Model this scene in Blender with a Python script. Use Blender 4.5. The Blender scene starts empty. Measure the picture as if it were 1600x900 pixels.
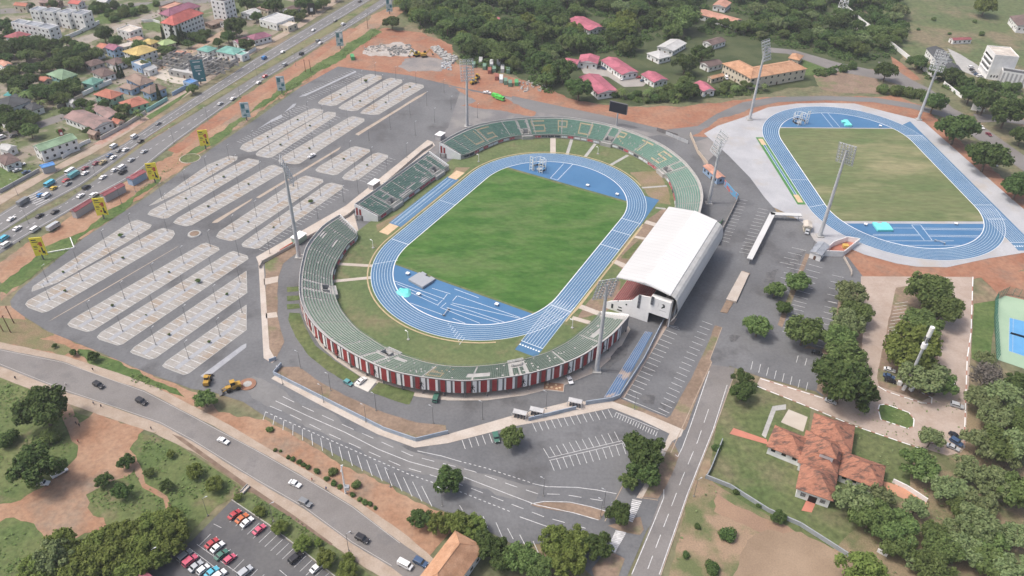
import bpy, bmesh, math, random, mathutils
from mathutils import Vector, Matrix
from mathutils.geometry import tessellate_polygon
random.seed(7)
sc = bpy.context.scene
COL = sc.collection
R_ = math.radians
# ------------------------------------------------------------------ camera, sky, sun, exposure
H, FPX = 210.47, 1229.7
PITCH, ROLL = R_(37.1827), R_(1.8775)
FW = Vector((0, math.cos(PITCH), -math.sin(PITCH)))
X0 = Vector((1, 0, 0)); Y0 = X0.cross(FW)
RT = math.cos(ROLL)*X0 + math.sin(ROLL)*Y0
UP = -math.sin(ROLL)*X0 + math.cos(ROLL)*Y0
cd = bpy.data.cameras.new('camera'); cam = bpy.data.objects.new('camera', cd); COL.objects.link(cam)
m = Matrix((RT, UP, -FW)).transposed().to_4x4(); m.translation = Vector((0, 0, H)); cam.matrix_world = m
cd.sensor_width = 36; cd.lens = 36*FPX/1600; cd.clip_start = 1; cd.clip_end = 6000
sc.camera = cam
SUN_EL, SUN_AZ = 60, 266          # azimuth clockwise from +Y
wd = bpy.data.worlds.new('World'); sc.world = wd; wd.use_nodes = True
nt = wd.node_tree; nt.nodes.clear()
sky = nt.nodes.new('ShaderNodeTexSky'); sky.sky_type = 'NISHITA'; sky.sun_disc = False
sky.sun_elevation = R_(SUN_EL); sky.sun_rotation = R_(SUN_AZ); sky.dust_density = 6; sky.air_density = 1; sky.ozone_density = .3
bg = nt.nodes.new('ShaderNodeBackground'); bg.inputs[1].default_value = .15
wo = nt.nodes.new('ShaderNodeOutputWorld'); nt.links.new(sky.outputs[0], bg.inputs[0]); nt.links.new(bg.outputs[0], wo.inputs[0])
sl = bpy.data.lights.new('sun', 'SUN'); sl.energy = 1.6; sl.angle = R_(9.0); sl.color = (1, .985, .965)
so = bpy.data.objects.new('sun', sl); COL.objects.link(so)
sd = Vector((math.sin(R_(SUN_AZ))*math.cos(R_(SUN_EL)), math.cos(R_(SUN_AZ))*math.cos(R_(SUN_EL)), math.sin(R_(SUN_EL))))
so.rotation_euler = sd.to_track_quat('Z', 'Y').to_euler(); so.location = (0, 300, 400)
sc.view_settings.view_transform = 'Standard'; sc.view_settings.look = 'None'
sc.view_settings.exposure = 0.36; sc.view_settings.gamma = 1

# ------------------------------------------------------------------ helpers
def G(x, y, z=0.0):                # the point at height z seen at a photo pixel
    d = FW + RT*((x-800)/FPX) - UP*((y-450)/FPX)
    t = (H-z)/-d.z
    return Vector((d.x*t, d.y*t, z))
def mpp(x, y):                     # metres per pixel there
    return (G(x, y)-Vector((0, 0, H))).length/FPX
class MB:
    def __init__(s): s.v = []; s.f = []; s.mi = []; s.cur = 0
    def face(s, pts):
        n = len(s.v); s.v += [tuple(p) for p in pts]; s.f.append(tuple(range(n, n+len(pts)))); s.mi.append(s.cur)
    def box(s, c, d, rz=0, top=1.0):
        x, y, z = d[0]/2, d[1]/2, d[2]/2; ca, sa = math.cos(rz), math.sin(rz)
        n = len(s.v)
        for k in (-1, 1):
            q = top if k > 0 else 1
            for (i, j) in ((-1, -1), (1, -1), (1, 1), (-1, 1)):
                a, b = i*x*q, j*y*q
                s.v.append((c[0]+a*ca-b*sa, c[1]+a*sa+b*ca, c[2]+k*z))
        for f in ((3, 2, 1, 0), (4, 5, 6, 7), (0, 1, 5, 4), (1, 2, 6, 5), (2, 3, 7, 6), (3, 0, 4, 7)):
            s.f.append(tuple(n+i for i in f)); s.mi.append(s.cur)
    def tube(s, a, b, r0, r1=None, n=8, caps=True):
        r1 = r0 if r1 is None else r1
        a, b = Vector(a), Vector(b); d = (b-a).normalized()
        u = d.cross(Vector((0, 0, 1)) if abs(d.z) < .9 else Vector((1, 0, 0))).normalized(); w = d.cross(u)
        k = len(s.v)
        for (p, r) in ((a, r0), (b, r1)):
            for i in range(n):
                t = 2*math.pi*i/n; s.v.append(tuple(p+u*(r*math.cos(t))+w*(r*math.sin(t))))
        for i in range(n):
            j = (i+1) % n; s.f.append((k+i, k+j, k+n+j, k+n+i)); s.mi.append(s.cur)
        if caps:
            s.f.append(tuple(k+i for i in range(n))[::-1]); s.f.append(tuple(k+n+i for i in range(n))); s.mi += [s.cur]*2
    def prism(s, prof, y0, y1, ax='y'):   # profile (x,z) extruded along y
        n = len(s.v); k = len(prof)
        for y in (y0, y1): s.v += [(p[0], y, p[1]) for p in prof]
        for i in range(k):
            j = (i+1) % k; s.f.append((n+i, n+j, n+k+j, n+k+i)); s.mi.append(s.cur)
        s.f.append(tuple(n+i for i in range(k))[::-1]); s.f.append(tuple(n+k+i for i in range(k))); s.mi += [s.cur]*2
    def mesh(s, name, mats):
        me = bpy.data.meshes.new(name); me.from_pydata(s.v, [], s.f)
        for mt in (mats if isinstance(mats, (list, tuple)) else [mats]): me.materials.append(mt)
        if any(s.mi): me.polygons.foreach_set('material_index', s.mi)
        me.update(); return me
    def build(s, name, mats, parent=None, label=None, cat=None, group=None, kind=None, loc=None):
        o = bpy.data.objects.new(name, s.mesh(name, mats)); COL.objects.link(o)
        if parent: o.parent = parent
        if loc is not None: o.location = loc
        tag(o, label, cat, group, kind); return o
def tag(o, label=None, cat=None, group=None, kind=None):
    if label: o['label'] = label
    if cat: o['category'] = cat
    if group: o['group'] = group
    if kind: o['kind'] = kind
    return o
def empty(name, loc, rz=0, label=None, cat=None, group=None):
    o = bpy.data.objects.new(name, None); COL.objects.link(o); o.location = loc; o.rotation_euler = (0, 0, rz)
    o.empty_display_size = .5
    return tag(o, label, cat, group)
def dup(src, loc, rz=0, sc_=1, label=None, group=None, color=None, cat=None):
    r = src.copy(); COL.objects.link(r); r.location = loc; r.rotation_euler = (0, 0, rz)
    r.scale = (sc_,)*3 if isinstance(sc_, (int, float)) else sc_
    if label: r['label'] = label
    if group: r['group'] = group
    if cat: r['category'] = cat
    for ch in src.children:
        c = ch.copy(); COL.objects.link(c); c.parent = r
        if color and 'paint' in ch: c.color = (*color, 1)
        for g in ch.children:
            d = g.copy(); COL.objects.link(d); d.parent = c
    return r

# ------------------------------------------------------------------ materials
MATS = {}
def M(name, c1, c2=None, scale=.1, lo=.38, hi=.62, c3=None, scale3=.03, lo3=.5, hi3=.62, rough=.9, stretch=None, rot=0, fine=0.0, fscale=2.0, spec=.3, metal=0, bump=0):
    if name in MATS: return MATS[name]
    mt = bpy.data.materials.new(name); mt.use_nodes = True; t = mt.node_tree; N = t.nodes; Lk = t.links
    b = N['Principled BSDF']; b.inputs['Roughness'].default_value = rough; b.inputs['Metallic'].default_value = metal
    b.inputs['Specular IOR Level'].default_value = spec
    geo = N.new('ShaderNodeNewGeometry'); vec = geo.outputs['Position']
    if stretch:
        mp = N.new('ShaderNodeMapping'); mp.inputs['Scale'].default_value = stretch; mp.inputs['Rotation'].default_value = (0, 0, rot)
        Lk.new(vec, mp.inputs['Vector']); vec = mp.outputs['Vector']
    def noise(s, l, h, det=6):
        n = N.new('ShaderNodeTexNoise'); n.inputs['Scale'].default_value = s; n.inputs['Detail'].default_value = det; n.inputs['Roughness'].default_value = .62
        Lk.new(vec, n.inputs['Vector'])
        r = N.new('ShaderNodeMapRange'); r.inputs['From Min'].default_value = l; r.inputs['From Max'].default_value = h; r.clamp = True
        Lk.new(n.outputs['Fac'], r.inputs['Value']); return r.outputs['Result'], n.outputs['Fac']
    def mix(fac, a, c):
        x = N.new('ShaderNodeMix'); x.data_type = 'RGBA'; Lk.new(fac, x.inputs['Factor'])
        if isinstance(a, tuple): x.inputs['A'].default_value = (*a, 1)
        else: Lk.new(a, x.inputs['A'])
        if isinstance(c, tuple): x.inputs['B'].default_value = (*c, 1)
        else: Lk.new(c, x.inputs['B'])
        return x.outputs['Result']
    out = None
    if c2:
        f, raw = noise(scale, lo, hi); out = mix(f, c1, c2)
    if c3:
        f, _ = noise(scale3, lo3, hi3); out = mix(f, out if out else c1, c3)
    if fine:
        f, raw = noise(fscale, .3, .7, 4)
        hs = N.new('ShaderNodeMix'); hs.data_type = 'RGBA'; hs.blend_type = 'MULTIPLY'; hs.inputs['Factor'].default_value = 1
        r2 = N.new('ShaderNodeMapRange'); r2.inputs['To Min'].default_value = 1-fine; r2.inputs['To Max'].default_value = 1+fine
        Lk.new(f, r2.inputs['Value'])
        if out: Lk.new(out, hs.inputs['A'])
        else: hs.inputs['A'].default_value = (*c1, 1)
        Lk.new(r2.outputs['Result'], hs.inputs['B']); out = hs.outputs['Result']
        if bump:
            bp = N.new('ShaderNodeBump'); bp.inputs['Strength'].default_value = bump; bp.inputs['Distance'].default_value = .3
            Lk.new(f, bp.inputs['Height']); Lk.new(bp.outputs['Normal'], b.inputs['Normal'])
    if out: Lk.new(out, b.inputs['Base Color'])
    else: b.inputs['Base Color'].default_value = (*c1, 1)
    MATS[name] = mt; return mt
def M_foliage(name, ca, cb, cc=None):
    mt = bpy.data.materials.new(name); mt.use_nodes = True; t = mt.node_tree; N = t.nodes; Lk = t.links
    b = N['Principled BSDF']; b.inputs['Roughness'].default_value = .7; b.inputs['Specular IOR Level'].default_value = .15
    g = N.new('ShaderNodeNewGeometry'); oi = N.new('ShaderNodeObjectInfo')
    mx = N.new('ShaderNodeMix'); mx.data_type = 'RGBA'; mx.inputs['A'].default_value = (*ca, 1); mx.inputs['B'].default_value = (*cb, 1)
    Lk.new(g.outputs['Random Per Island'], mx.inputs['Factor'])
    hv = N.new('ShaderNodeHueSaturation')
    mr = N.new('ShaderNodeMapRange'); mr.inputs['To Min'].default_value = .485; mr.inputs['To Max'].default_value = .515
    mv = N.new('ShaderNodeMapRange'); mv.inputs['To Min'].default_value = .85; mv.inputs['To Max'].default_value = 1.22
    Lk.new(oi.outputs['Random'], mr.inputs['Value']); Lk.new(oi.outputs['Random'], mv.inputs['Value'])
    Lk.new(mr.outputs['Result'], hv.inputs['Hue']); Lk.new(mv.outputs['Result'], hv.inputs['Value'])
    Lk.new(mx.outputs['Result'], hv.inputs['Color']); Lk.new(hv.outputs['Color'], b.inputs['Base Color'])
    tl = N.new('ShaderNodeBsdfTranslucent'); ms = N.new('ShaderNodeMixShader'); ms.inputs['Fac'].default_value = .3
    Lk.new(hv.outputs['Color'], tl.inputs['Color']); Lk.new(b.outputs[0], ms.inputs[1]); Lk.new(tl.outputs[0], ms.inputs[2]); Lk.new(ms.outputs[0], N['Material Output'].inputs['Surface'])
    MATS[name] = mt; return mt
def M_obj(name, rough=.35):
    mt = bpy.data.materials.new(name); mt.use_nodes = True; t = mt.node_tree
    oi = t.nodes.new('ShaderNodeObjectInfo'); b = t.nodes['Principled BSDF']; b.inputs['Roughness'].default_value = rough
    t.links.new(oi.outputs['Color'], b.inputs['Base Color']); MATS[name] = mt; return mt

A_ROOF = 1.09
asphalt = M('asphalt', (.122, .125, .131), (.163, .166, .171), .03, c3=(.1, .1, .103), scale3=.045, lo3=.54, hi3=.66, fine=.12, fscale=.9)
asphalt_dark = M('asphalt_dark', (.095, .095, .1), (.125, .124, .124), .06, fine=.1, fscale=.8)
asphalt_road = M('asphalt_road', (.178, .166, .158), (.215, .203, .195), .05, c3=(.14, .135, .135), scale3=.12, lo3=.55, hi3=.75, fine=.1)
asphalt_hwy = M('asphalt_hwy', (.15, .15, .152), (.19, .187, .185), .04, fine=.1, stretch=(.3, 1.2, 1), rot=R_(-30))
soil = M('soil', (.29, .16, .098), (.35, .225, .15), .06, c3=(.24, .19, .145), scale3=.04, lo3=.52, hi3=.68, fine=.2, fscale=.6)
soil_red = M('soil_red', (.28, .125, .075), (.335, .185, .12), .05, c3=(.25, .155, .11), scale3=.09, lo3=.5, hi3=.66, fine=.18, fscale=.5)
soil_dull = M('soil_dull', (.2, .145, .105), (.26, .19, .14), .09, c3=(.14, .16, .07), scale3=.06, lo3=.54, hi3=.66, fine=.2, fscale=.7)
tan_walk = M('tan_walk', (.33, .26, .2), (.39, .32, .26), .2, fine=.1)
paving = M('paving_beige', (.29, .275, .25), (.35, .335, .315), .35, c3=(.31, .255, .2), scale3=.09, lo3=.52, hi3=.64, fine=.12, fscale=1.5)
paving_grey = M('paving_grey', (.3, .31, .335), (.35, .36, .38), .3, fine=.1)
pavers_pink = M('pavers_pink', (.36, .285, .235), (.42, .345, .295), .12, fine=.08, fscale=1.2)
walkway = M('walkway', (.44, .38, .325), (.5, .45, .4), .15, fine=.1)
concrete = M('concrete', (.34, .34, .325), (.41, .4, .385), .25, fine=.1)
apron = M('apron_concrete', (.36, .365, .385), (.43, .435, .45), .06, c3=(.39, .365, .34), scale3=.05, lo3=.52, hi3=.66, fine=.08)
white_line = M('white_line', (.66, .66, .66), (.45, .45, .45), .8)
white_paint = M('white_paint', (.82, .82, .81), (.75, .75, .74), .4, rough=.6)
grass = M('grass', (.085, .12, .042), (.12, .14, .058), .05, c3=(.17, .15, .09), scale3=.035, lo3=.5, hi3=.7, fine=.35, fscale=.5)
grass_lush = M('grass_lush', (.065, .115, .03), (.11, .15, .05), .08, fine=.3, fscale=.6)
grass_pitch = M('grass_pitch', (.042, .115, .02), (.075, .16, .034), .06, c3=(.1, .155, .05), scale3=.03, lo3=.47, hi3=.66, fine=.2, fscale=.25, stretch=(1, 2.2, 1), rot=R_(-20))
grass_dry = M('grass_dry', (.11, .15, .06), (.155, .172, .08), .05, c3=(.25, .235, .13), scale3=.022, lo3=.53, hi3=.66, fine=.2, fscale=.3, stretch=(.5, 1.6, 1), rot=0)
grass_rim = M('grass_rim', (.1, .14, .055), (.135, .16, .07), .06, c3=(.2, .165, .1), scale3=.045, lo3=.55, hi3=.7, fine=.22, fscale=.5)
field = M('field', (.085, .12, .05), (.125, .145, .065), .03, c3=(.19, .16, .1), scale3=.02, lo3=.5, hi3=.62, fine=.35, fscale=.3)
ground_m = M('ground_mat', (.115, .13, .065), (.18, .165, .1), .03, c3=(.27, .19, .13), scale3=.02, lo3=.5, hi3=.66, fine=.3, fscale=.35)
woodfloor = M('wood_floor', (.045, .065, .025), (.085, .1, .045), .07, fine=.3)
blue = M('track_blue', (.06, .155, .275), (.075, .175, .305), .08, c3=(.09, .19, .31), scale3=.03, lo3=.5, hi3=.65, rough=.8, fine=.05)
blue_dark = M('track_blue_zone', (.058, .158, .3), (.07, .178, .33), .05, rough=.8, fine=.04)
track_white = M('track_white', (.72, .76, .8))
seat_green = M('seat_green', (.125, .265, .21), (.16, .3, .245), .7, rough=.55)
seat_faded = M('seat_faded', (.19, .275, .215), (.24, .315, .255), .8, rough=.6)
seat_red = M('seat_red', (.3, .08, .08), (.38, .12, .11), .8, rough=.6)
seat_yellow = M('seat_yellow', (.52, .43, .26), (.48, .42, .3), .8, rough=.6)
grey_wall = M('grey_wall', (.17, .165, .165), (.22, .21, .21), .3)
red_panel = M('red_panel', (.27, .035, .04), (.32, .05, .05), .5, rough=.5)
brown_panel = M('brown_panel', (.2, .16, .15), (.24, .19, .18), .5, rough=.6)
steel = M('galvanised', (.42, .44, .46), (.52, .53, .54), .5, rough=.5, metal=.1)
steel_dark = M('steel_dark', (.13, .13, .135), rough=.5)
black = M('black', (.012, .012, .014), rough=.5)
glass = M('window_glass', (.02, .025, .03), rough=.12, spec=.6)
tile_red = M('tile_red', (.43, .2, .13), (.33, .15, .1), .8, c3=(.14, .085, .068), scale3=.3, lo3=.48, hi3=.62, fine=.3, fscale=1.6, stretch=(1, 2.2, 1), rot=R_(30), bump=.5)
tile_orange = M('tile_orange', (.44, .24, .14), (.5, .3, .19), .5, c3=(.36, .2, .12), scale3=.2, fine=.14, fscale=2.5)
roof_white = M('roof_white', (.6, .6, .59), (.55, .55, .54), .05, rough=.5, fine=.03, fscale=.4, stretch=(.4, 1.5, 1), rot=A_ROOF)
cream = M('cream', (.62, .56, .45), (.56, .5, .4), .3)
rubber = M('rubber', (.02, .02, .02), rough=.8)
paint = M_obj('vehicle_paint')
bark = M('bark', (.12, .09, .065), (.17, .13, .1), 1.5)
# ------------------------------------------------------------------ the ground and what lies flat on it
Z = [0.0]
def sheet(name, pts, mat, z, jit=0.0, px=True, sub=0, kind='structure', label=None):
    P = [G(*p) if px else Vector((p[0], p[1], 0)) for p in pts]
    if jit:
        Q = []; nz = mathutils.noise.noise
        for i, a in enumerate(P):
            b = P[(i+1) % len(P)]; d = (b-a); L = d.length; n = max(1, min(260, int(L/(1.4+.4*jit))))
            nv = Vector((-d.y, d.x, 0)).normalized()
            for k in range(n):
                q = a+d*(k/n); f = (2.2*nz(q/16)+1.2*nz(q/4.5)+.5*nz(q/1.6))*jit
                Q.append(q+nv*f*(1 if jit > .5 else .7))
        P = Q
    tris = tessellate_polygon([P])
    me = bpy.data.meshes.new(name); fs = []
    for t in tris:
        a, b, c = (P[i] for i in t)
        fs.append(tuple(t) if (b-a).cross(c-a).z > 0 else tuple(reversed(t)))
    me.from_pydata([(p.x, p.y, z) for p in P], [], fs); me.materials.append(mat); me.update()
    o = bpy.data.objects.new(name, me); COL.objects.link(o); tag(o, label, None, None, kind); return o
def stripes(name, segs, w, z, mat=white_line, px=True):   # segs: list of polylines
    b = MB()
    for pl in segs:
        P = [G(*p) if px else Vector((p[0], p[1], 0)) for p in pl]
        for a, c in zip(P, P[1:]):
            d = (c-a); d.z = 0
            if d.length < 1e-4: continue
            n = Vector((-d.y, d.x, 0)).normalized()*w/2
            b.face([(q.x, q.y, z) for q in (a-n, c-n, c+n, a+n)])
    return b.build(name, mat, kind='structure')
def dashes(a, b, n, fill=.5):
    out = []
    for i in range(n):
        t0 = i/n; t1 = (i+fill)/n
        out.append([(a[0]+(b[0]-a[0])*t0, a[1]+(b[1]-a[1])*t0), (a[0]+(b[0]-a[0])*t1, a[1]+(b[1]-a[1])*t1)])
    return out
def dash_poly(pl, dlen, gap):
    out = []; pos = 0.0; on = True; cur = [pl[0]]; left = dlen
    for a, b in zip(pl, pl[1:]):
        L = math.hypot(b[0]-a[0], b[1]-a[1]); s = 0
        while L-s > left:
            s += left; p = (a[0]+(b[0]-a[0])*s/L, a[1]+(b[1]-a[1])*s/L)
            if on: cur.append(p); out.append(cur); cur = []
            else: cur = [p]
            on = not on; left = dlen if on else gap
        left -= L-s
        if on: cur.append(b)
    if on and len(cur) > 1: out.append(cur)
    return out
def lerp(a, b, t): return (a[0]+(b[0]-a[0])*t, a[1]+(b[1]-a[1])*t)

g = MB(); g.face([(-3000, -200, -.02), (3000, -200, -.02), (3000, 4500, -.02), (-3000, 4500, -.02)]); g.build('ground', ground_m, kind='structure')

# broad patches
sheet('wood_floor', [(600, 0), (1430, -10), (1400, 120), (1300, 130), (1150, 150), (1000, 165), (900, 160), (800, 118), (740, 110), (690, 60), (620, 20)], woodfloor, .02, 1.5)
sheet('meadow', [(1320, -40), (1640, -40), (1640, 130), (1530, 110), (1440, 100), (1400, 70), (1335, 10)], field, .03, 2)
sheet('scrub_ground', [(1270, 118), (1320, 110), (1372, 108), (1375, 148), (1330, 146), (1285, 140)], soil_dull, .05, 1)
sheet('earth', [(560, 118), (470, 135), (520, 92), (575, 58), (600, 44), (660, 52), (705, 70), (712, 100), (760, 108), (830, 130), (905, 158), (985, 168), (1080, 165), (1190, 152), (1300, 150), (1400, 150), (1440, 165), (1470, 190), (1520, 240), (1610, 310), (1610, 420), (1500, 440), (1345, 434), (1310, 400), (1250, 350), (1180, 260), (1120, 215), (1075, 215), (860, 172), (720, 140), (640, 120)], soil_red, .04, 1.2)
sheet('earth_pale', [(575, 72), (620, 66), (648, 70), (645, 86), (610, 90), (570, 84)], M('rubble_grey', (.34, .29, .25), (.42, .4, .38), .2, fine=.25), .07, 2)
sheet('gravel_patch', [(630, 92), (665, 88), (705, 98), (690, 112), (640, 112), (622, 104)], M('gravel_grey', (.2, .19, .19), (.28, .25, .23), .1, fine=.2), .08, 1.5)
sheet('verge', [(0, 470), (120, 376), (235, 296), (330, 228), (400, 180), (470, 132), (530, 90), (600, 40), (640, 10), (600, 14), (530, 60), (420, 135), (300, 222), (180, 295), (60, 372), (-10, 415)], soil, .045, 1.5)
sheet('verge_grass', [(0, 450), (60, 395), (110, 370), (170, 335), (215, 300), (255, 275), (245, 290), (180, 335), (125, 375), (60, 425), (10, 460)], grass_lush, .07, 1.5)
sheet('verge_grass', [(285, 245), (330, 215), (380, 180), (400, 165), (465, 118), (520, 85), (580, 45), (595, 50), (530, 95), (470, 130), (400, 172), (335, 225), (290, 250)], grass_lush, .072, 1.2)
sheet('verge_earth', [(262, 235), (330, 185), (402, 137), (460, 100), (545, 45), (560, 45), (470, 110), (410, 150), (330, 205), (275, 240)], soil_red, .075, .8)
# the complex: asphalt under everything
sheet('car_park', [(16, 471), (28, 455), (130, 373), (235, 304), (330, 233), (400, 186), (470, 136), (528, 104), (640, 118), (720, 137), (800, 152), (870, 167), (960, 186), (1040, 207), (1075, 214), (1100, 208), (1142, 247), (1176, 282), (1208, 322), (1215, 335), (1255, 345), (1290, 392), (1325, 402), (1348, 432), (1340, 455), (1330, 520), (1300, 600), (1285, 620), (1275, 612), (1185, 588), (1140, 572), (1080, 720), (1010, 830), (980, 900), (930, 905), (870, 850), (800, 850), (740, 818), (680, 793), (560, 730), (470, 680), (410, 648), (380, 628), (330, 612), (300, 608), (230, 583), (150, 548), (75, 518), (35, 493), (18, 480)], asphalt, .1)
sheet('plaza', [(560, 330), (700, 200), (720, 140), (800, 153), (900, 176), (1040, 210), (1000, 215), (880, 186), (790, 190), (700, 225), (560, 335)], M('asphalt_plaza', (.165, .16, .165), (.2, .195, .195), .04, c3=(.24, .23, .22), scale3=.06, fine=.1), .11)
sheet('ring_road_north', [(800, 150), (870, 165), (960, 184), (1040, 203), (1090, 197), (1120, 178), (1160, 160), (1210, 152), (1290, 150), (1370, 153), (1430, 163), (1500, 182), (1500, 190), (1425, 170), (1365, 160), (1290, 157), (1215, 160), (1170, 170), (1140, 190), (1110, 213), (1060, 218), (960, 195), (860, 178), (800, 166)], asphalt_hwy, .13)
# red earth inside
sheet('earth', [(700, 134), (780, 152), (838, 176), (830, 182), (770, 172), (720, 165), (745, 158)], soil_red, .14, 1)
sheet('earth', [(1082, 213), (1125, 185), (1165, 175), (1160, 195), (1125, 207), (1110, 215)], soil_red, .14, .8)
# highway
sheet('highway_carriageway', [(-20, 409), (0, 397), (45, 367), (150, 307), (207, 277), (275, 222), (400, 132), (462, 95), (550, 40), (622, -4), (600, -4), (525, 47), (400, 119), (225, 226), (100, 317), (25, 353), (-20, 380)], asphalt_hwy, .12)
sheet('highway_carriageway', [(-20, 376), (0, 365), (62, 325), (125, 291), (175, 257), (232, 214), (300, 169), (400, 108), (487, 56), (586, -4), (560, -4), (475, 46), (400, 91), (325, 139), (250, 185), (195, 224), (150, 247), (95, 275), (0, 334), (-20, 346)], asphalt_hwy, .12)
sheet('service_track', [(-20, 335), (0, 320), (90, 268), (145, 240), (190, 214), (245, 178), (325, 128), (400, 82), (475, 40), (540, -4), (525, -4), (465, 37), (400, 74), (320, 121), (240, 171), (180, 210), (80, 263), (0, 306), (-20, 318)], tan_walk, .1, .5)
sheet('city_ground', [(-200, 330), (0, 304), (180, 208), (320, 120), (525, -5), (300, -60), (-400, -60)], M('city_soil', (.24, .2, .155), (.29, .255, .21), .06, c3=(.11, .135, .06), scale3=.045, lo3=.44, hi3=.54, fine=.2), .03)
hl = []
for pl in ([(0, 382), (125, 305), (250, 223), (400, 125), (520, 53), (610, -2)], [(0, 351), (95, 290), (200, 227), (325, 148), (400, 100), (490, 47), (570, -2)]):
    hl += dash_poly(pl, 5, 7)
stripes('road_markings', hl, .3, .16)
stripes('road_markings', [[(-5, 393), (45, 364), (150, 304), (207, 273), (275, 219), (400, 130), (550, 38), (615, -4)], [(0, 362), (62, 322), (125, 288), (232, 212), (400, 106), (583, -4)], [(0, 338), (95, 278), (195, 227), (325, 141), (400, 93), (560, -2)]], .22, .16)
stripes('road_markings', [[(40+i*3.2, 309+i*2.4), (62+i*3.2, 299+i*2.4)] for i in range(6)], .5, .161)
# city streets
sheet('street', [(-20, 215), (0, 206), (60, 190), (105, 175), (175, 142), (250, 98), (300, 72), (350, 48), (365, 40), (372, 46), (300, 80), (255, 106), (180, 150), (110, 184), (50, 205), (0, 222), (-20, 228)], asphalt_road, .06)
sheet('street', [(-10, 112), (30, 98), (80, 80), (150, 50), (220, 28), (260, 10), (290, 5), (270, 16), (225, 36), (150, 62), (88, 90), (30, 108), (-10, 122)], M('street_dusty', (.33, .29, .245), (.28, .255, .23), .06, fine=.1), .06)
sheet('street', [(0, 14), (90, 10), (200, 6), (330, -4), (330, 4), (200, 14), (100, 16), (0, 22)], asphalt_road, .06)
sheet('street', [(233, 122), (265, 92), (320, 63), (350, 46), (358, 52), (325, 70), (270, 100), (240, 128)], M('street_red', (.42, .29, .21), (.37, .27, .2), .06), .065)
sheet('lawn', [(220, 37), (250, 33), (252, 50), (225, 46)], grass_lush, .07)
sheet('lawn', [(0, 262), (36, 278), (0, 296)], grass_lush, .07)
sheet('lawn', [(228, 182), (300, 140), (280, 157), (235, 187)], grass_lush, .11)
sheet('scrub', [(150, 20), (240, 5), (250, 10), (170, 38), (150, 34)], grass_lush, .07, 2)
sheet('paved_yard', [(236, 118), (262, 104), (305, 118), (300, 135), (262, 128)], M('yard_pale', (.45, .4, .34), (.5, .46, .4), .1), .07)
sheet('brick_walk', [(145, 226), (180, 205), (230, 184), (226, 190), (185, 212), (160, 226)], M('brick_red', (.35, .2, .15), (.42, .3, .25), .3), .12)
sheet('highway_median', [(-20, 390), (25, 352), (100, 317), (175, 262), (232, 215), (400, 109), (590, -4), (598, -4), (520, 48), (400, 117), (225, 224), (150, 292), (60, 335)], M('median', (.17, .175, .09), (.23, .2, .12), .1, c3=(.11, .14, .055), scale3=.1, fine=.2), .1)

# the road in front
sheet('verge_south', [(-10, 478), (20, 480), (40, 498), (80, 522), (150, 552), (300, 612), (330, 618), (345, 640), (420, 660), (520, 715), (600, 755), (690, 800), (720, 815), (670, 870), (560, 790), (400, 695), (250, 612), (100, 560), (-10, 535)], soil, .05, 1)
sheet('verge_grass', [(120, 548), (150, 552), (230, 590), (285, 615), (290, 622), (240, 605), (190, 590), (140, 570)], grass_lush, .08, 1)
sheet('verge_grass', [(-5, 500), (50, 500), (85, 522), (60, 530), (110, 545), (100, 555), (40, 542), (-5, 535)], M('verge_mix', (.15, .155, .07), (.22, .16, .1), .1, fine=.25), .08, 1)
sheet('main_road', [(-40, 536), (0, 545), (100, 565), (150, 585), (225, 610), (287, 642), (400, 702), (475, 745), (550, 790), (625, 847), (672, 880), (700, 910), (640, 910), (612, 887), (550, 850), (475, 795), (400, 752), (300, 690), (250, 663), (175, 635), (100, 612), (0, 572), (-40, 560)], asphalt_road, .11)
sheet('footpath', [(-40, 526), (0, 535), (100, 556), (175, 580), (245, 605), (300, 634), (345, 656), (400, 690), (490, 741), (560, 784), (640, 840), (690, 885), (672, 880), (625, 847), (550, 790), (475, 745), (400, 702), (287, 642), (225, 610), (150, 585), (100, 565), (0, 545), (-40, 536)], tan_walk, .115, .2)
sheet('footpath', [(-40, 560), (0, 572), (100, 612), (175, 635), (250, 663), (300, 690), (400, 752), (475, 795), (550, 850), (612, 887), (640, 910), (610, 910), (575, 890), (500, 838), (430, 790), (380, 757), (310, 710), (240, 677), (160, 650), (90, 625), (0, 590), (-40, 575)], tan_walk, .115, .2)
stripes('road_markings', [[(0, 547), (100, 567), (225, 612), (287, 644), (400, 704), (475, 747), (550, 792), (625, 849)], [(0, 569), (100, 609), (250, 660), (300, 687), (400, 749), (475, 792), (550, 847), (612, 884)]], .16, .14, M('worn_line', (.45, .43, .4)))
sheet('drain', [(268, 678), (285, 684), (380, 752), (460, 806), (520, 850), (518, 853), (455, 810), (375, 757), (283, 690)], M('drain_shade', (.16, .11, .08), (.22, .16, .12), .3), .13)
# south-west scrub
sheet('scrub_ground', [(-40, 575), (30, 600), (120, 645), (190, 668), (270, 690), (390, 768), (340, 790), (250, 880), (230, 920), (-60, 920)], M('scrub_sw', (.085, .125, .04), (.13, .15, .058), .07, c3=(.19, .15, .095), scale3=.05, lo3=.55, hi3=.68, fine=.3, fscale=.6), .05)
sheet('dirt_track', [(-20, 795), (30, 780), (60, 758), (95, 735), (120, 715), (122, 690), (125, 665), (150, 640), (190, 660), (230, 668), (222, 680), (208, 700), (215, 725), (205, 735), (150, 755), (130, 775), (135, 795), (165, 808), (170, 825), (120, 840), (70, 842), (60, 825), (20, 815), (-20, 822)], soil, .08, 1.2)
sheet('dirt_track', [(208, 715), (218, 725), (228, 755), (262, 775), (270, 800), (262, 800), (255, 780), (222, 762), (212, 740)], soil, .082, .4)
sheet('dirt_track', [(98, 655), (112, 690), (128, 700), (124, 660), (104, 620), (92, 612)], soil, .081, .4)
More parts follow.
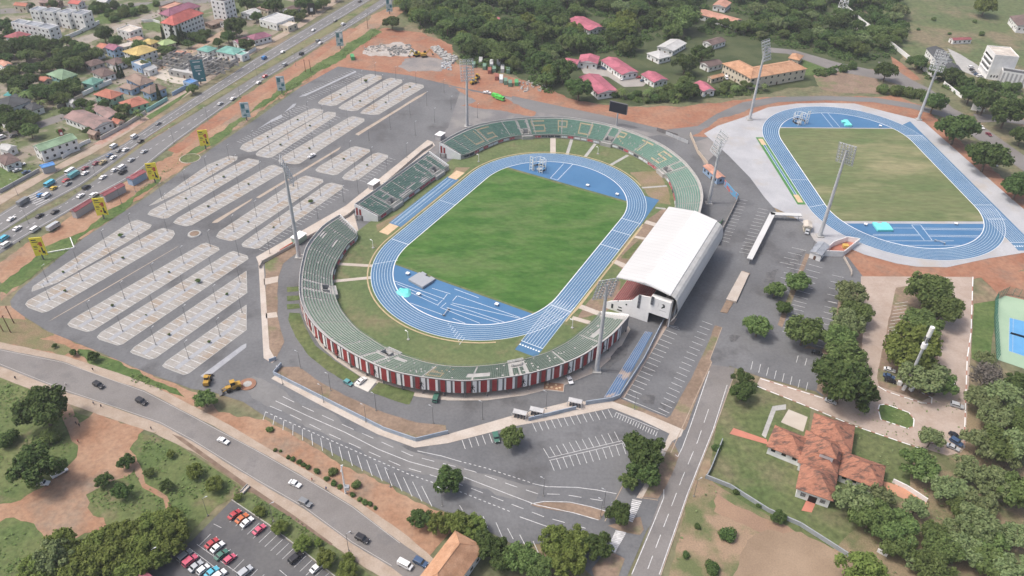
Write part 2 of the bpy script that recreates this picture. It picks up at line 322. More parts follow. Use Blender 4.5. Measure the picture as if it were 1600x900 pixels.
# south-west car park
sheet('car_park', [(362, 782), (420, 822), (470, 860), (525, 905), (560, 930), (180, 930), (240, 890), (300, 845)], asphalt_dark, .1)
L = []
a0, a1 = (365, 797), (525, 905)
for i in range(17):
    p = lerp((378, 798), (506, 888), i/14); L.append([p, (p[0]-19, p[1]+18)])
for i in range(11):
    p = lerp((311, 853), (395, 916), i/8); L.append([p, (p[0]+18, p[1]-18)])
for i in range(9):
    p = lerp((296, 859), (370, 912), i/8); L.append([p, (p[0]-17, p[1]+18)])
L += [[(308, 851), (420, 930)], [(299, 859), (380, 920)]]
L += [[(334, 819), (346, 825)], [(437, 891), (450, 902)]]
stripes('bay_lines', L, .14, .14)
sheet('verge_grass', [(385, 770), (400, 772), (470, 818), (540, 868), (580, 900), (530, 905), (470, 858), (420, 820), (366, 782)], grass, .09, .5)
stripes('kerb', [[(362, 781), (420, 820), (470, 858), (525, 902)]], .3, .16, concrete)
# ------------------------------------------------------------------ parking islands
ISL = dict(
 I1=[(50, 456), (52, 448), (130, 395), (205, 347), (215, 344), (237, 352), (234, 357), (160, 402), (90, 442)],
 I2=[(40, 476), (44, 470), (150, 412), (248, 359), (255, 357), (271, 361), (273, 366), (268, 374), (170, 432), (75, 487), (66, 489), (45, 481)],
 I3=[(106, 507), (112, 500), (315, 382), (322, 380), (341, 387), (343, 391), (145, 517), (136, 519), (110, 511)],
 I4=[(152, 527), (158, 520), (358, 395), (365, 393), (386, 400), (388, 405), (192, 538), (184, 540), (156, 531)],
 I5=[(204, 550), (210, 543), (385, 424), (386, 458), (243, 560), (234, 562), (208, 553)],
 I6=[(254, 572), (260, 565), (385, 477), (385, 516), (295, 584), (287, 586), (258, 575)],
 J1=[(233, 322), (262, 302), (325, 258), (358, 244), (371, 245), (370, 250), (300, 292), (245, 318)],
 J2=[(231, 335), (236, 329), (378, 252), (388, 248), (404, 251), (404, 256), (262, 341), (255, 342), (235, 337)],
 J3=[(271, 348), (278, 341), (420, 260), (428, 258), (443, 264), (444, 268), (300, 352), (290, 354), (275, 350)],
 J5=[(338, 370), (343, 362), (470, 278), (478, 275), (504, 281), (505, 285), (372, 374), (360, 377), (343, 373)],
 J6=[(378, 382), (383, 377), (510, 288), (518, 286), (535, 290), (536, 294), (405, 388), (398, 389), (380, 386)],
 K1=[(375, 233), (380, 226), (482, 172), (490, 170), (505, 172), (504, 177), (400, 236), (388, 238)],
 K2=[(400, 241), (405, 236), (505, 178), (512, 175), (524, 176), (524, 182), (425, 246), (418, 247), (402, 244)],
 K3=[(435, 252), (440, 246), (545, 184), (552, 182), (569, 186), (569, 190), (468, 256), (460, 257), (438, 254)],
 K4=[(493, 266), (498, 261), (548, 231), (556, 229), (577, 234), (578, 237), (527, 273), (520, 274), (496, 269)],
 K5=[(535, 278), (540, 272), (583, 241), (591, 239), (606, 243), (606, 247), (560, 281), (552, 283), (538, 281)],
 L2=[(497, 161), (502, 156), (572, 118), (579, 116), (596, 119), (597, 123), (525, 165), (517, 166), (500, 163)],
 L3=[(529, 169), (535, 164), (604, 124), (611, 122), (628, 125), (629, 129), (558, 173), (549, 174), (533, 171)],
 L4=[(563, 177), (568, 172), (634, 131), (642, 129), (661, 133), (662, 137), (592, 179), (584, 180), (566, 178)])
AX = (G(340, 300)-G(255, 355)).normalized(); NX = Vector((-AX.y, AX.x, 0))
POLES = []; SAPL = []
def inside(P, x):
    c = False
    for i in range(len(P)):
        a, b = P[i], P[i-1]
        if (a[1] > x[1]) != (b[1] > x[1]) and x[0] < (b[0]-a[0])*(x[1]-a[1])/(b[1]-a[1])+a[0]: c = not c
    return c
rng = random.Random(3)
bay = []; walks = MB()
for k, pts in ISL.items():
    P = [G(*p) for p in pts]
    sheet('parking_island', pts, paving, .16)
    kb = MB()
    for a, b in zip(P, P[1:]+P[:1]):
        d = b-a; n = Vector((-d.y, d.x, 0)).normalized()*.15
        kb.face([(q.x, q.y, .19) for q in (a-n, b-n, b+n, a+n)])
    kb.build('kerb', concrete, kind='structure')
    S = [p.dot(AX) for p in P]; T = [p.dot(NX) for p in P]
    s0, s1 = min(S)+1.5, max(S)-1.5
    def span(s):
        hits = []
        for i in range(len(P)):
            a, b = P[i-1], P[i]; sa, sb = a.dot(AX), b.dot(AX)
            if (sa > s) != (sb > s): hits.append((a+(b-a)*((s-sa)/(sb-sa))).dot(NX))
        return (min(hits), max(hits)) if len(hits) >= 2 else None
    # slope-corrected centre line
    n = int((s1-s0)/3.1); prev = None
    wide = max(T)-min(T)
    for i in range(n+1):
        s = s0+(s1-s0)*i/n; sp = span(s)
        if not sp: continue
        lo, hi = sp
        if hi-lo < 1.2: continue
        mid = (lo+hi)/2; wk = 1.1 if hi-lo > 6 else .3
        for (t0, t1) in ((lo+.15, mid-wk), (mid+wk, hi-.15)):
            if t1-t0 > .8: bay.append([AX*s+NX*t0, AX*s+NX*t1])
        if prev and hi-lo > 6:
            (ps, pm) = prev
            walks.face([(q.x, q.y, .175) for q in (AX*ps+NX*(pm-1), AX*s+NX*(mid-1), AX*s+NX*(mid+1), AX*ps+NX*(pm+1))])
        prev = (s, mid)
        if i % max(5, n//4) == 2: POLES.append(AX*s+NX*mid)
        if i % 9 == 5 and hi-lo > 6: SAPL.append((AX*(s+rng.uniform(-3, 3))+NX*(mid+rng.uniform(-.6, .6)), rng.choice((.3, .4, .45, .5, .9))))
stripes('bay_lines', bay, .24, .18, px=False)
walks.build('island_walk', paving_grey, kind='structure')
# thin islands, slivers and medians
for pts in ([(313, 588), (378, 540), (385, 537), (385, 543), (322, 592)], [(467, 152), (478, 150), (557, 113), (555, 111), (490, 142), (470, 150)], [(401, 203), (425, 187), (440, 179), (441, 184), (420, 193)], [(444, 176), (458, 163), (463, 162), (460, 167)]):
    sheet('parking_island', pts, paving_grey, .16)
MED = [[(76, 503), (85, 497), (280, 384), (276, 387), (150, 461)], [(331, 349), (335, 345), (395, 310), (392, 314), (340, 348)], [(400, 309), (530, 231), (533, 229), (530, 234), (405, 310)], [(555, 210), (625, 168), (650, 152), (668, 143), (660, 150), (640, 162), (560, 212)]]
for pts in MED: sheet('car_park_median', pts, M('median_soil', (.36, .29, .23), (.42, .36, .3), .3), .16)
# bays painted straight on the asphalt
L = []
def rowbays(a, b, n, v, v1=None):
    v1 = v1 or v
    return [[lerp(a, b, i/(n-1)), (lerp(a, b, i/(n-1))[0]+lerp(v, v1, i/(n-1))[0], lerp(a, b, i/(n-1))[1]+lerp(v, v1, i/(n-1))[1])] for i in range(n)]
L += rowbays((378, 224), (482, 168), 26, (-8, -3)) + rowbays((425, 247), (524, 182), 22, (8, 3)) + rowbays((405, 390), (536, 295), 26, (9, 3)) + rowbays((562, 282), (608, 247), 11, (10, 3))
L += rowbays((478, 150), (556, 112), 20, (-7, -3)) + rowbays((480, 153), (559, 115), 20, (8, 3)) + rowbays((443, 183), (470, 168), 7, (-5, -2))
stripes('bay_lines', L, .18, .17)
# asphalt lanes look darker than the island surrounds
mini = G(304, 366)
c = MB(); c.tube((mini.x, mini.y, .1), (mini.x, mini.y, .45), 3.2, 3.0, 20); c.cur = 1; c.tube((mini.x, mini.y, .44), (mini.x, mini.y, .5), 2.2, 2.2, 20)
c.build('roundabout', [concrete, soil_dull], label='small round traffic island with an earth centre in the middle of the big car park', cat='roundabout')

# ------------------------------------------------------------------ grounds around the stadium
sheet('walkway', [(676, 222), (668, 219), (540, 322), (400, 402), (404, 412), (412, 560), (425, 568), (431, 563), (421, 545), (412, 412), (545, 335), (680, 228)], walkway, .2)
sheet('earth_bed', [(414, 411), (455, 382), (472, 375), (464, 395), (443, 412), (436, 432), (433, 460), (434, 490), (440, 520), (444, 535), (430, 562), (419, 545)], soil_dull, .17, .3)
sheet('walkway', [(412, 436), (435, 432), (434, 441), (413, 446)], walkway, .2); sheet('walkway', [(415, 490), (432, 488), (434, 496), (416, 498)], walkway, .2)
sheet('stand_apron', [(552, 330), (500, 362), (474, 398), (468, 440), (470, 480), (480, 510), (500, 540), (524, 562), (562, 588), (600, 604), (650, 620), (700, 626), (760, 626), (820, 618), (880, 603), (930, 582), (965, 552), (985, 515), (960, 480), (940, 490), (900, 540), (800, 580), (640, 560), (540, 500), (520, 440), (560, 360)], walkway, .15)
sheet('grass_strip', [(452, 489), (451, 500), (462, 527), (482, 555), (512, 580), (537, 595), (550, 600), (562, 589), (525, 565), (492, 540), (475, 507), (469, 490)], grass, .18, .2)
for (y0, y1) in ((449, 457), (463, 471), (476, 484)):
    sheet('grass_strip', [(448, y0), (467, y0-1), (469, y1-2), (449, y1)], grass, .18)
sheet('driveway_slab', [(551, 602), (575, 613), (590, 594), (566, 588)], M('slab', (.62, .6, .55), (.56, .54, .5), .3), .21)
sheet('grass_strip', [(577, 613), (592, 597), (648, 613), (640, 632), (635, 632)], grass, .18, .2)
sheet('earth_bed', [(430, 585), (440, 574), (467, 574), (492, 592), (540, 619), (600, 646), (650, 661), (696, 665), (698, 680), (651, 688), (600, 670), (505, 623), (432, 590)], soil_dull, .17, .2)
sheet('walkway', [(424, 592), (430, 587), (505, 625), (600, 670), (652, 689), (700, 679), (800, 650), (890, 628), (955, 627), (1005, 645), (1068, 672), (1064, 682), (1050, 690), (1041, 706), (1034, 704), (1046, 678), (1000, 656), (955, 638), (892, 651), (806, 666), (700, 693), (648, 700), (590, 679), (500, 633)], walkway, .19)
sheet('pavement', [(968, 624), (1040, 498), (1058, 498), (1052, 508), (1044, 508), (976, 621)], pavers_pink, .2)
sheet('earth_bed', [(1097, 558), (1117, 509), (1128, 512), (1109, 562), (1112, 566), (1106, 582), (1070, 672), (1064, 671), (1048, 663), (958, 628), (966, 622), (1042, 654), (1048, 650)], soil_dull, .18, .2)
sheet('earth_bed', [(1034, 706), (1041, 706), (1052, 690), (1062, 712), (1038, 765), (1028, 780), (1000, 777), (1008, 760)], soil_dull, .17, .2)
sheet('walkway', [(1010, 752), (1034, 705), (1041, 707), (1016, 756), (1003, 780), (994, 778)], walkway, .19)
sheet('lane_island', [(829, 789), (850, 785), (890, 786), (920, 792), (946, 799), (937, 813), (900, 803), (870, 798), (840, 793)], soil_dull, .18, .15)
sheet('lane_island', [(950, 822), (975, 815), (1000, 808), (1006, 828), (1000, 836), (975, 832)], soil_dull, .18, .3)
sheet('earth_bed', [(946, 862), (962, 866), (975, 873), (966, 900), (930, 905), (925, 890)], soil_dull, .18, .3)
sheet('service_road', [(1110, 570), (1148, 575), (1145, 592), (1115, 675), (1075, 775), (1032, 900), (1015, 950), (960, 950), (987, 898), (1037, 766), (1062, 710), (1075, 676)], asphalt_road, .15)
stripes('road_markings', [[(1108, 580), (1079, 665), (1066, 700), (1059, 714), (1055, 711)], [(1037, 765), (1037, 778), (1020, 820), (987, 898)], [(1136, 602), (1114, 672), (1074, 772), (1030, 898)]], .25, .19)
stripes('road_markings', dash_poly([(1107, 640), (1090, 690), (1066, 747), (1042, 810), (1008, 900)], 22, 13), .22, .19)
S1 = [(431, 627), (480, 650), (539, 676), (590, 702), (640, 722), (685, 734), (725, 746), (800, 775), (837, 789), (897, 802), (935, 813)]
stripes('road_markings', [S1, [(652, 705), (690, 713), (717, 721)], [(832, 756), (855, 761), (900, 762), (932, 766), (963, 772)], [(829, 788), (850, 784), (890, 785), (922, 792), (946, 799)], [(812, 808), (857, 824)]], .25, .19)
stripes('road_markings', dash_poly([(442, 620), (476, 637), (520, 657), (585, 686), (642, 712), (677, 721), (710, 729), (740, 737), (800, 759), (840, 772), (880, 773), (960, 786)], 20, 14)+dash_poly([(422, 635), (459, 651), (517, 680), (566, 702), (630, 730), (665, 740), (735, 763), (788, 784), (850, 808), (915, 826)], 20, 14), .22, .19)
stripes('road_markings', dash_poly([(415, 644), (520, 690), (640, 742), (725, 771), (762, 786), (800, 801)], 4, 4)+dash_poly([(717, 721), (760, 732), (800, 745), (830, 755)], 4, 4), .28, .19)
L = []
for i in range(18):
    t = i/17; b_ = lerp((411, 657), (675, 792), t); t_ = lerp((415, 644), (659, 760), t); L.append([b_, t_])
L += [[(755, 807), (762, 825)], [(775, 817), (785, 840)], [(793, 826), (802, 843)], [(812, 836), (824, 859)], [(833, 846), (841, 864)], [(718, 790), (724, 800)]]
L += rowbays((832, 662), (950, 640), 13, (6, 13), (7, 13)) + rowbays((722, 688), (775, 676), 6, (5, 14)) + rowbays((963, 645), (1027, 675), 17, (-3, 7))
L += rowbays((858, 716), (968, 691), 12, (-9, -15), (-8, -16)) + rowbays((859, 719), (972, 693), 12, (7, 17), (6, 17))
L += [[(857, 716), (972, 689)], [(858, 720), (973, 693)], [(972, 689), (980, 703)], [(963, 645), (1029, 672)]]
L += rowbays((1042, 508), (973, 622), 17, (20, 8), (21, 9)) + rowbays((1113, 508), (1046, 646), 18, (-16, -6), (-17, -8)) + [[(1060, 512), (1042, 508)], [(975, 622), (1041, 650)]]
L += rowbays((1150, 311), (1127, 376), 14, (18, 3), (12, 3)) + rowbays((1200, 329), (1171, 397), 14, (-15, -3), (-16, -3))
L += rowbays((1259, 392), (1240, 415), 4, (-22, -5)) + rowbays((1256, 415), (1232, 455), 6, (-22, -5)) + rowbays((1263, 413), (1240, 462), 7, (22, 6))+rowbays((1300, 430), (1290, 470), 5, (18, 4)) + rowbays((1240, 470), (1222, 518), 9, (20, 5))+rowbays((1290, 470), (1275, 540), 9, (18, 5))
L += rowbays((1247, 556), (1274, 565), 3, (-3, 11)) + rowbays((1176, 565), (1262, 598), 8, (-3, 13))
stripes('bay_lines', L, .2, .185)
for q, n in (([(988, 780), (1003, 783), (988, 817), (980, 814)], 12), ([(962, 829), (979, 832), (961, 864), (948, 860)], 13)):
    stripes('crosswalk', [[lerp(q[0], q[3], (i+.5)/n), lerp(q[1], q[2], (i+.5)/n)] for i in range(n)], .55, .19)
stripes('kerb', [[(945, 815), (975, 755), (985, 735)], [(1000, 778), (1028, 782)], [(1128, 512), (1109, 562)], [(1112, 566), (1048, 708)], [(1145, 592), (1115, 675), (1075, 775), (1032, 900)]], .3, .2, tan_walk)
# big tarmac stains left by parked vehicles, plus the near stand's shadow painted dark
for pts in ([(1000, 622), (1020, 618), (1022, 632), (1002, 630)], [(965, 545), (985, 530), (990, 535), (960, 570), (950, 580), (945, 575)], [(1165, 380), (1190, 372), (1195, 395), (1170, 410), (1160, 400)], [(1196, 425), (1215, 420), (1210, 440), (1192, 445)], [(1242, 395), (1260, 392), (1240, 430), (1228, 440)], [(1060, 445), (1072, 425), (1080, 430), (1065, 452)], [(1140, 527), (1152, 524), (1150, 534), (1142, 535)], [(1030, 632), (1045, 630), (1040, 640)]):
    sheet('oil_stain_and_shadow', pts, M('stain_and_shadow', (.085, .085, .09), (.14, .14, .14), .4, fine=.1), .17, .9)

sheet('road_wear', [(395, 588), (440, 612), (540, 662), (640, 706), (760, 742), (845, 762), (835, 786), (760, 766), (640, 737), (530, 692), (430, 642), (385, 615), (372, 600)], M('asphalt_worn', (.2, .198, .195), (.15, .149, .149), .05, lo=.4, hi=.6, fine=.1, fscale=.8), .105, 1.0)
# right of the stadium
sheet('training_apron', [(1100, 209), (1121, 197), (1160, 184), (1200, 168), (1245, 162), (1290, 161), (1335, 162), (1385, 175), (1430, 186), (1444, 191), (1520, 258), (1620, 345), (1620, 392), (1545, 404), (1480, 418), (1432, 417), (1400, 412), (1350, 398), (1322, 386), (1300, 394), (1272, 376), (1256, 350), (1238, 338), (1208, 324), (1194, 308), (1172, 278), (1140, 245)], apron, .15)
sheet('pavement', [(1086, 222), (1106, 216), (1122, 228), (1125, 233), (1100, 258)], M('asphalt_old', (.22, .21, .2), (.27, .25, .24), .1), .16)
sheet('lawn', [(1130, 604), (1185, 598), (1270, 622), (1250, 740), (1180, 740), (1105, 750)], grass, .06, .5)
sheet('lawn', [(1100, 745), (1180, 735), (1330, 660), (1430, 690), (1420, 780), (1330, 830), (1300, 860), (1170, 790)], grass, .055, .5)
sheet('bare_ground', [(1085, 750), (1130, 765), (1190, 795), (1320, 865), (1350, 920), (1040, 920), (1060, 830)], M('bare_tan', (.25, .18, .12), (.31, .22, .15), .05, c3=(.12, .14, .06), scale3=.045, lo3=.48, hi3=.6, fine=.2), .05, .8)
sheet('bare_ground', [(1150, 862), (1165, 840), (1200, 832), (1250, 838), (1300, 858), (1335, 880), (1350, 920), (1150, 920)], M('bare_pale', (.31, .23, .16), (.235, .17, .115), .05, fine=.12), .07, 1.5)
sheet('bare_ground', [(1120, 775), (1150, 790), (1190, 806), (1240, 828), (1215, 838), (1160, 820), (1120, 800)], M('bare_mid', (.3, .2, .135), (.25, .165, .115), .07, fine=.12), .066, 1.2)
sheet('bare_ground', [(1320, 640), (1640, 600), (1640, 940), (1330, 940), (1300, 860), (1340, 800), (1400, 760)], M('bare_mix', (.2, .17, .1), (.27, .2, .13), .07, c3=(.12, .13, .06), scale3=.06, lo3=.48, hi3=.6, fine=.25), .045, .8)
sheet('forecourt', [(1345, 432), (1520, 433), (1518, 520), (1508, 700), (1500, 708), (1480, 712), (1440, 700), (1386, 684), (1335, 664), (1280, 642), (1190, 608), (1183, 600), (1188, 590), (1290, 622), (1310, 600), (1345, 520)], pavers_pink, .12)
sheet('path', [(1140, 678), (1200, 695), (1198, 687), (1146, 669)], M('path_red', (.5, .2, .14), (.44, .18, .13), .3), .13)
sheet('path', [(1252, 798), (1268, 801), (1276, 783), (1262, 778)], MATS['path_red'], .13)
sheet('path', [(1380, 752), (1420, 762), (1450, 780), (1450, 795), (1410, 780), (1380, 765)], M('path_orange', (.52, .27, .17), (.46, .24, .16), .2), .13, .3)
sheet('path', [(1555, 818), (1640, 850), (1640, 880), (1560, 838)], MATS['path_orange'], .13, .3)
sheet('path', [(1190, 680), (1207, 635), (1228, 632), (1228, 640), (1212, 642), (1196, 685)], concrete, .13)
sheet('paved_yard', [(1220, 660), (1232, 640), (1262, 652), (1255, 675)], MATS['yard_pale'], .14)
sheet('green_island', [(1372, 640), (1374, 633), (1384, 632), (1420, 645), (1428, 656), (1427, 667), (1418, 670), (1400, 664), (1376, 656)], grass_lush, .17)
KERBS = [[(1372, 640), (1374, 633), (1384, 632), (1420, 645), (1428, 656), (1427, 667), (1418, 670), (1400, 664), (1376, 656), (1372, 640)], [(1372, 604), (1385, 612), (1440, 630), (1455, 631), (1456, 622), (1440, 614)], [(1520, 433), (1517, 520), (1511, 560), (1506, 700)], [(1188, 592), (1290, 624)], [(1183, 604), (1280, 643), (1335, 666), (1440, 702)]]
stripes('kerb', KERBS, .36, .188, M('kerb_red', (.36, .16, .12), (.4, .2, .15), .3))
stripes('kerb', [s for k in KERBS for s in dash_poly(k, 15, 7)], .4, .196, white_paint)
sheet('green_island', [(1374, 604), (1370, 590), (1395, 470), (1400, 450), (1430, 445), (1482, 450), (1470, 520), (1460, 620), (1440, 628)], soil_dull, .15, .3)
sheet('green_island', [(1255, 545), (1263, 540), (1285, 548), (1284, 560), (1275, 610), (1290, 622), (1345, 600), (1348, 520), (1340, 450), (1310, 470), (1300, 520), (1285, 546)], soil_dull, .15, .3)
sheet('green_island', [(1259, 396), (1265, 398), (1238, 470), (1222, 512), (1215, 508), (1230, 466)], soil_dull, .15)
L = rowbays((1418, 472), (1405, 525), 11, (-20, 3))
stripes('bay_lines', L, .2, .16)
sheet('lawn', [(1520, 500), (1518, 560), (1545, 575), (1553, 512), (1555, 470), (1522, 475)], grass_lush, .1, .2)
sheet('clay_yard', [(1530, 430), (1640, 420), (1640, 480), (1560, 462)], soil_red, .1, .5)
sheet('road_east', [(1372, 96), (1385, 100), (1425, 125), (1455, 140), (1490, 170), (1520, 185), (1560, 215), (1610, 250), (1610, 275), (1560, 240), (1520, 213), (1480, 180), (1450, 155), (1420, 138), (1380, 125), (1300, 110), (1230, 84), (1200, 82), (1200, 74), (1240, 78), (1310, 98), (1375, 112)], asphalt_road, .1)
sheet('road_east', [(1520, 178), (1560, 180), (1600, 188), (1610, 196), (1560, 190), (1530, 192)], asphalt_road, .101)
sheet('earth', [(1392, 88), (1410, 100), (1440, 125), (1425, 126), (1400, 112)], soil_red, .09, .5)
sheet('paved_yard', [(1480, 75), (1500, 110), (1530, 122), (1640, 140), (1640, 128), (1545, 118), (1525, 100), (1500, 85)], concrete, .09, .3)
sheet('lawn', [(1254, 92), (1302, 104), (1290, 108), (1270, 118), (1256, 118)], grass_lush, .09)
sheet('paved_yard', [(905, 103), (940, 102), (1015, 125), (1005, 135), (975, 136), (950, 120), (912, 115)], M('yard_grey', (.3, .28, .26), (.36, .34, .31), .1), .09)
# ------------------------------------------------------------------ running tracks
A1, C1 = 1.0954, Vector((2.1843, 323.4002, 0)); A2, C2 = 1.6271, Vector((200.5662, 396.7612, 0))
class Tr:
    def __init__(s, a, c): s.U = Vector((math.cos(a), math.sin(a), 0)); s.V = Vector((-math.sin(a), math.cos(a), 0)); s.c = c; s.a = a
    def W(s, u, v, z=0): return s.c+s.U*u+s.V*v+Vector((0, 0, z))
    def inv(s, p): d = p-s.c; return d.dot(s.U), d.dot(s.V)
    def oval(s, L, R, n=48):
        out = []
        for i in range(n+1):
            t = -math.pi/2+math.pi*i/n; out.append((L/2+R*math.cos(t), R*math.sin(t)))
        for i in range(n+1):
            t = math.pi/2+math.pi*i/n; out.append((-L/2+R*math.cos(t), R*math.sin(t)))
        return out
def track(T, L, R, uA, uB, grass_mat, ext):
    w = 9.85
    o = [T.W(*p) for p in T.oval(L, R+w)]; i_ = [T.W(*p) for p in T.oval(L, R)]
    b = MB(); n = len(o)
    for k in range(n):
        j = (k+1) % n; b.face([(q.x, q.y, .24) for q in (i_[k], o[k], o[j], i_[j])])
    for q in ext: b.face([(p.x, p.y, .236) for p in (T.W(*x) for x in q)])
    b.build('running_track', blue, kind='structure')
    b = MB()
    for lane in range(9):
        r = R+.08+lane*(w-.16)/8; P = [T.W(*p) for p in T.oval(L, r)]; ww = .22 if lane in (0, 8) else .12
        for k in range(len(P)):
            a, c = P[k], P[(k+1) % len(P)]; d = c-a
            if d.length < 1e-4: continue
            nn = Vector((-d.y, d.x, 0)).normalized()*ww/2
            b.face([(q.x, q.y, .262) for q in (a-nn, c-nn, c+nn, a+nn)])
    def ln(p, q, ww=.16):
        a, c = T.W(*p), T.W(*q); d = c-a; nn = Vector((-d.y, d.x, 0)).normalized()*ww/2
        b.face([(x.x, x.y, .266) for x in (a-nn, c-nn, c+nn, a+nn)])
    track.ln = ln; track.b = b
    # infield
    inn = [p for p in T.oval(L, R-.05)]
    sheet('infield_grass', [T.W(*p)[:2] for p in inn if uA <= p[0] <= uB] , grass_mat, .225, px=False)
    for (c0, sgn) in ((uA, -1), (uB, 1)):
        e = abs(c0)-L/2
        vv = math.sqrt(max(0, (R-.05)**2-max(0, e)**2))
        zone = [(c0, -vv*sgn)]+[p for p in inn if (p[0]-c0)*sgn > .01]+[(c0, vv*sgn)]
        if sgn < 0:
            zone = [p for p in inn if p[0] < uA-.01]; zone = [(c0, vv)]+zone+[(c0, -vv)]
        else:
            zone = [p for p in inn if p[0] > uB+.01]; zone = [(c0, -vv)]+zone+[(c0, vv)]
        sheet('field_event_zone', [T.W(*p)[:2] for p in zone], blue_dark, .222, px=False)
    return ln, b
T1, T2 = Tr(A1, C1), Tr(A2, C2)
uA = (T1.inv(G(620, 415))[0]+T1.inv(G(829, 490))[0])/2; uB = (T1.inv(G(800, 264))[0]+T1.inv(G(979, 314))[0])/2
sheet('running_track', [(1005, 306), (1030, 313), (1026, 318), (1006, 345), (996, 360), (1004, 340), (1008, 320)], blue, .237)
# ground under the bowl (rim grass)
sheet('rim_grass', [T1.W(*p)[:2] for p in T1.oval(80, 67)], grass_rim, .2, px=False)
L1, R1, L2, R2 = 74.5, 39.28, 73.76, 40.11
ps = [T1.inv(G(*p)) for p in ((808, 545), (842, 556))]
us = min(p[0] for p in ps)-1
ln, b = track(T1, L1, R1, uA, uB, grass_pitch, [[(us, -R1-.3), (us, -R1-9.9), (0, -R1-9.9), (0, -R1-.3)]])
for lane in range(9):
    v = -R1-.08-lane*(9.69)/8; ln((us+6, v), (-L1/2+4, v), .14)
for u in (us+6, -L1/2-7, 37, 24.5, 10): ln((u, -R1), (u, -R1-9.8), .3)
ln((-37, R1), (-37, R1+9.8), .3); ln((5, R1), (5, R1+9.8), .2); ln((-50, R1-3), (-58, R1+4.5), .2)
for k in range(8): ln((us+4.2, -R1-.7-k*1.21), (us+3.4, -R1-.7-k*1.21), .7)
def pxl(p, q, T=T1): ln(T.inv(G(*p)), T.inv(G(*q)), .2)
for p, q in (((617, 440), (695, 468)), ((620, 444), (684, 471)), ((692, 469), (699, 460)), ((684, 477), (691, 470)), ((625, 450), (685, 478)), ((688, 481), (750, 506)), ((690, 480), (697, 474)), ((704, 476), (788, 504)), ((698, 481), (780, 505)), ((707, 471), (714, 463)), ((715, 463), (813, 497)), ((706, 474), (820, 500)), ((641, 474), (696, 494)), ((707, 498), (727, 506)), ((710, 452), (748, 466)), ((675, 451), (704, 460)), ((881, 256), (860, 279)), ((895, 257), (871, 282)), ((860, 279), (871, 282))): pxl(p, q)
for lane in range(8):
    ln((-L1/2-39.3-lane*.7, -8-lane*1.5), (-L1/2-40.3-lane*1.21, -8.3-lane*1.5), .15)
b.build('track_lines', track_white, kind='structure')
uA2 = T2.inv(G(1430, 350))[0]; uB2 = T2.inv(G(1330, 200))[0]
p2 = [T2.inv(G(*p)) for p in ((1590, 392), (1424, 190))]
ln, b = track(T2, L2, R2, uA2, uB2, grass_dry, [[(p2[0][0], -R2-.3), (p2[0][0], -R2-11.2), (p2[1][0], -R2-11.2), (p2[1][0]-6, -R2-3), (0, -R2-.3)][::-1]])
for lane in range(9):
    v = -R2-.08-lane*9.69/8; ln((p2[0][0]+7, v), (-10, v), .14); ln((0, v), (p2[1][0]-20, v), .14)
for u in (p2[0][0]+7, p2[1][0]-20, -36, -50): ln((u, -R2), (u, -R2-10), .3)
ln((-36, R2), (-39, R2+9.8), .25); ln((-10, R2), (-10, R2+9.8), .2)
for k in range(8): ln((p2[0][0]+4.2, -R2-.7-k*1.21), (p2[0][0]+3.2, -R2-.7-k*1.21), .7)
def pxl(p, q): ln(T2.inv(G(*p)), T2.inv(G(*q)), .2)
for p, q in (((1383, 377), (1490, 377)), ((1362, 369), (1437, 369)), ((1364, 367), (1436, 367)), ((1395, 357), (1427, 357)), ((1440, 357), (1536, 358)), ((1441, 359), (1536, 360)), ((1450, 368), (1532, 369)), ((1452, 370), (1530, 371)), ((1424, 352), (1444, 376)), ((1438, 352), (1456, 376)), ((1424, 352), (1438, 352)), ((1408, 384), (1500, 384)), ((1283, 177), (1301, 199)), ((1293, 177), (1312, 199))): pxl(p, q)
b.build('track_lines', track_white, kind='structure')
for T, L, R, nm in ((T1, L1, R1, ''), (T2, L2, R2, '')):    # raised inner kerb
    kb = MB(); P = [T.W(*p, .27) for p in T.oval(L, R-.1)]
    for a, c in zip(P, P[1:]+P[:1]):
        if (c-a).length > .01: kb.box(((a+c)/2)[:], ((c-a).length+.05, .22, .1), math.atan2((c-a).y, (c-a).x))
    kb.build('track_kerb', white_paint, kind='structure')
# drain kerb round the outside of the main track
kb = MB(); P = [T1.W(*p, .25) for p in T1.oval(L1, R1+11.3)]
for k, (a, c) in enumerate(zip(P, P[1:]+P[:1])):
    if (c-a).length > .01 and not (T1.inv(a)[1] < -38 and T1.inv(a)[0] > 36) and not (T1.inv(a)[1] < -30 and T1.inv(a)[0] < -50): kb.box(((a+c)/2)[:], ((c-a).length+.05, .6, .06), math.atan2((c-a).y, (c-a).x))
kb.build('drain_kerb', M('kerb_tan', (.5, .39, .24), (.42, .33, .2), .3), kind='structure')
# jump runways and sand pits
b = MB()
def rect(b, T, u0, u1, v0, v1, z): b.face([(q.x, q.y, z) for q in (T.W(u0, v0), T.W(u1, v0), T.W(u1, v1), T.W(u0, v1))])
sand = M('sand', (.55, .4, .25), (.6, .45, .3), .6, fine=.1)
pa = T1.inv(G(603, 358)); pb = T1.inv(G(715, 274))
rect(b, T1, pa[0]+5, pb[0]-4, R1+11.9, R1+19, .245); b.build('jump_runway', blue, kind='structure')
b = MB()
for v in (12.2, 14.0, 14.6, 16.2): rect(b, T1, pa[0]+6, pb[0]-6, R1+v+2, R1+v+2.15, .262)
b.build('track_lines', track_white, kind='structure')
for (u0, u1) in ((pa[0]-4, pa[0]+5), (pb[0]-5, pb[0]+4)):
    s_ = MB(); rect(s_, T1, u0, u1, R1+13.2, R1+18.4, .27); s_.build('sand_pit', sand, kind='structure')
u0, u1 = T2.inv(G(1257, 320))[0], T2.inv(G(1183, 215))[0]
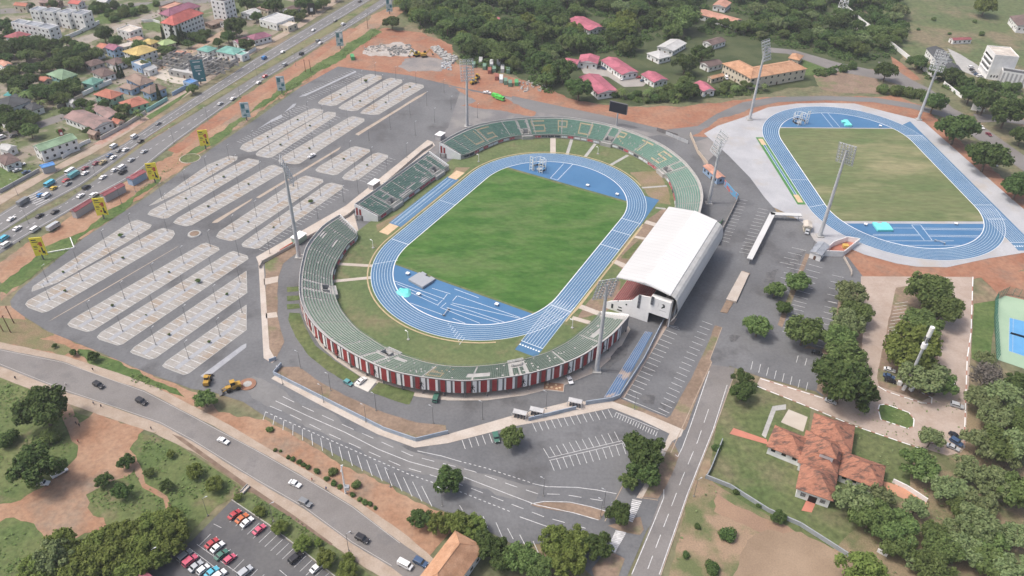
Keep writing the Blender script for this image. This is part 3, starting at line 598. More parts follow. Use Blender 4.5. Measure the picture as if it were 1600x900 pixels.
b = MB(); rect(b, T2, u0, u1, R2+10.1, R2+14.6, .235); b.build('artificial_turf', M('turf', (.07, .2, .06), (.08, .23, .07), .5), kind='structure')
b = MB(); rect(b, T2, u0+9, u1-9, R2+11.6, R2+12.9, .25); b.build('jump_runway', blue, kind='structure')
b = MB(); rect(b, T2, u0+9, u1-9, R2+11.5, R2+11.7, .262); rect(b, T2, u0+9, u1-9, R2+12.8, R2+13.0, .262); b.build('track_lines', track_white, kind='structure')
for (x, y) in ((u0+2, u0+10), (u1-10, u1-2)):
    s_ = MB(); rect(s_, T2, x, y, R2+10.9, R2+13.7, .27); s_.build('sand_pit', sand, kind='structure')
# footpaths from stand to track
for i, (a, b_, w) in enumerate((((530, 413), (582, 416), 2), ((522, 440), (583, 434), 2), ((864, 212), (864, 240), 3.2), ((894, 216), (886, 242), 1.8), ((930, 225), (914, 246), 1.8), ((981, 243), (953, 259), 1.8), ((1042, 291), (1003, 294), 1.5), ((1024, 325), (1040, 327), 1.5), ((903, 478), (945, 494), 3), ((894, 497), (922, 505), 2.4), ((958, 408), (985, 420), 3.2), ((990, 370), (1010, 374), 2), ((1008, 347), (1025, 352), 3.2))):
    stripes('footpath', [[a, b_]], w, .232, walkway if i not in (3, 4, 5, 6, 7) else concrete)
stripes('drain_kerb', [[(884, 503), (1003, 355)], [(925, 453), (960, 409)]], .7, .233, MATS['kerb_tan'])
sheet('earth_bed', [(900, 500), (920, 470), (950, 440), (970, 440), (960, 480), (940, 490)], soil_dull, .212, .3)
sheet('earth_bed', [(958, 410), (1010, 345), (1038, 325), (1046, 330), (990, 410), (975, 425)], soil_dull, .212, .3)
sheet('grass_strip', [(977, 395), (1000, 374), (1004, 378), (982, 404), (970, 404)], grass, .22, .2)
sheet('earth_bed', [(985, 270), (1030, 268), (1045, 295), (1048, 320), (1028, 318), (1005, 296)], M('bare_rim', (.26, .19, .13), (.2, .17, .09), .12, fine=.2), .212, .6)
sheet('earth_bed', [(650, 320), (700, 283), (712, 262), (735, 262), (720, 275), (705, 280), (610, 348), (590, 362), (588, 352)], MATS['bare_rim'], .214, .3)
# blue practice strip outside the near stand
sheet('practice_strip', [(943, 622), (1008, 518), (1020, 520), (966, 619)], M('strip_worn', (.06, .13, .25), (.085, .16, .29), .15, c3=(.33, .27, .24), scale3=.14, lo3=.52, hi3=.6), .2)
stripes('track_lines', [[lerp((943, 622), (966, 619), t), lerp((1008, 518), (1020, 520), t)] for t in (.03, .22, .42, .62, .82)], .1, .215, MATS['worn_line'])
# tennis court
sheet('tennis_court', [(1555, 470), (1570, 462), (1640, 478), (1640, 590), (1557, 562)], M('court_green', (.3, .42, .3), (.34, .46, .33), .1), .14)
sheet('tennis_court', [(1577, 497), (1640, 512), (1640, 570), (1576, 549)], M('court_blue', (.1, .3, .55), (.12, .33, .58), .2), .16)
stripes('court_lines', [[(1582, 551), (1583, 498)], [(1577, 497), (1640, 512)], [(1576, 549), (1640, 569)], [(1577, 497), (1576, 549)]], .1, .18)
# ------------------------------------------------------------------ stands
def resample(P, n, smooth=True):
    if smooth:
        Q = []
        for i in range(len(P)-1):
            p0, p1, p2, p3 = P[max(0, i-1)], P[i], P[i+1], P[min(len(P)-1, i+2)]
            for k in range(8):
                t = k/8; Q.append(.5*((2*p1)+(p2-p0)*t+(2*p0-5*p1+4*p2-p3)*t*t+(3*p1-p0-3*p2+p3)*t**3))
        P = Q+[P[-1]]
    D = [0]
    for a, b in zip(P, P[1:]): D.append(D[-1]+(b-a).length)
    out = []; j = 0
    for i in range(n+1):
        d = D[-1]*i/n
        while j < len(P)-2 and D[j+1] < d: j += 1
        t = (d-D[j])/max(1e-6, D[j+1]-D[j]); out.append(P[j]+(P[j+1]-P[j])*min(1, t))
    return out
def xy(p): return Vector((p[0], p[1], 0))
ROWS = 12
FONT = dict(U=['X...X']*7+['XXXXX'], G=['XXXXX', 'X....', 'X....', 'X....', 'X.XXX', 'X...X', 'X...X', 'XXXXX'], S=['XXXXX', 'X....', 'X....', 'XXXXX', '....X', '....X', '....X', 'XXXXX'],
 P=['XXXX.', 'X..X.', 'X..X.', 'X..X.', 'XXXX.', 'X....', 'X....', 'X....'], O=['XXXXX', 'X...X', 'X...X', 'X...X', 'X...X', 'X...X', 'X...X', 'XXXXX'], R=['XXXX.', 'X..X.', 'X..X.', 'XXXX.', 'XX...', 'X.X..', 'X..X.', 'X...X'], T=['XXXXX']+['..X..']*7)
def stand(name, label, fpx, bpx, zf, zb, stairs, seat_mat, letters=(), facade=None, boards=True, smooth=True, red_every=9.5, ends=(True, True), missing=.03, seed=1):
    rg = random.Random(seed)
    Fp = [xy(G(*p, zf)) for p in fpx]; Bp = [xy(G(*p, zb+1.1)) for p in bpx]
    LB = sum((b-a).length for a, b in zip(Bp, Bp[1:])); n = max(20, int(LB/1.55))
    Fr, Bk = resample(Fp, n, smooth), resample(Bp, n, smooth)
    root = empty(name, (sum(Fr, Vector())+sum(Bk, Vector()))/(2*n+2), 0, label, 'grandstand')
    base = root.location.copy()
    def Pt(i, t, z):
        j = int(min(n-1, max(0, math.floor(i)))); f = i-j
        a = Fr[j]+(Fr[j+1]-Fr[j])*f; b = Bk[j]+(Bk[j+1]-Bk[j])*f
        q = a+(b-a)*t-base; return Vector((q.x, q.y, z))
    def near(px, z=5):
        q = xy(G(*px, z)); return min(range(n+1), key=lambda i: min((Fr[i]+(Bk[i]-Fr[i])*t-q).length for t in (.1, .3, .5, .7, .9)))
    st = [near(p) for p in stairs]
    voids = {}
    hz = (zb-zf)/ROWS
    T = MB(); aisle = MB()
    # terrace steps
    for r in range(ROWS):
        t0, t1 = r/ROWS, (r+1)/ROWS; z = zf+hz*(r+1); zl = zf+hz*r
        for i in range(n):
            if any(abs(i+.5-s) < 1.6 for s in st) and 2 <= r <= 3: continue
            T.face([Pt(i, t0, z), Pt(i+1, t0, z), Pt(i+1, t1, z), Pt(i, t1, z)])
            T.face([Pt(i, t0, zl), Pt(i+1, t0, zl), Pt(i+1, t0, z), Pt(i, t0, z)])
    for i in range(n):   # front wall, back of the raking slab
        T.face([Pt(i, 0, 0), Pt(i+1, 0, 0), Pt(i+1, 0, zf+.9), Pt(i, 0, zf+.9)])
        T.face([Pt(i, .02, zf+.9), Pt(i+1, .02, zf+.9), Pt(i+1, 0, zf+.9), Pt(i, 0, zf+.9)])
        T.face([Pt(i, .62, zf+hz*6.5), Pt(i, 1, zb-.4), Pt(i+1, 1, zb-.4), Pt(i+1, .62, zf+hz*6.5)])
    T.build('terrace', concrete, root)
    # end walls
    for e, on in ((0, ends[0]), (n, ends[1])):
        if not on: continue
        w = MB(); dr = (Pt(1, 0, 0)-Pt(0, 0, 0)).normalized()*(-.25 if e == 0 else .25)
        o1 = [Pt(e, 0, 0), Pt(e, .66, 0), Pt(e, .66, 2.9), Pt(e, 1, 2.9), Pt(e, 1, zb+1.1), Pt(e, .93, zb+1.0), Pt(e, 0, zf+1.3)]
        o2 = [p+dr for p in o1]; w.face(o1 if e else o1[::-1]); w.face(o2[::-1] if e else o2)
        for a, b, c, d in zip(o1, o1[1:]+o1[:1], o2[1:]+o2[:1], o2): w.face([a, b, c, d])
        w.build('end_wall', M('end_white', (.9, .9, .89), (.84, .84, .83), .4), root)
        w = MB()
        for k in (.72, .86):
            p = Pt(e, k, 0)+dr*1.3; q = Pt(e, k+.09, 0)+dr*1.3
            w.face([Vector((p.x, p.y, 3.2)), Vector((q.x, q.y, 3.2)), Vector((q.x, q.y, zf+(zb-zf)*(k+.05))), Vector((p.x, p.y, zf+(zb-zf)*k))])
        w.build('end_panel', red_panel, root)
        w = MB()
        for k in (.74, .97): p = Pt(e, k, 0); w.tube((p.x, p.y, 0), (p.x, p.y, 3), .35)
        w.build('column', grey_wall, root)
    # seats row by row
    ys = set()
    for (ch, px) in letters:
        c0 = near(px); bm_ = FONT[ch]; cw = 1.25
        for rr in range(8):
            for cc in range(5):
                if bm_[rr][cc] == 'X':
                    k0 = round(c0*2+(cc-2)*cw*2); ys.add((ROWS-3-rr, k0))
                    if cc < 4 and bm_[rr][cc+1] == 'X': ys.update((ROWS-3-rr, k) for k in range(k0, k0+3))
    yel = MB(); gap = set()
    for _ in range(0 if len(letters) > 3 else n//(9 if seat_mat is seat_green and n < 70 else 22)):
        r0, k0, wr, wk = rg.randrange(ROWS-2), rg.randrange(n*2), rg.randint(1, 3), rg.randint(4, 12)
        gap |= {(r0+a, k0+c) for a in range(wr) for c in range(wk)}
    def seat(b, i0, i1, r):
        z = zf+hz*(r+1); D = .30/ROWS
        a0, a1 = (r+.32)/ROWS, (r+.72)/ROWS
        q = [Pt(i0, a0, z+.34), Pt(i1, a0, z+.34), Pt(i1, a1, z+.34), Pt(i0, a1, z+.34)]
        b.face(q)
        b.face([Pt(i0, a0, z), Pt(i1, a0, z), q[1], q[0]])
        top = [Pt(i0, a1+.04/ROWS*1, z+.88), Pt(i1, a1+.04/ROWS, z+.6)]
        b.face([q[3], q[2], top[1], top[0]])
        b.face([top[0], top[1], Pt(i1, a1+.1/ROWS, z+.1), Pt(i0, a1+.1/ROWS, z+.1)])
    al = set()
    stepa = max(7, n//max(1, round(n/11)))
    for r in range(ROWS-1):
        b = MB()
        for i in range(n*2):
            ii = i/2
            if i < 3 or i > n*2-4: continue
            if any(1.4 < abs(ii+.25-s) < 2.6 for s in st): continue
            if any(abs(ii+.25-s) < 1.5 for s in st) and r < 5: continue
            if (i//2) % 12 == 6 and i % 2 == 0: continue
            if (r, i) in ys: seat(yel, ii+.02, ii+.48, r); continue
            if (r, i) in gap or rg.random() < missing: continue
            seat(b, ii+.02, ii+.48, r)
        b.build('seat_row', seat_mat, root)
    if yel.f: yel.build('letter_seats', seat_yellow, root)
    # stairs beside each opening
    for s in st:
        b = MB()
        for sg in (-2, 2):
            for r in range(ROWS*2):
                t0, t1 = r/(ROWS*2), (r+1)/(ROWS*2); z = zf+(zb-zf)*(r+1)/(ROWS*2)+.12
                i0, i1 = s+sg-.42, s+sg+.42
                if i0 < 0 or i1 > n: continue
                b.face([Pt(i0, t0, z), Pt(i1, t0, z), Pt(i1, t1, z), Pt(i0, t1, z)])
                b.face([Pt(i0, t0, z-.3), Pt(i1, t0, z-.3), Pt(i1, t0, z), Pt(i0, t0, z)])
        b.build('stair', concrete, root)
        b = MB(); z1 = zf+hz*4.3
        i0, i1 = max(0, s-1.4), min(n, s+1.4)
        for (a, c) in ((i0, i0), (i1, i1)):
            b.face([Pt(a, 1.5/ROWS, zf), Pt(a, 4/ROWS, zf), Pt(a, 4/ROWS, z1+.9), Pt(a, 1.5/ROWS, z1+.3)])
            b.face([Pt(a+.15, 1.5/ROWS, zf), Pt(a+.15, 4/ROWS, zf), Pt(a+.15, 4/ROWS, z1+.9), Pt(a+.15, 1.5/ROWS, z1+.3)])
            b.face([Pt(a, 1.5/ROWS, z1+.3), Pt(a+.15, 1.5/ROWS, z1+.3), Pt(a+.15, 4/ROWS, z1+.9), Pt(a, 4/ROWS, z1+.9)])
        b.face([Pt(i0, 4/ROWS, zf), Pt(i1, 4/ROWS, zf), Pt(i1, 4/ROWS, z1+.9), Pt(i0, 4/ROWS, z1+.9)])
        b.face([Pt(i0, 4.15/ROWS, zf), Pt(i1, 4.15/ROWS, zf), Pt(i1, 4.15/ROWS, z1+.9), Pt(i0, 4.15/ROWS, z1+.9)])
        b.face([Pt(i0, 4/ROWS, z1+.9), Pt(i1, 4/ROWS, z1+.9), Pt(i1, 4.15/ROWS, z1+.9), Pt(i0, 4.15/ROWS, z1+.9)])
        b.build('entrance', concrete, root)
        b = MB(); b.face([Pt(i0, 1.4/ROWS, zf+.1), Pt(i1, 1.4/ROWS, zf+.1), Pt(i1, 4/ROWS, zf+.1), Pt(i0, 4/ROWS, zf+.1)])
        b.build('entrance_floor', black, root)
        b = MB()   # landing over the pitch-side wall
        i0, i1 = max(0, s-2.6), min(n, s+2.6)
        o1 = [Pt(i0, -.1, zf+.5), Pt(i1, -.1, zf+.5), Pt(i1, .1, zf+.5), Pt(i0, .1, zf+.5)]; o2 = [Vector((p.x, p.y, 0)) for p in o1]
        b.face(o1)
        for k in range(4): b.face([o2[k], o2[(k+1) % 4], o1[(k+1) % 4], o1[k]])
        b.build('landing', concrete, root)
    # parapet and back wall
    b = MB()
    for i in range(n):
        for (t, u) in ((1, 1.02), ):
            A_, B_, C_, D_ = Pt(i, 1, zb), Pt(i+1, 1, zb), Pt(i+1, 1, zb+1.1), Pt(i, 1, zb+1.1)
            b.face([A_, B_, C_, D_])
            o = [Pt(i, 1.02, zb+1.1), Pt(i+1, 1.02, zb+1.1)]
            b.face([D_, C_, o[1], o[0]]); b.face([o[0], o[1], Pt(i+1, 1.02, zb+.75), Pt(i, 1.02, zb+.75)])
    b.build('parapet', M('parapet', (.5, .48, .46), (.42, .42, .41), .3), root)
    b = MB()
    for i in range(n):
        b.face([Pt(i, 1.012, zb+.8), Pt(i+1, 1.012, zb+.8), Pt(i+1, 1.012, 3), Pt(i, 1.012, 3)])
        b.face([Pt(i, 1.012, 3), Pt(i+1, 1.012, 3), Pt(i+1, .68, 3), Pt(i, .68, 3)])
        b.face([Pt(i, .68, 0), Pt(i+1, .68, 0), Pt(i+1, .68, 3), Pt(i, .68, 3)])
    b.build('back_wall', grey_wall, root)
    Lb = LB/n
    if facade:
        per = [('red', 2.4), ('white', .9), ('grey', 1.0), ('red', 1.7), ('grey', .6), ('white', 1.5), ('grey', .7), ('white', .7)]
        pos = 1.0; total = LB-1; wm = MB(); cnt = 0
        while pos < total-9:
            for kind, wd_ in per:
                i0, i1 = pos/Lb, (pos+wd_)/Lb; pos += wd_
                if kind == 'grey': continue
                tt = 1.03
                q = [Pt(i0, tt, 3.0), Pt(i1, tt, 3.0), Pt(i1, tt, zb+.72), Pt(i0, tt, zb+.72)]
                if kind == 'white': wm.face(q[::-1])
                else:
                    m_ = MB(); m_.face(q[::-1]); m_.build('red_panel', red_panel, root)
            if cnt % 2 == 0:
                k = MB(); ci = (pos-3)/Lb; u = 1.04; zz = 3.5
                def fl(pts):
                    k.face([Pt(ci+x/Lb, u, zz+y) for x, y in pts])
                fl([(-.15, 1.6), (.3, 1.6), (.45, 2.9), (-.05, 2.9)]); fl([(.05, 3.0), (.45, 3.0), (.45, 3.45), (.05, 3.45)])
                fl([(-.1, 1.6), (.15, 1.6), (-.5, .6), (-.75, .7)]); fl([(-.7, .7), (-.5, .6), (-1.2, .2), (-1.3, .4)]); fl([(.05, 1.6), (.35, 1.6), (.9, 1.0), (.8, .8)]); fl([(.75, 1.0), (.95, 1.0), (.8, 0), (.6, 0)])
                fl([(.3, 2.8), (.4, 2.5), (1.0, 2.1), (1.0, 2.4)]); fl([(-.1, 2.8), (0, 2.5), (-.6, 2.0), (-.7, 2.2)])
                k.build('athlete_silhouette', black, root)
            cnt += 1
        wm.build('white_panels', white_paint, root)
        b = MB(); i = 2.0
        while i < n-1:
            p = Pt(i, .97, 0); b.tube((p.x, p.y, 0), (p.x, p.y, 3), .3); i += 5.2
        b.build('columns', grey_wall, root)
    if boards:
        i = 1.5; cols = [MATS['advert_red'], MATS['advert_white'], MATS['advert_white'], MATS['advert_dark'], MATS['advert_red']]
        k = 0
        while i < n-3:
            if not any(abs(i+1.5-s) < 4 for s in st):
                m_ = MB(); q = [Pt(i, -.03, .9), Pt(i+2.6, -.03, .9), Pt(i+2.6, -.025, 2.0), Pt(i, -.025, 2.0)]
                m_.face(q); m_.face([p+(Pt(i, .02, 0)-Pt(i, 0, 0)) for p in q]); m_.build('advert_board', cols[rg.randrange(5)], root)
            i += 3.1; k += 1
        b = MB()
        for i in range(0, n):
            a, c = Pt(i, -.005, zf+1.6), Pt(i+1, -.005, zf+1.6); b.tube(a, c, .05, n=4); b.tube(Vector((a.x, a.y, zf+.9)), a, .04, n=4)
            a2, c2 = a-Vector((0, 0, .35)), c-Vector((0, 0, .35)); b.tube(a2, c2, .04, n=4)
        b.build('railing', M('rail_green', (.12, .2, .16), rough=.5), root)
    return root, Pt, n
M('advert_red', (.45, .08, .1), (.6, .35, .36), 1.2, .5, .6); M('advert_white', (.68, .7, .72), (.4, .45, .5), 1.0, .55, .65); M('advert_dark', (.05, .06, .07), (.3, .3, .32), 1.2, .52, .6)
A_f = [(558.7, 365.3), (556, 372.7), (544, 383.3), (533.3, 399.3), (525.3, 414), (520.7, 428.7), (519.7, 442), (523, 461.6), (533, 486), (555, 513), (579.6, 531), (601.6, 544.7), (626, 555.7), (650, 563.5), (669, 569), (697.8, 573.7), (726.7, 575), (755.6, 573.4), (783, 570.5), (813.3, 564.8), (838, 558), (860, 550.3), (890, 534), (910, 518), (928, 502), (938, 490)]
A_b = [(530.7, 335), (513, 346), (500, 357), (480, 383), (471.5, 412), (468.3, 435), (468.3, 456.7), (472, 473.8), (481.8, 493.3), (494, 509), (511, 525), (530.7, 538.6), (550, 550.8), (572, 561.8), (596.7, 572.8), (621, 580.5), (645, 585.5), (669, 589), (697.8, 592.5), (726.7, 593.7), (755.6, 592.2), (784.4, 589.3), (813.3, 585), (842, 578.5), (880, 567), (910, 554), (930, 541), (960, 518), (983, 492)]
stand('curved_stand', 'long curved open stand nearest the road, its outer wall striped red, grey and white', A_f, A_b, 1.9, 8.2, [(505, 447), (598, 553), (812, 572)], seat_faded, [('R', (690, 583))], facade=True, seed=2)
stand('straight_stand', 'straight green seated stand with white end walls beside the big car park', [(590.5, 341.3), (627, 315), (664, 288), (701, 261.2)], [(554, 318.8), (592, 292), (631, 264.3), (669.9, 236.3)], 1.9, 8.2, [(603, 309), (667, 261)], seat_green, smooth=False, seed=4, missing=.08)
N_f = [(720, 245), (736, 240), (753.7, 231), (767.5, 225), (785, 218.3), (807, 213.9), (830, 212.6), (867, 211.8), (900, 214.5), (934, 221), (966, 229), (994, 242), (1014, 254), (1030, 266), (1044, 280), (1052, 298), (1056, 318), (1055, 335)]
N_b = [(687, 223), (711, 209), (742.5, 195.6), (780, 187.5), (817.5, 183.5), (848, 182.2), (880, 182.2), (910, 186), (950, 193.6), (990, 206), (1030, 223), (1062, 245), (1082, 266), (1094, 286), (1098, 308), (1093, 334)]
stand('curved_stand', 'far curved stand with teal seats spelling UG SPORTS in yellow, before the video screen', N_f, N_b, 1.9, 8.2, [(818, 199), (955, 212), (1048, 262)], seat_green, [('U', (738, 217)), ('G', (761, 209)), ('S', (841, 199)), ('P', (880, 197)), ('O', (914, 201)), ('R', (976, 214)), ('T', (1012, 228)), ('S', (1038, 246))], missing=.015, seed=6)

# ------------------------------------------------------------------ the roofed grandstand
gs = empty('roofed_grandstand', T1.W(-2, -75), A1, 'main grandstand under a huge white curved roof with a white end wall', 'grandstand')
def gl(u, v, z): return (u+2, v+75, z)     # track frame -> local
UN, UF = -34.5, 30.5
prof = [(-63.8, 18.1), (-70, 18.9), (-76, 19.6), (-82, 19.1), (-87.4, 17.7)]
def slab(b, prof, u0, u1, th):
    for (v0, z0), (v1, z1) in zip(prof, prof[1:]):
        b.face([gl(u0, v0, z0), gl(u0, v1, z1), gl(u1, v1, z1), gl(u1, v0, z0)])
        b.face([gl(u0, v0, z0-th), gl(u1, v0, z0-th), gl(u1, v1, z1-th), gl(u0, v1, z1-th)])
        for u in (u0, u1): b.face([gl(u, v0, z0), gl(u, v1, z1), gl(u, v1, z1-th), gl(u, v0, z0-th)])
    for (v, z) in (prof[0], prof[-1]): b.face([gl(u0, v, z), gl(u1, v, z), gl(u1, v, z-th), gl(u0, v, z-th)])
b = MB(); slab(b, prof[:3], UN, UF, .5); rf = b.build('roof', roof_white, gs)
b = MB()
for k in range(27):
    u = UN+.4+k*2.47
    for (v0, z0), (v1, z1) in zip(prof[:2]+[(-75.9, 19.5), (-76.1, 19.93), (-82, 18.9)], prof[1:2]+[(-75.9, 19.6), (-76, 19.6), (-82, 18.9), (-87.3, 17.98)]):
        b.face([gl(u, v0, z0+.07), gl(u+.09, v0, z0+.07), gl(u+.09, v1, z1+.07), gl(u, v1, z1+.07)])
b.build('seams', M('seam_grey', (.42, .42, .42)), rf)
b = MB(); slab(b, [(-76, 19.9), (-87.4, 17.9)], UN, UF, .6); b.build('roof_back', M('roof_white_back', (.73, .73, .72), (.68, .68, .67), .06, rough=.5, fine=.03, fscale=.5), gs)  # back plane coloured slightly lighter than the front one
b = MB(); slab(b, [(-87.5, 17.6), (-89.3, 16.8), (-90.3, 15.8)], UN+.3, UF-.2, .4); b.build('gutter', M('roof_grey', (.42, .42, .41), (.5, .5, .49), .3), gs)
cv = [(-90.3+1.5*(1-math.cos(t))*-.8, 15.8-11.0*i/9) for i, t in ((i, math.pi*i/9) for i in range(10))]
cv = [(-90.3-1.5*math.sin(math.pi*i/9)*.9+.9*(i/9)**2, 15.7-11.0*i/9) for i in range(10)]
b = MB(); slab(b, cv, UN+.2, UF-.2, .35); b.build('curved_back', roof_white, gs)
b = MB()
for k in range(9):
    u = UN+2+k*7.6; b.box(gl(u, -75.5, 17.5), (.35, 22, .5)); b.box(gl(u, -88.3, 7), (.5, .5, 14))
b.build('roof_frame', white_paint, gs)
b = MB(); b.box(gl(-2, -87.6, 2.2), (UF-UN-4, .4, 4.4)); b.box(gl(-2, -85, 9), (UF-UN-4, .4, 9)); b.build('back_wall', M('gs_base', (.3, .26, .24), (.4, .36, .33), .4), gs)
rows = 16
b = MB(); sr = []
for r in range(rows):
    v0, v1 = -62.5-r*1.05, -62.5-(r+1)*1.05; z = 3.2+r*.56
    b.face([gl(UN+1, v0, z), gl(UN+1, v1, z), gl(UF-1, v1, z), gl(UF-1, v0, z)]); b.face([gl(UN+1, v0, z-.56), gl(UN+1, v0, z), gl(UF-1, v0, z), gl(UF-1, v0, z-.56)])
    s_ = MB(); s_.box(gl(-2, v0-.5, z+.25), (UF-UN-4, .45, .45)); s_.box(gl(-2, v0-.75, z+.6), (UF-UN-4, .08, .5)); s_.build('seat_row', seat_red, gs)
b.face([gl(UN+1, -62.5, 0), gl(UF-1, -62.5, 0), gl(UF-1, -62.5, 3.2), gl(UN+1, -62.5, 3.2)]); b.build('terrace', concrete, gs)
for u, sg in ((UN+.8, -1), (UF-.8, 1)):
    b = MB(); pr = [(-60.5, 0), (-60.5, 3.0), (-62.5, 4.6), (-71.5, 8.3), (-74.3, 12.5), (-79.6, 13.2), (-79.6, 0)]
    for du in (0, .45*sg): b.face([gl(u+du, v, z) for v, z in pr])
    for (p, q) in zip(pr, pr[1:]+pr[:1]): b.face([gl(u, *p), gl(u, *q), gl(u+.45*sg, *q), gl(u+.45*sg, *p)])
    w = b.build('end_wall', white_paint, gs)
    b = MB()
    x = u+.47*sg
    for (v, z, a, c) in ((-63.5, 2.4, .9, 2.2), (-67, 3, 1.6, .5), (-69.6, 5.6, .7, .7), (-65.8, 6.0, .4, .5), (-67, 1.5, 2.2, .6)):
        b.box(gl(x, v, z), (.12, a, c))
    b.build('window', glass, w)
    for (v, zz) in ((-74.9, 9.3), (-80.6, 12.6)):
        b = MB(); b.box(gl(u+.5*sg+ (0.9*sg if v < -80 else 0), v, zz), (.14, 1.2, 7.0 if v > -80 else 4.2)); b.build('stair_window', M('glass_grey', (.16, .17, .19), (.03, .03, .035), 1.5, .5, .6, rough=.3), w)
    b = MB(); b.box(gl(u-.2*sg, -84.0, 10.0), (2.6, 8.6, 8.2)); bx = b.build('end_block', white_paint, gs)
    b = MB(); X = u+1.12*sg
    for pts in ([(-86.2, 10.6), (-86.0, 11.9), (-85.4, 12.5), (-84.9, 12.0), (-85.4, 11.5)], [(-86.0, 10.9), (-85.4, 11.5), (-84.6, 10.3), (-84.9, 9.9), (-85.5, 10.5)], [(-85.2, 12.3), (-84.6, 12.1), (-84.7, 11.9), (-85.2, 11.9)]):
        b.face([gl(X, v, z) for v, z in pts])
    b.build('emblem', black, bx)
    b = MB(); b.box(gl(X, -85.4, 8.9), (.05, 3.0, .18)); b.box(gl(X, -83.2, 11), (.05, .1, 2.0)); b.build('emblem_lettering', M('lettering_grey', (.4, .4, .4)), bx)
    b = MB(); b.box(gl(u-5*sg, -82.5, 5.9), (10, 8.5, .3)); b.box(gl(u-9*sg, -83, 2.9), (.3, 8, 5.8)); b.build('passage', M('passage_dark', (.12, .12, .12)), gs)

# ------------------------------------------------------------------ floodlight masts
def mast(px, label, h, face, rows_=7, cols=6, tilt=.35, slab_style=False):
    o = empty('floodlight_mast', G(*px), 0, label, 'floodlight', 'floodlight masts'); z = h*1.0
    b = MB(); b.box((0, 0, .3), (3.4, 3.4, .6)); b.build('footing', concrete, o)
    b = MB(); b.tube((0, 0, .5), (0, 0, h*.8), .95, .62, 12); b.tube((0, 0, h*.8), (0, 0, h), .62, .45, 12); b.build('pole', steel, o)
    f = math.atan2(face.y, face.x); wdt = 8; ht = 11.5
    hd = empty('lamp_head', (0, 0, h), f); hd.parent = o
    fr = MB()
    for r in range(rows_+1):
        zz = -ht*.7+ht*r/rows_; xx = -tilt*(zz)
        fr.tube((xx, -wdt/2, zz), (xx, wdt/2, zz), .11, n=5)
    for c in range(4):
        yy = -wdt/2+wdt*c/3
        fr.tube((tilt*ht*.7, yy, -ht*.7), (-tilt*ht*.3, yy, ht*.3), .11, n=5)
    fr.tube((0, 0, -ht*.5), (tilt*ht*.45, 0, -ht*.5), .2); fr.build('lamp_frame', steel, hd)
    lm = MB()
    for r in range(rows_):
        for c in range(cols):
            zz = -ht*.7+ht*(r+.5)/rows_; yy = -wdt/2+wdt*(c+.5)/cols
            lm.box((-tilt*zz+.35, yy, zz), (.4, .85, .75), 0, .8)
    lm.build('lamps', M('lamp_grey', (.62, .64, .65), (.42, .43, .44), 1.5, rough=.4), hd)
    return o
ctr1 = T1.c; ctr2 = T2.c
for px, h, lab in (((467.5, 402), 47, 'grey floodlight mast behind the left end of the curved stand, beside the car park'), ((932, 580), 42, 'grey floodlight mast standing on the tarmac in front of the near curved stand'), ((730, 198), 38, 'pale floodlight mast on the plaza behind the far stand, left of the video screen'), ((1107, 318), 37, 'floodlight mast between the far stand and the orange roofed ticket office')):
    mast(px, lab, h, (ctr1-G(*px)).normalized())
for px, h, lab in (((1171, 187), 47, 'tall floodlight mast at the far left corner of the training track'), ((1435, 187), 41, 'leaning looking tall mast at the far right corner of the training track'), ((1281, 369), 47, 'tall grey floodlight mast beside the near corner of the training track, by the small office')):
    mast(px, lab, h, (ctr2-G(*px)).normalized())
# video screen
o = empty('video_screen', G(963, 197), A1, 'dark video screen on a steel post behind the far stand', 'screen')
b = MB(); b.tube((0, 0, 0), (0, 0, 9), .5, .45, 10); b.build('post', steel, o)
b = MB(); b.box((0, 0, 12), (.9, 11.5, 6.6)); sc_o = b.build('screen_case', steel_dark, o)
b = MB(); b.box((-.47, 0, 12), (.06, 10.8, 6)); b.build('screen_face', M('screen_off', (.02, .025, .035), rough=.3), o)
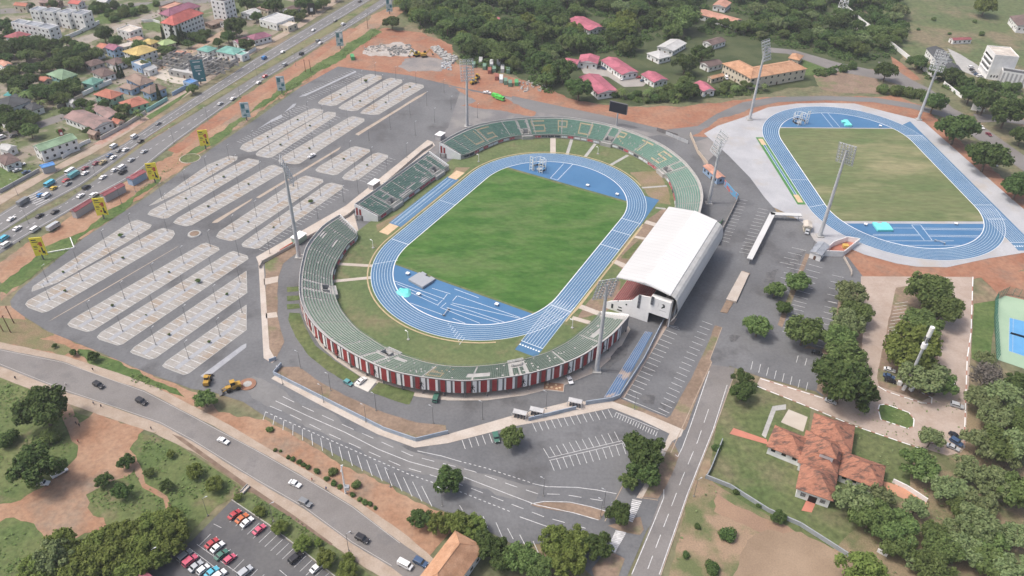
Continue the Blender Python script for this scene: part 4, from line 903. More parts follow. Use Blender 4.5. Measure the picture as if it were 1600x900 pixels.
# ------------------------------------------------------------------ prototypes: trees
fol = dict(
 dark=M_foliage('leaf_dark', (.06, .108, .034), (.115, .172, .054)),
 mid=M_foliage('leaf_mid', (.1, .155, .048), (.17, .23, .078)),
 lime=M_foliage('leaf_lime', (.12, .165, .038), (.2, .245, .068)),
 olive=M_foliage('leaf_olive', (.15, .2, .085), (.24, .285, .13)),
 grey=M_foliage('leaf_grey', (.16, .145, .12), (.24, .22, .19)),
 cyp=M_foliage('leaf_cypress', (.035, .065, .03), (.065, .1, .042)))
def leaf_mesh(name, lobes, n, s, mat, seed, core=.72, up=.25, flat=1.0):
    rg = random.Random(seed); V = []; F = []
    tot = sum(l[3]**2 for l in lobes)
    for (cx, cy, cz, r) in lobes:
        if core:
            k = len(V); ring = []
            for a in range(1, 4):
                ph = math.pi*a/4
                for j in range(7):
                    t = 2*math.pi*j/7; rr = r*core*(.85+.3*rg.random()); V.append((cx+rr*math.sin(ph)*math.cos(t), cy+rr*math.sin(ph)*math.sin(t), cz+rr*flat*math.cos(ph)))
            V.append((cx, cy, cz+r*core*flat)); V.append((cx, cy, cz-r*core*flat))
            for j in range(7):
                j2 = (j+1) % 7; F.append((k+21, k+j, k+j2)); F.append((k+22, k+14+j2, k+14+j))
                for a in (0, 7): F.append((k+a+j, k+a+7+j, k+a+7+j2, k+a+j2))
        for _ in range(int(n*r*r/tot)):
            while 1:
                d = Vector((rg.uniform(-1, 1), rg.uniform(-1, 1), rg.uniform(-.5, 1)))
                if .05 < d.length < 1: break
            d.normalize(); q = r*(.7+.45*rg.random())
            p = Vector((cx, cy, cz))+Vector((d.x, d.y, d.z*flat))*q
            nn = (d+Vector((rg.gauss(0, .5), rg.gauss(0, .5), rg.gauss(up, .5)))).normalized()
            u = nn.cross(Vector((rg.uniform(-1, 1), rg.uniform(-1, 1), rg.uniform(-1, 1)))).normalized(); w = nn.cross(u)
            a = s*(.6+.8*rg.random()); c = a*(.5+.4*rg.random()); k = len(V)
            V += [tuple(p-u*a), tuple(p-w*c+nn*.1*a), tuple(p+u*a), tuple(p+w*c+nn*.1*a)]; F.append((k, k+1, k+2, k+3))
    me = bpy.data.meshes.new(name); me.from_pydata(V, [], F); me.materials.append(mat); me.update(); return me
def lobes_round(rg, R, h0, n, k=.55, fl=.78):
    L = []                                   # clumps of leaves spread over an uneven crown
    big = [(0, 0, R*.62)]+[(R*.5*math.cos(t), R*.5*math.sin(t), R*rg.uniform(.34, .5)) for t in [6.283*(i+rg.random()*.7)/n for i in range(n)]]
    while len(L) < 52:
        cx, cy, br = rg.choice(big)
        d = Vector((rg.gauss(0, 1), rg.gauss(0, 1), rg.gauss(.25, .8))).normalized()
        q = br*rg.uniform(.7, 1.05); z = h0+d.z*q*fl+R*.12*(1-(cx*cx+cy*cy)/(R*R))
        if z < h0-R*.42: continue
        L.append((cx+d.x*q, cy+d.y*q, z, R*rg.uniform(.15, .27)))
    return L
TREE = {}
hide = []
def proto_tree(kind, crown, h0, R, tr=.28, limbs=5, seed=0):
    o = empty('tree_'+kind, (0, 0, 0)); rg = random.Random(seed)
    b = MB(); b.tube((0, 0, -.1), (0.1, .05, h0*.55), tr*1.25, tr*.85, 8); b.tube((.1, .05, h0*.55), (0, .1, h0), tr*.85, tr*.5, 7)
    for i in range(limbs):
        t = 6.28*i/limbs+rg.random(); b.tube((.08, .05, h0*(.45+.1*rg.random())), (R*.5*math.cos(t), R*.5*math.sin(t), h0+R*.12*rg.random()), tr*.5, tr*.15, 5)
    b.build('trunk', bark, o)
    c = bpy.data.objects.new('crown', crown); COL.objects.link(c); c.parent = o
    TREE.setdefault(kind, []).append((o, R))
rg = random.Random(11)
for i in range(3): proto_tree('broad', leaf_mesh('crown_broad', lobes_round(rg, 5, 4.5, 8), 5200, .33, fol['dark'], i, core=.62), 4, 5, seed=i)
for i in range(3): proto_tree('mid', leaf_mesh('crown_mid', lobes_round(rg, 5, 4.3, 7), 4600, .33, fol['mid'], 10+i, core=.55), 4, 5, seed=i)
for i in range(2): proto_tree('lime', leaf_mesh('crown_lime', lobes_round(rg, 5, 4.2, 8), 5200, .32, fol['lime'], 20+i, core=.62), 3.8, 5, seed=i)
for i in range(3): proto_tree('olive', leaf_mesh('crown_olive', [(x*1.05, y*1.05, z, r*.9) for (x, y, z, r) in lobes_round(rg, 5, 5.0, 10)], 3600, .33, fol['olive'], 30+i, core=.4), 4.6, 5, seed=i)
for i in range(2): proto_tree('umbrella', leaf_mesh('crown_umbrella', [(x*1.1, y*1.1, 5.4+(z-5.6)*.5, r*.9) for (x, y, z, r) in lobes_round(rg, 5, 5.6, 10)], 3400, .33, fol['mid'], 40+i, core=.4, flat=.6), 5, 5, limbs=7, seed=i)
proto_tree('bare', leaf_mesh('crown_bare', lobes_round(rg, 5, 5.4, 9), 1700, .3, fol['grey'], 50, core=0), 5, 5, limbs=12, seed=5)
proto_tree('cypress', leaf_mesh('crown_cypress', [(0, 0, 1.2+k*1.1, 1.25*(1-k/10)**.7) for k in range(9)], 1500, .3, fol['cyp'], 60, core=.8), 2, 5, tr=.15, limbs=0)
proto_tree('shrub', leaf_mesh('crown_shrub', [(rg.uniform(-1, 1)*2.2, rg.uniform(-1, 1)*2.2, 1.8+rg.random()*1.4, rg.uniform(1.8, 2.6)) for _ in range(9)], 2000, .42, fol['mid'], 70), 1.6, 5, tr=.2, limbs=3)
proto_tree('shrub', leaf_mesh('crown_shrub', [(rg.uniform(-1, 1)*2.4, rg.uniform(-1, 1)*2.4, 1.8+rg.random()*1.4, rg.uniform(1.7, 2.5)) for _ in range(9)], 2000, .42, fol['dark'], 71), 1.6, 5, tr=.2, limbs=3)
# palm
V = MB(); rg = random.Random(5)
for k in range(17):
    t = 6.283*k/17+rg.random()*.2; dr = Vector((math.cos(t), math.sin(t), 0)); nr = Vector((-dr.y, dr.x, 0)); pv = None; up0 = rg.uniform(.2, 1.2)
    for i in range(7):
        s = i/6; p = dr*(4.6*s)+Vector((0, 0, 6+up0*2.4*s-3.6*s*s)); w_ = .75*(1-s)**.6*(s+.15)**.3+.05
        q = (p-nr*w_-Vector((0, 0, .25*w_)), p, p+nr*w_-Vector((0, 0, .25*w_)))
        if pv: V.face([pv[0], pv[1], q[1], q[0]]); V.face([pv[1], pv[2], q[2], q[1]])
        pv = q
proto_tree('palm', V.mesh('crown_palm', fol['mid']), 6, 5, tr=.22, limbs=0)
NAMES = dict(broad='broadleaf_tree', mid='bushy_tree', lime='dense_tree', olive='slender_tree', umbrella='umbrella_tree', bare='bare_tree', cypress='cypress', shrub='shrub', palm='palm_tree')
def tree(kind, px, py, rpx, label, group=None, r=None, zs=None):
    rgt = random.Random(int(px*31+py*17)); o, R = rgt.choice(TREE[kind])
    rad = r if r else rpx*mpp(px, py)*.97
    s = rad/R; hc = {'shrub': 2.0, 'cypress': 5.5, 'palm': 6.5}.get(kind, 4.7)*s
    if kind == 'cypress': s = rpx*mpp(px, py)/5; hc = 5*s
    p = G(px, py, hc); p.z = 0
    zf = zs or rgt.uniform(.88, 1.12)
    t = dup(o, p, rgt.random()*6.28, (s, s, s*zf), label, group, cat='shrub' if kind == 'shrub' else 'tree'); t.name = NAMES[kind]; return t
# ------------------------------------------------------------------ prototypes: vehicles
def car_proto(kind):
    o = empty('parked_'+kind, (0, 0, 0))
    spec = dict(sedan=(4.4, 1.75, [(-2.2, .35), (2.15, .35), (2.2, .7), (1.0, .92), (.35, 1.42), (-1.0, 1.42), (-1.6, .98), (-2.2, .92)]),
                hatch=(3.9, 1.7, [(-1.95, .35), (1.9, .35), (1.95, .72), (1.0, .95), (.4, 1.48), (-1.5, 1.48), (-1.9, .98), (-1.95, .8)]),
                suv=(4.7, 1.9, [(-2.35, .42), (2.3, .42), (2.35, 1.0), (1.2, 1.12), (.6, 1.75), (-2.0, 1.75), (-2.3, 1.1)]),
                pickup=(5.2, 1.85, [(-2.6, .45), (2.55, .45), (2.6, 1.0), (1.4, 1.12), (.8, 1.72), (-.6, 1.72), (-.75, 1.05), (-2.6, 1.05)]),
                van=(4.9, 1.85, [(-2.45, .4), (2.4, .4), (2.45, 1.0), (1.9, 1.25), (1.35, 2.0), (-2.35, 2.05), (-2.45, 1.2)]),
                minibus=(6.2, 2.1, [(-3.1, .45), (3.05, .45), (3.1, 1.2), (2.7, 2.3), (-3.0, 2.45), (-3.1, 1.3)]),
                truck=(6.8, 2.3, [(-3.4, .8), (3.35, .5), (3.4, 1.6), (3.0, 2.6), (1.6, 2.6), (1.5, 1.1), (-3.4, 1.1)]))
    L, W, pr = spec[kind]; b = MB(); b.prism(pr, -W/2, W/2)
    if kind == 'truck': b.box((-1.0, 0, 1.9), (4.7, 2.25, 1.7))
    if kind == 'pickup': b.box((-1.7, .85, 1.15), (1.8, .1, .35)); b.box((-1.7, -.85, 1.15), (1.8, .1, .35)); b.box((-2.55, 0, 1.15), (.1, 1.8, .35))
    bo = b.build('body', paint, o); bo['paint'] = 1
    md = bo.modifiers.new('bevel', 'BEVEL'); md.width = .09; md.segments = 2
    g_ = MB()
    zt = max(p[1] for p in pr); wz0, wz1 = zt-.52, zt-.1
    if kind in ('minibus',): x0, x1 = -2.6, 2.3
    elif kind == 'truck': x0, x1 = 1.8, 2.9
    elif kind == 'pickup': x0, x1 = -.55, .75
    elif kind == 'sedan': x0, x1 = -1.25, .55
    elif kind == 'hatch': x0, x1 = -1.6, .6
    elif kind == 'van': x0, x1 = -1.9, 1.4
    else: x0, x1 = -1.9, .75
    for sg in (-1, 1):
        y = sg*(W/2+.012); g_.face([(x0-.1, y, wz0), (x1+.25, y, wz0), (x1-.1, y, wz1), (x0+.15, y, wz1)][::sg])
    sw = W/2-.14; up = lambda a, b_: (b_[0]-a[0], b_[1]-a[1])
    for a, c in zip(pr, pr[1:]):     # wind and rear screens on the sloped faces
        if a[1] > .85 and c[1] > .85 and abs(a[1]-c[1]) > .35:
            d = up(a, c); ln_ = math.hypot(*d); nx, nz = (d[1]/ln_*.015, -d[0]/ln_*.015)
            p, q = (a[0]+d[0]*.1+nx, a[1]+d[1]*.1+nz), (a[0]+d[0]*.9+nx, a[1]+d[1]*.9+nz)
            g_.face([(p[0], -sw, p[1]), (p[0], sw, p[1]), (q[0], sw, q[1]), (q[0], -sw, q[1])])
    g_.build('windows', glass, o)
    for x in (-L*.3, L*.31):
        for sg in (-1, 1):
            w = MB(); w.tube((x, sg*(W/2-.2), .33), (x, sg*(W/2+.02), .33), .33, n=10); w.cur = 1; w.tube((x, sg*(W/2), .33), (x, sg*(W/2+.035), .33), .17, n=8); w.build('wheel', [rubber, steel], o)
    for sg in (-1, 1):
        h = MB(); h.box((L/2-.03, sg*W*.36, .72 if kind not in ('suv', 'pickup', 'minibus', 'truck') else .95), (.1, .32, .16)); h.build('headlight', white_paint, o)
    return o
CAR = {k: car_proto(k) for k in ('sedan', 'hatch', 'suv', 'pickup', 'van', 'minibus', 'truck')}
CN = dict(sedan='car', hatch='car', suv='car', pickup='pickup_truck', van='van', minibus='minibus', truck='truck')
CC = dict(white=(.75, .75, .75), silver=(.42, .44, .46), grey=(.2, .21, .22), black=(.02, .02, .025), red=(.42, .05, .06), orange=(.5, .14, .05), blue=(.06, .22, .5), cyan=(.1, .42, .55), darkblue=(.05, .09, .17), green=(.06, .16, .12), pink=(.55, .1, .16), darkred=(.2, .03, .05), tan=(.4, .33, .2), teal=(.1, .3, .32), lime=(.1, .55, .08), yellow=(.6, .42, .05))
USED = {}
def car(kind, px, py, d, color, label, group=None, scale=1.0):
    p = G(px, py, .7); p.z = .2; q = G(px+d[0], py+d[1], .7)-G(px, py, .7)
    c = dup(CAR[kind], p, math.atan2(q.y, q.x), scale, label, group, CC[color], cat='car' if CN[kind] == 'car' else CN[kind].replace('_truck', '')); c.name = CN[kind]; return c
# ------------------------------------------------------------------ houses
WHITE = M('wall_white', (.8, .8, .79), (.7, .7, .69), .4); DARKWIN = glass
def roofmat(name, c, d=None): return M('roof_'+name, c, d or tuple(x*.75 for x in c), .25, c3=tuple(min(1, x*1.15) for x in c), scale3=.12, fine=.12, fscale=2)
RM = dict(maroon=roofmat('maroon', (.3, .1, .11)), pink=roofmat('pink', (.4, .13, .17)), red=roofmat('red', (.48, .14, .12)), purple=roofmat('purple', (.3, .13, .18)), brown=roofmat('brown', (.16, .115, .105)), tanb=roofmat('tanb', (.27, .2, .165)), rust=roofmat('rust', (.28, .19, .175), (.2, .15, .14)), slate=roofmat('slate', (.075, .08, .085)), green=roofmat('green', (.22, .32, .21)), lime=roofmat('lime', (.36, .46, .22)), yellow=roofmat('yellow', (.5, .38, .15)), aqua=roofmat('aqua', (.17, .36, .31)), dgreen=roofmat('dgreen', (.13, .27, .22)), orange=tile_orange, redtile=tile_red, grey=roofmat('grey', (.33, .33, .33)), pale=roofmat('pale', (.55, .5, .44)), bluegrey=roofmat('bluegrey', (.26, .28, .31)), terra=roofmat('terra', (.42, .17, .12)), white=roof_white, blue=roofmat('blue', (.1, .26, .55)), salmon=roofmat('salmon', (.5, .27, .2)))
WM = dict(white=WHITE, cream=cream, mint=M('wall_mint', (.33, .52, .38)), turq=M('wall_turq', (.32, .55, .52)), blue=M('wall_blue', (.3, .42, .58)), grey=M('wall_grey', (.4, .4, .41)), conc=concrete, brown=M('wall_brown', (.3, .22, .17)), green=M('wall_green', (.28, .4, .33)))
winmesh = {}
def winm(w, h):
    if (w, h) not in winmesh:
        b = MB(); b.box((0, 0, 0), (w, .12, h)); winmesh[(w, h)] = b.mesh('window', glass)
    return winmesh[(w, h)]
doorm = MB(); doorm.box((0, 0, 0), (1.1, .14, 2.1)); doorm = doorm.mesh('door', M('door_brown', (.12, .07, .05)))
def roof_into(root, kind, x0, x1, y0, y1, h, rh, mat, over, wall):
    b = MB(); X0_, X1_, Y0_, Y1_ = x0-over, x1+over, y0-over, y1+over
    L, W = X1_-X0_, Y1_-Y0_
    if kind == 'flat':
        pm = MB(); t = .25
        b.face([(x0, y0, h), (x1, y0, h), (x1, y1, h), (x0, y1, h)])
        for (cx, cy, dx, dy) in (((x0+x1)/2, y0+t/2, x1-x0, t), ((x0+x1)/2, y1-t/2, x1-x0, t), (x0+t/2, (y0+y1)/2, t, y1-y0-2*t), (x1-t/2, (y0+y1)/2, t, y1-y0-2*t)):
            pm.box((cx, cy, h+.3), (dx, dy, .75))
        r = b.build('roof', mat, root); pm.build('parapet', wall, r); return
    if L < W: ax = 1
    else: ax = 0
    if kind == 'hip':
        k = min(L, W)/2
        if ax == 0: r0, r1 = (X0_+k, (Y0_+Y1_)/2), (X1_-k, (Y0_+Y1_)/2)
        else: r0, r1 = ((X0_+X1_)/2, Y0_+k), ((X0_+X1_)/2, Y1_-k)
    else:
        if ax == 0: r0, r1 = (X0_, (Y0_+Y1_)/2), (X1_, (Y0_+Y1_)/2)
        else: r0, r1 = ((X0_+X1_)/2, Y0_), ((X0_+X1_)/2, Y1_)
    c = [(X0_, Y0_, h), (X1_, Y0_, h), (X1_, Y1_, h), (X0_, Y1_, h)]
    R0, R1 = (*r0, h+rh), (*r1, h+rh)
    if ax == 0: fs = [[c[0], c[1], R1, R0], [c[2], c[3], R0, R1], [c[1], c[2], R1], [c[3], c[0], R0]]
    else: fs = [[c[1], c[2], R1, R0], [c[3], c[0], R0, R1], [c[0], c[1], R0], [c[2], c[3], R1]]
    for f in fs[:2]: b.face(f)
    if kind == 'hip':
        for f in fs[2:]: b.face(f)
    else:
        gm = MB()
        for f in fs[2:]: gm.face([(p[0]*(1-.02)+(x0+x1)/2*.02, p[1]*.98+(y0+y1)/2*.02, p[2]) for p in f])
        gm.build('gable', wall, root)
    for p, q in zip(c, c[1:]+c[:1]): b.face([p, q, (q[0], q[1], q[2]-.22), (p[0], p[1], p[2]-.22)])
    b.face([(p[0], p[1], p[2]-.2) for p in c[::-1]])
    rr = b.build('roof', mat, root)
    cap = MB(); cap.tube(R0, R1, .16, n=5)
    if kind == 'hip':
        for p in c: cap.tube(p, min((R0, R1), key=lambda q: (q[0]-p[0])**2+(q[1]-p[1])**2), .12, n=4)
    if math.dist(R0, R1) > .5: cap.build('ridge', mat, rr)
def house(name, label, A, B, C, h, rk='hip', rh=2.5, wall='white', roof='maroon', over=.6, st=1, win=True, group=None, base=0.05, gap=3.4, cat=None):
    a, b_, c_ = G(*A, h), G(*B, h), G(*C, h)
    e = (b_-a); L = e.length; e.normalize(); n = Vector((-e.y, e.x, 0)); w = (c_-b_).dot(n)
    ctr = a+e*L/2+n*w/2; ctr.z = base; W = abs(w)
    root = empty(name, ctr, math.atan2(e.y, e.x), label, cat or ('house' if 'house' in name else 'building'), group)
    return fill_house(root, L, W, h-base, rk, rh, WM[wall], RM[roof], over, st, win, gap)
def fill_house(root, L, W, h, rk, rh, wm, rm, over, st, win, gap=3.4):
    x, y = max(1.2, L/2-over), max(1.2, W/2-over)
    wb = MB(); wb.box((0, 0, h/2), (2*x, 2*y, h)); wb.build('wall', wm, root)
    roof_into(root, rk, -x, x, -y, y, h+.02, rh, rm, over if rk != 'flat' else 0, wm)
    if win:
        fh = h/st; hgt = min(1.4, fh*.42); ww = 1.3
        for s in range(st):
            z = fh*s+fh*.55
            for (len_, off, rot) in ((2*x, -y, 0), (2*x, y, 0), (2*y, -x, 1), (2*y, x, 1)):
                n_ = max(1, min(9, int(len_/gap)))
                for k in range(n_):
                    p = -len_/2+len_*(k+.5)/n_
                    if s == 0 and k == n_//2 and not rot and off < 0:
                        d = bpy.data.objects.new('door', doorm); COL.objects.link(d); d.parent = root; d.location = (p, off-.03, 1.05); continue
                    o = bpy.data.objects.new('window', winm(ww, round(hgt, 1))); COL.objects.link(o); o.parent = root
                    o.location = (p, off, z) if not rot else (off, p, z); o.rotation_euler = (0, 0, math.pi/2 if rot else 0)
    return root
TW = 'white three storey townhouses by the road at top left'
for i, (A, B, C) in enumerate([((46, 16), (60, 18), (73, 12.5)), ((67, 18), (82, 20), (97, 14.5)), ((90, 20), (105, 22.5), (121, 16.5)), ((113, 22), (129, 24.3), (144, 18))]):
    house('townhouse', ['leftmost of the four white townhouses in the back row', 'second from left of the four white townhouses in the back row', 'third from left of the four white townhouses in the back row', 'rightmost white townhouse of the back row, beside the green scrub'][i], A, B, C, 11, 'flat', 0, 'white', 'bluegrey', 0, 3, group=TW, cat='house')
for i, (A, B, C) in enumerate([((17, 36), (36, 39), (44, 33)), ((36, 39.5), (56, 42.5), (65, 36)), ((57, 43), (76, 47), (88, 40))]):
    house('townhouse', ['leftmost of the three white townhouses above the maroon hipped roof', 'middle of the three white townhouses above the maroon hipped roof', 'rightmost of the three white townhouses in the front row, at the road bend'][i], A, B, C, 9.5, 'flat', 0, 'white', 'bluegrey', 0, 3, group=TW, cat='house')
HS = house
HS('house', 'maroon hipped roof house among dark trees below the white townhouses', (5, 57), (25, 62), (56, 55), 6, 'hip', 2.5, 'white', 'maroon', 1)
HS('apartment_block', 'four storey pale apartment block with bright red hipped roof', (250, 35.5), (272, 40), (321, 21), 13.5, 'hip', 4.5, 'white', 'red', .9, 4, gap=2.8)
HS('apartment_block', 'block with faded purple roof behind the bright red roofed apartments', (247, 21), (264, 26), (312, 9), 11, 'hip', 3.5, 'cream', 'purple', .9, 3)
HS('office_tower', 'white office tower with small square windows at the top edge, right of the red roof', (329, 0), (350, 4), (368, -2), 17, 'flat', 0, 'white', 'slate', 0, 5)
HS('house', 'house with pale lime green hipped roof beside the red dirt street', (245, 67), (255, 72), (278, 67), 4.6, 'hip', 2.6, 'cream', 'lime', .8)
HS('house', 'white house with a wide mustard yellow roof', (190, 80), (213, 88.5), (238, 74), 6, 'hip', 2.6, 'white', 'yellow', .8, 2)
HS('house', 'small olive yellow roofed house between the yellow and lime roofs', (218, 66), (236, 70), (244, 63), 4.5, 'hip', 2, 'cream', 'yellow', .7)
HS('house', 'long low house with a cream roof above the purple roofed house', (178, 72), (187, 76), (208, 67), 4, 'gable', 1.2, 'white', 'pale', .4)
HS('house', 'blue grey house with a dull purple roof', (163, 74), (177, 79), (188, 72), 6, 'gable', 1.6, 'blue', 'purple', .6, 2)
HS('house', 'dark brown hipped roof house with white walls, beside three cypresses', (141, 112), (160, 121), (178, 112), 4, 'hip', 2.4, 'white', 'brown', .8)
HS('house', 'dark brown roofed house behind trees, left of its brown neighbour', (130, 98), (142, 104), (160, 95), 4, 'hip', 2.2, 'grey', 'brown', .7)
HS('house', 'chocolate roofed house above the brown hipped house, next to the yellow roof', (163, 96), (179, 102), (194, 93), 4.4, 'hip', 2.2, 'white', 'brown', .7)
HS('house', 'turquoise walled house with pale green hipped roof among palms', (72, 116), (97, 125), (122, 116), 6, 'hip', 2.8, 'turq', 'green', .8, 2)
HS('house', 'turquoise house with sea green roof behind a long white wall', (126, 129), (145, 133), (164, 124.5), 4.5, 'hip', 2, 'turq', 'dgreen', .7)
HS('house', 'low house with a dusty red roof between the palms and the turquoise house', (57, 124), (68, 128), (79, 122), 3.6, 'gable', 1, 'cream', 'terra', .4)
HS('house', 'two storey mint green house with terracotta roof', (145, 147.5), (174, 155), (180, 142), 7, 'hip', 2.4, 'mint', 'terra', .7, 2)
HS('house', 'single storey mint green house with an orange red roof, next to palms', (184, 160), (200, 170), (222, 153), 4, 'hip', 2.2, 'mint', 'terra', .7)
HS('house', 'blue house whose large taupe roof stands furthest from the highway', (194, 122), (219, 134), (235, 123.5), 5, 'hip', 3, 'blue', 'tanb', .8)
HS('house', 'blue house with a big taupe hipped roof nearest the highway fence', (219, 141), (234, 147), (262, 137), 5, 'hip', 3, 'blue', 'tanb', .8)
HS('house', 'small blue walled house with taupe roof at the left end of the blue compound', (184, 136), (205, 141), (211, 133), 4, 'hip', 2, 'blue', 'tanb', .6)
HS('house', 'big low house under a streaked rusty brown metal roof', (99, 183), (147, 202), (169, 186), 4.6, 'gable', 1.8, 'white', 'rust', .5)
HS('house', 'rusty roofed wing house with courtyard, behind the big streaked roof', (140, 168), (167, 186), (184, 176), 4, 'gable', 1.3, 'white', 'rust', .4)
HS('service_station', 'service station building with pale green gable roof and red trimmed white walls', (50, 228), (63, 236.5), (104, 206), 7, 'gable', 1.6, 'white', 'green', .4, 2)
HS('station_canopy', 'blue roofed kiosk in front of the service station beside the road', (61, 258), (65, 263), (82, 252), 4, 'gable', .6, 'grey', 'blue', .4, win=False)
HS('house', 'white house with dark brown roof at the left edge near the service station', (-10, 247), (8, 259), (29, 248), 4, 'hip', 2, 'white', 'brown', .5)
HS('house', 'house with broad dark slate roof at the left edge among trees', (-15, 160), (11, 171), (26, 147), 6, 'hip', 3, 'white', 'slate', .8)
HS('house', 'small dark slate roofed house next to the teal tarpaulin', (36, 166), (50, 173), (61, 162), 4, 'hip', 2, 'white', 'slate', .6)
HS('house', 'long white house with aqua green roof behind the unfinished building', (306, 77.5), (325, 82), (338, 74.5), 4, 'hip', 1.6, 'white', 'aqua', .5)
HS('house', 'white house with the larger aqua green roof near the highway wall', (336, 80), (366, 86), (371, 74.5), 4.5, 'hip', 1.8, 'white', 'aqua', .5)
HS('house', 'small white house with grey green roof at the corner of the highway wall', (367, 85), (378, 88), (384, 82), 4, 'flat', 0, 'white', 'aqua', 0)
HS('house', 'white house with a magenta purple roof beside the highway trees', (385, 57), (397, 63), (414, 50), 4.6, 'hip', 2.4, 'white', 'purple', .6)
HS('house', 'small white house with purple roof half hidden by two round trees', (362, 64), (372, 68), (384, 61), 4, 'gable', 1.3, 'white', 'purple', .5)
HS('shed', 'long low grey brown shed right of the red roofed apartments', (318, 36), (330, 40), (353, 30), 3, 'gable', 1, 'brown', 'tanb', .4)
HS('house', 'flat roofed white two storey house beside the green lawn', (182, 46), (202, 51.5), (219, 44), 6.5, 'flat', 0, 'white', 'pale', 0, 2)
HS('house', 'low house with salmon roof between the flat white house and the yellow roof', (196, 62), (207, 66), (218, 58), 3.6, 'gable', 1, 'white', 'salmon', .4)
HS('house', 'cream flat roofed house at the left edge above the bend of the road', (-5, 97), (6, 104), (18, 99), 4, 'gable', 1, 'white', 'salmon', .4)
HS('long_building', 'long flat roofed white building by the highway near the dark billboard', (405, 31), (432, 38), (462, 28), 5, 'flat', 0, 'white', 'grey', 0)
HS('long_building', 'low tan roofed building beside the highway hedge', (430, 38), (450, 43), (464, 37), 3.8, 'flat', 0, 'cream', 'pale', 0)
for A, B, C, h_, rk, w_, r_, lab in (((205, 98), (220, 104), (232, 97), 5, 'flat', 'blue', 'pale', 'pale blue flat roofed house below the mustard yellow roof'), ((222, 108), (232, 111), (242, 104), 4, 'gable', 'white', 'grey', 'small white house with grey roof beside the red dirt street'), ((150, 72), (160, 76), (170, 70), 4, 'gable', 'cream', 'terra', 'small house with a terracotta roof left of the purple roofed house'), ((140, 82), (150, 86), (160, 80), 4, 'gable', 'white', 'grey', 'grey roofed house hidden in trees left of the chocolate roof'), ((0, 190), (12, 194), (22, 188), 4, 'gable', 'white', 'slate', 'slate roofed house at the left edge beside the street trees'), ((-4, 232), (12, 236), (26, 228), 4, 'gable', 'white', 'grey', 'low grey roofed workshop left of the service station'), ((100, 158), (112, 162), (120, 157), 4, 'gable', 'white', 'grey', 'small pale roofed garage behind the bright white wall'), ((20, 8), (40, 10), (50, 6), 5, 'gable', 'cream', 'terra', 'red roofed house at the top left corner'), ((60, 4), (90, 6), (98, 1), 4, 'gable', 'brown', 'rust', 'long rusty roofed shed at the top edge'), ((105, 5), (122, 7), (134, 2), 4, 'gable', 'white', 'red', 'red roofed house at the top edge, right of the rusty shed'), ((150, 2), (165, 4), (175, -1), 4, 'gable', 'white', 'grey', 'grey roofed house at the top edge above the green scrub'), ((248, 12), (262, 15), (282, 5), 4, 'flat', 'brown', 'salmon', 'brown walled yard building left of the purple roof'), ((375, 20), (392, 24), (402, 16), 4, 'gable', 'white', 'grey', 'grey roofed house right of the office tower'), ((400, 12), (418, 17), (430, 9), 4, 'hip', 'cream', 'tanb', 'taupe roofed house near the top edge by the highway'), ((440, 14), (456, 18), (466, 11), 4, 'gable', 'white', 'brown', 'brown roofed house between trees near the dark billboard'), ((270, 85), (285, 89), (296, 82), 3.5, 'gable', 'white', 'salmon', 'salmon roofed hut across the red dirt street'), ((286, 128), (298, 132), (306, 126), 3.2, 'flat', 'blue', 'blue', 'small blue hut in the pale yard'), ((172, 190), (184, 194), (192, 188), 3.5, 'gable', 'cream', 'terra', 'small terracotta roofed hut beside the pale wall'), ((135, 208), (147, 212), (155, 206), 3.2, 'gable', 'brown', 'tanb', 'little brown hut in the yard behind the service station'), ((342, 34), (360, 38), (372, 30), 4, 'gable', 'white', 'tanb', 'taupe roofed house right of the grey brown shed')):
    HS('house', lab, A, B, C, h_, rk, 1.4, w_, r_, .4 if rk != 'flat' else 0)
# unfinished building
u = HS('unfinished_building', 'unfinished roofless grey concrete building with many bare partition walls', (263, 110), (301, 117), (347, 92), 3.6, 'flat', 0, 'conc', 'grey', 0, gap=4)
b = MB(); rg = random.Random(9); ux, uy = 26, 11
for i in range(13):
    for j in range(5):
        X, Y = -ux+4.2*i, -uy+5*j
        if rg.random() < .75: b.box((X+2, Y, 4.6), (4.0, .3, rg.uniform(.8, 2.6)))
        if rg.random() < .75: b.box((X, Y+2.4, 4.6), (.3, 4.4, rg.uniform(.8, 2.6)))
b.build('partition_walls', M('conc_raw', (.3, .29, .28), (.2, .2, .19), .6), u)
# highway kiosks
for A, B, C, lab in (((117, 331.5), (146, 313.5), (143, 308), 'roadside shed with long maroon roof, lowest of the three by the highway'), ((163, 306.5), (196, 289), (190, 284.5), 'roadside shed with long maroon roof, middle of the three by the highway'), ((206, 281), (229, 268), (224, 262.5), 'short blue and white roadside shed with maroon roof, uppermost by the highway')):
    HS('roadside_shed', lab, A, B, C, 4, 'gable', .7, 'grey' if 'short' not in lab else 'blue', 'maroon', .3, win=False, group='maroon roofed sheds beside the highway')
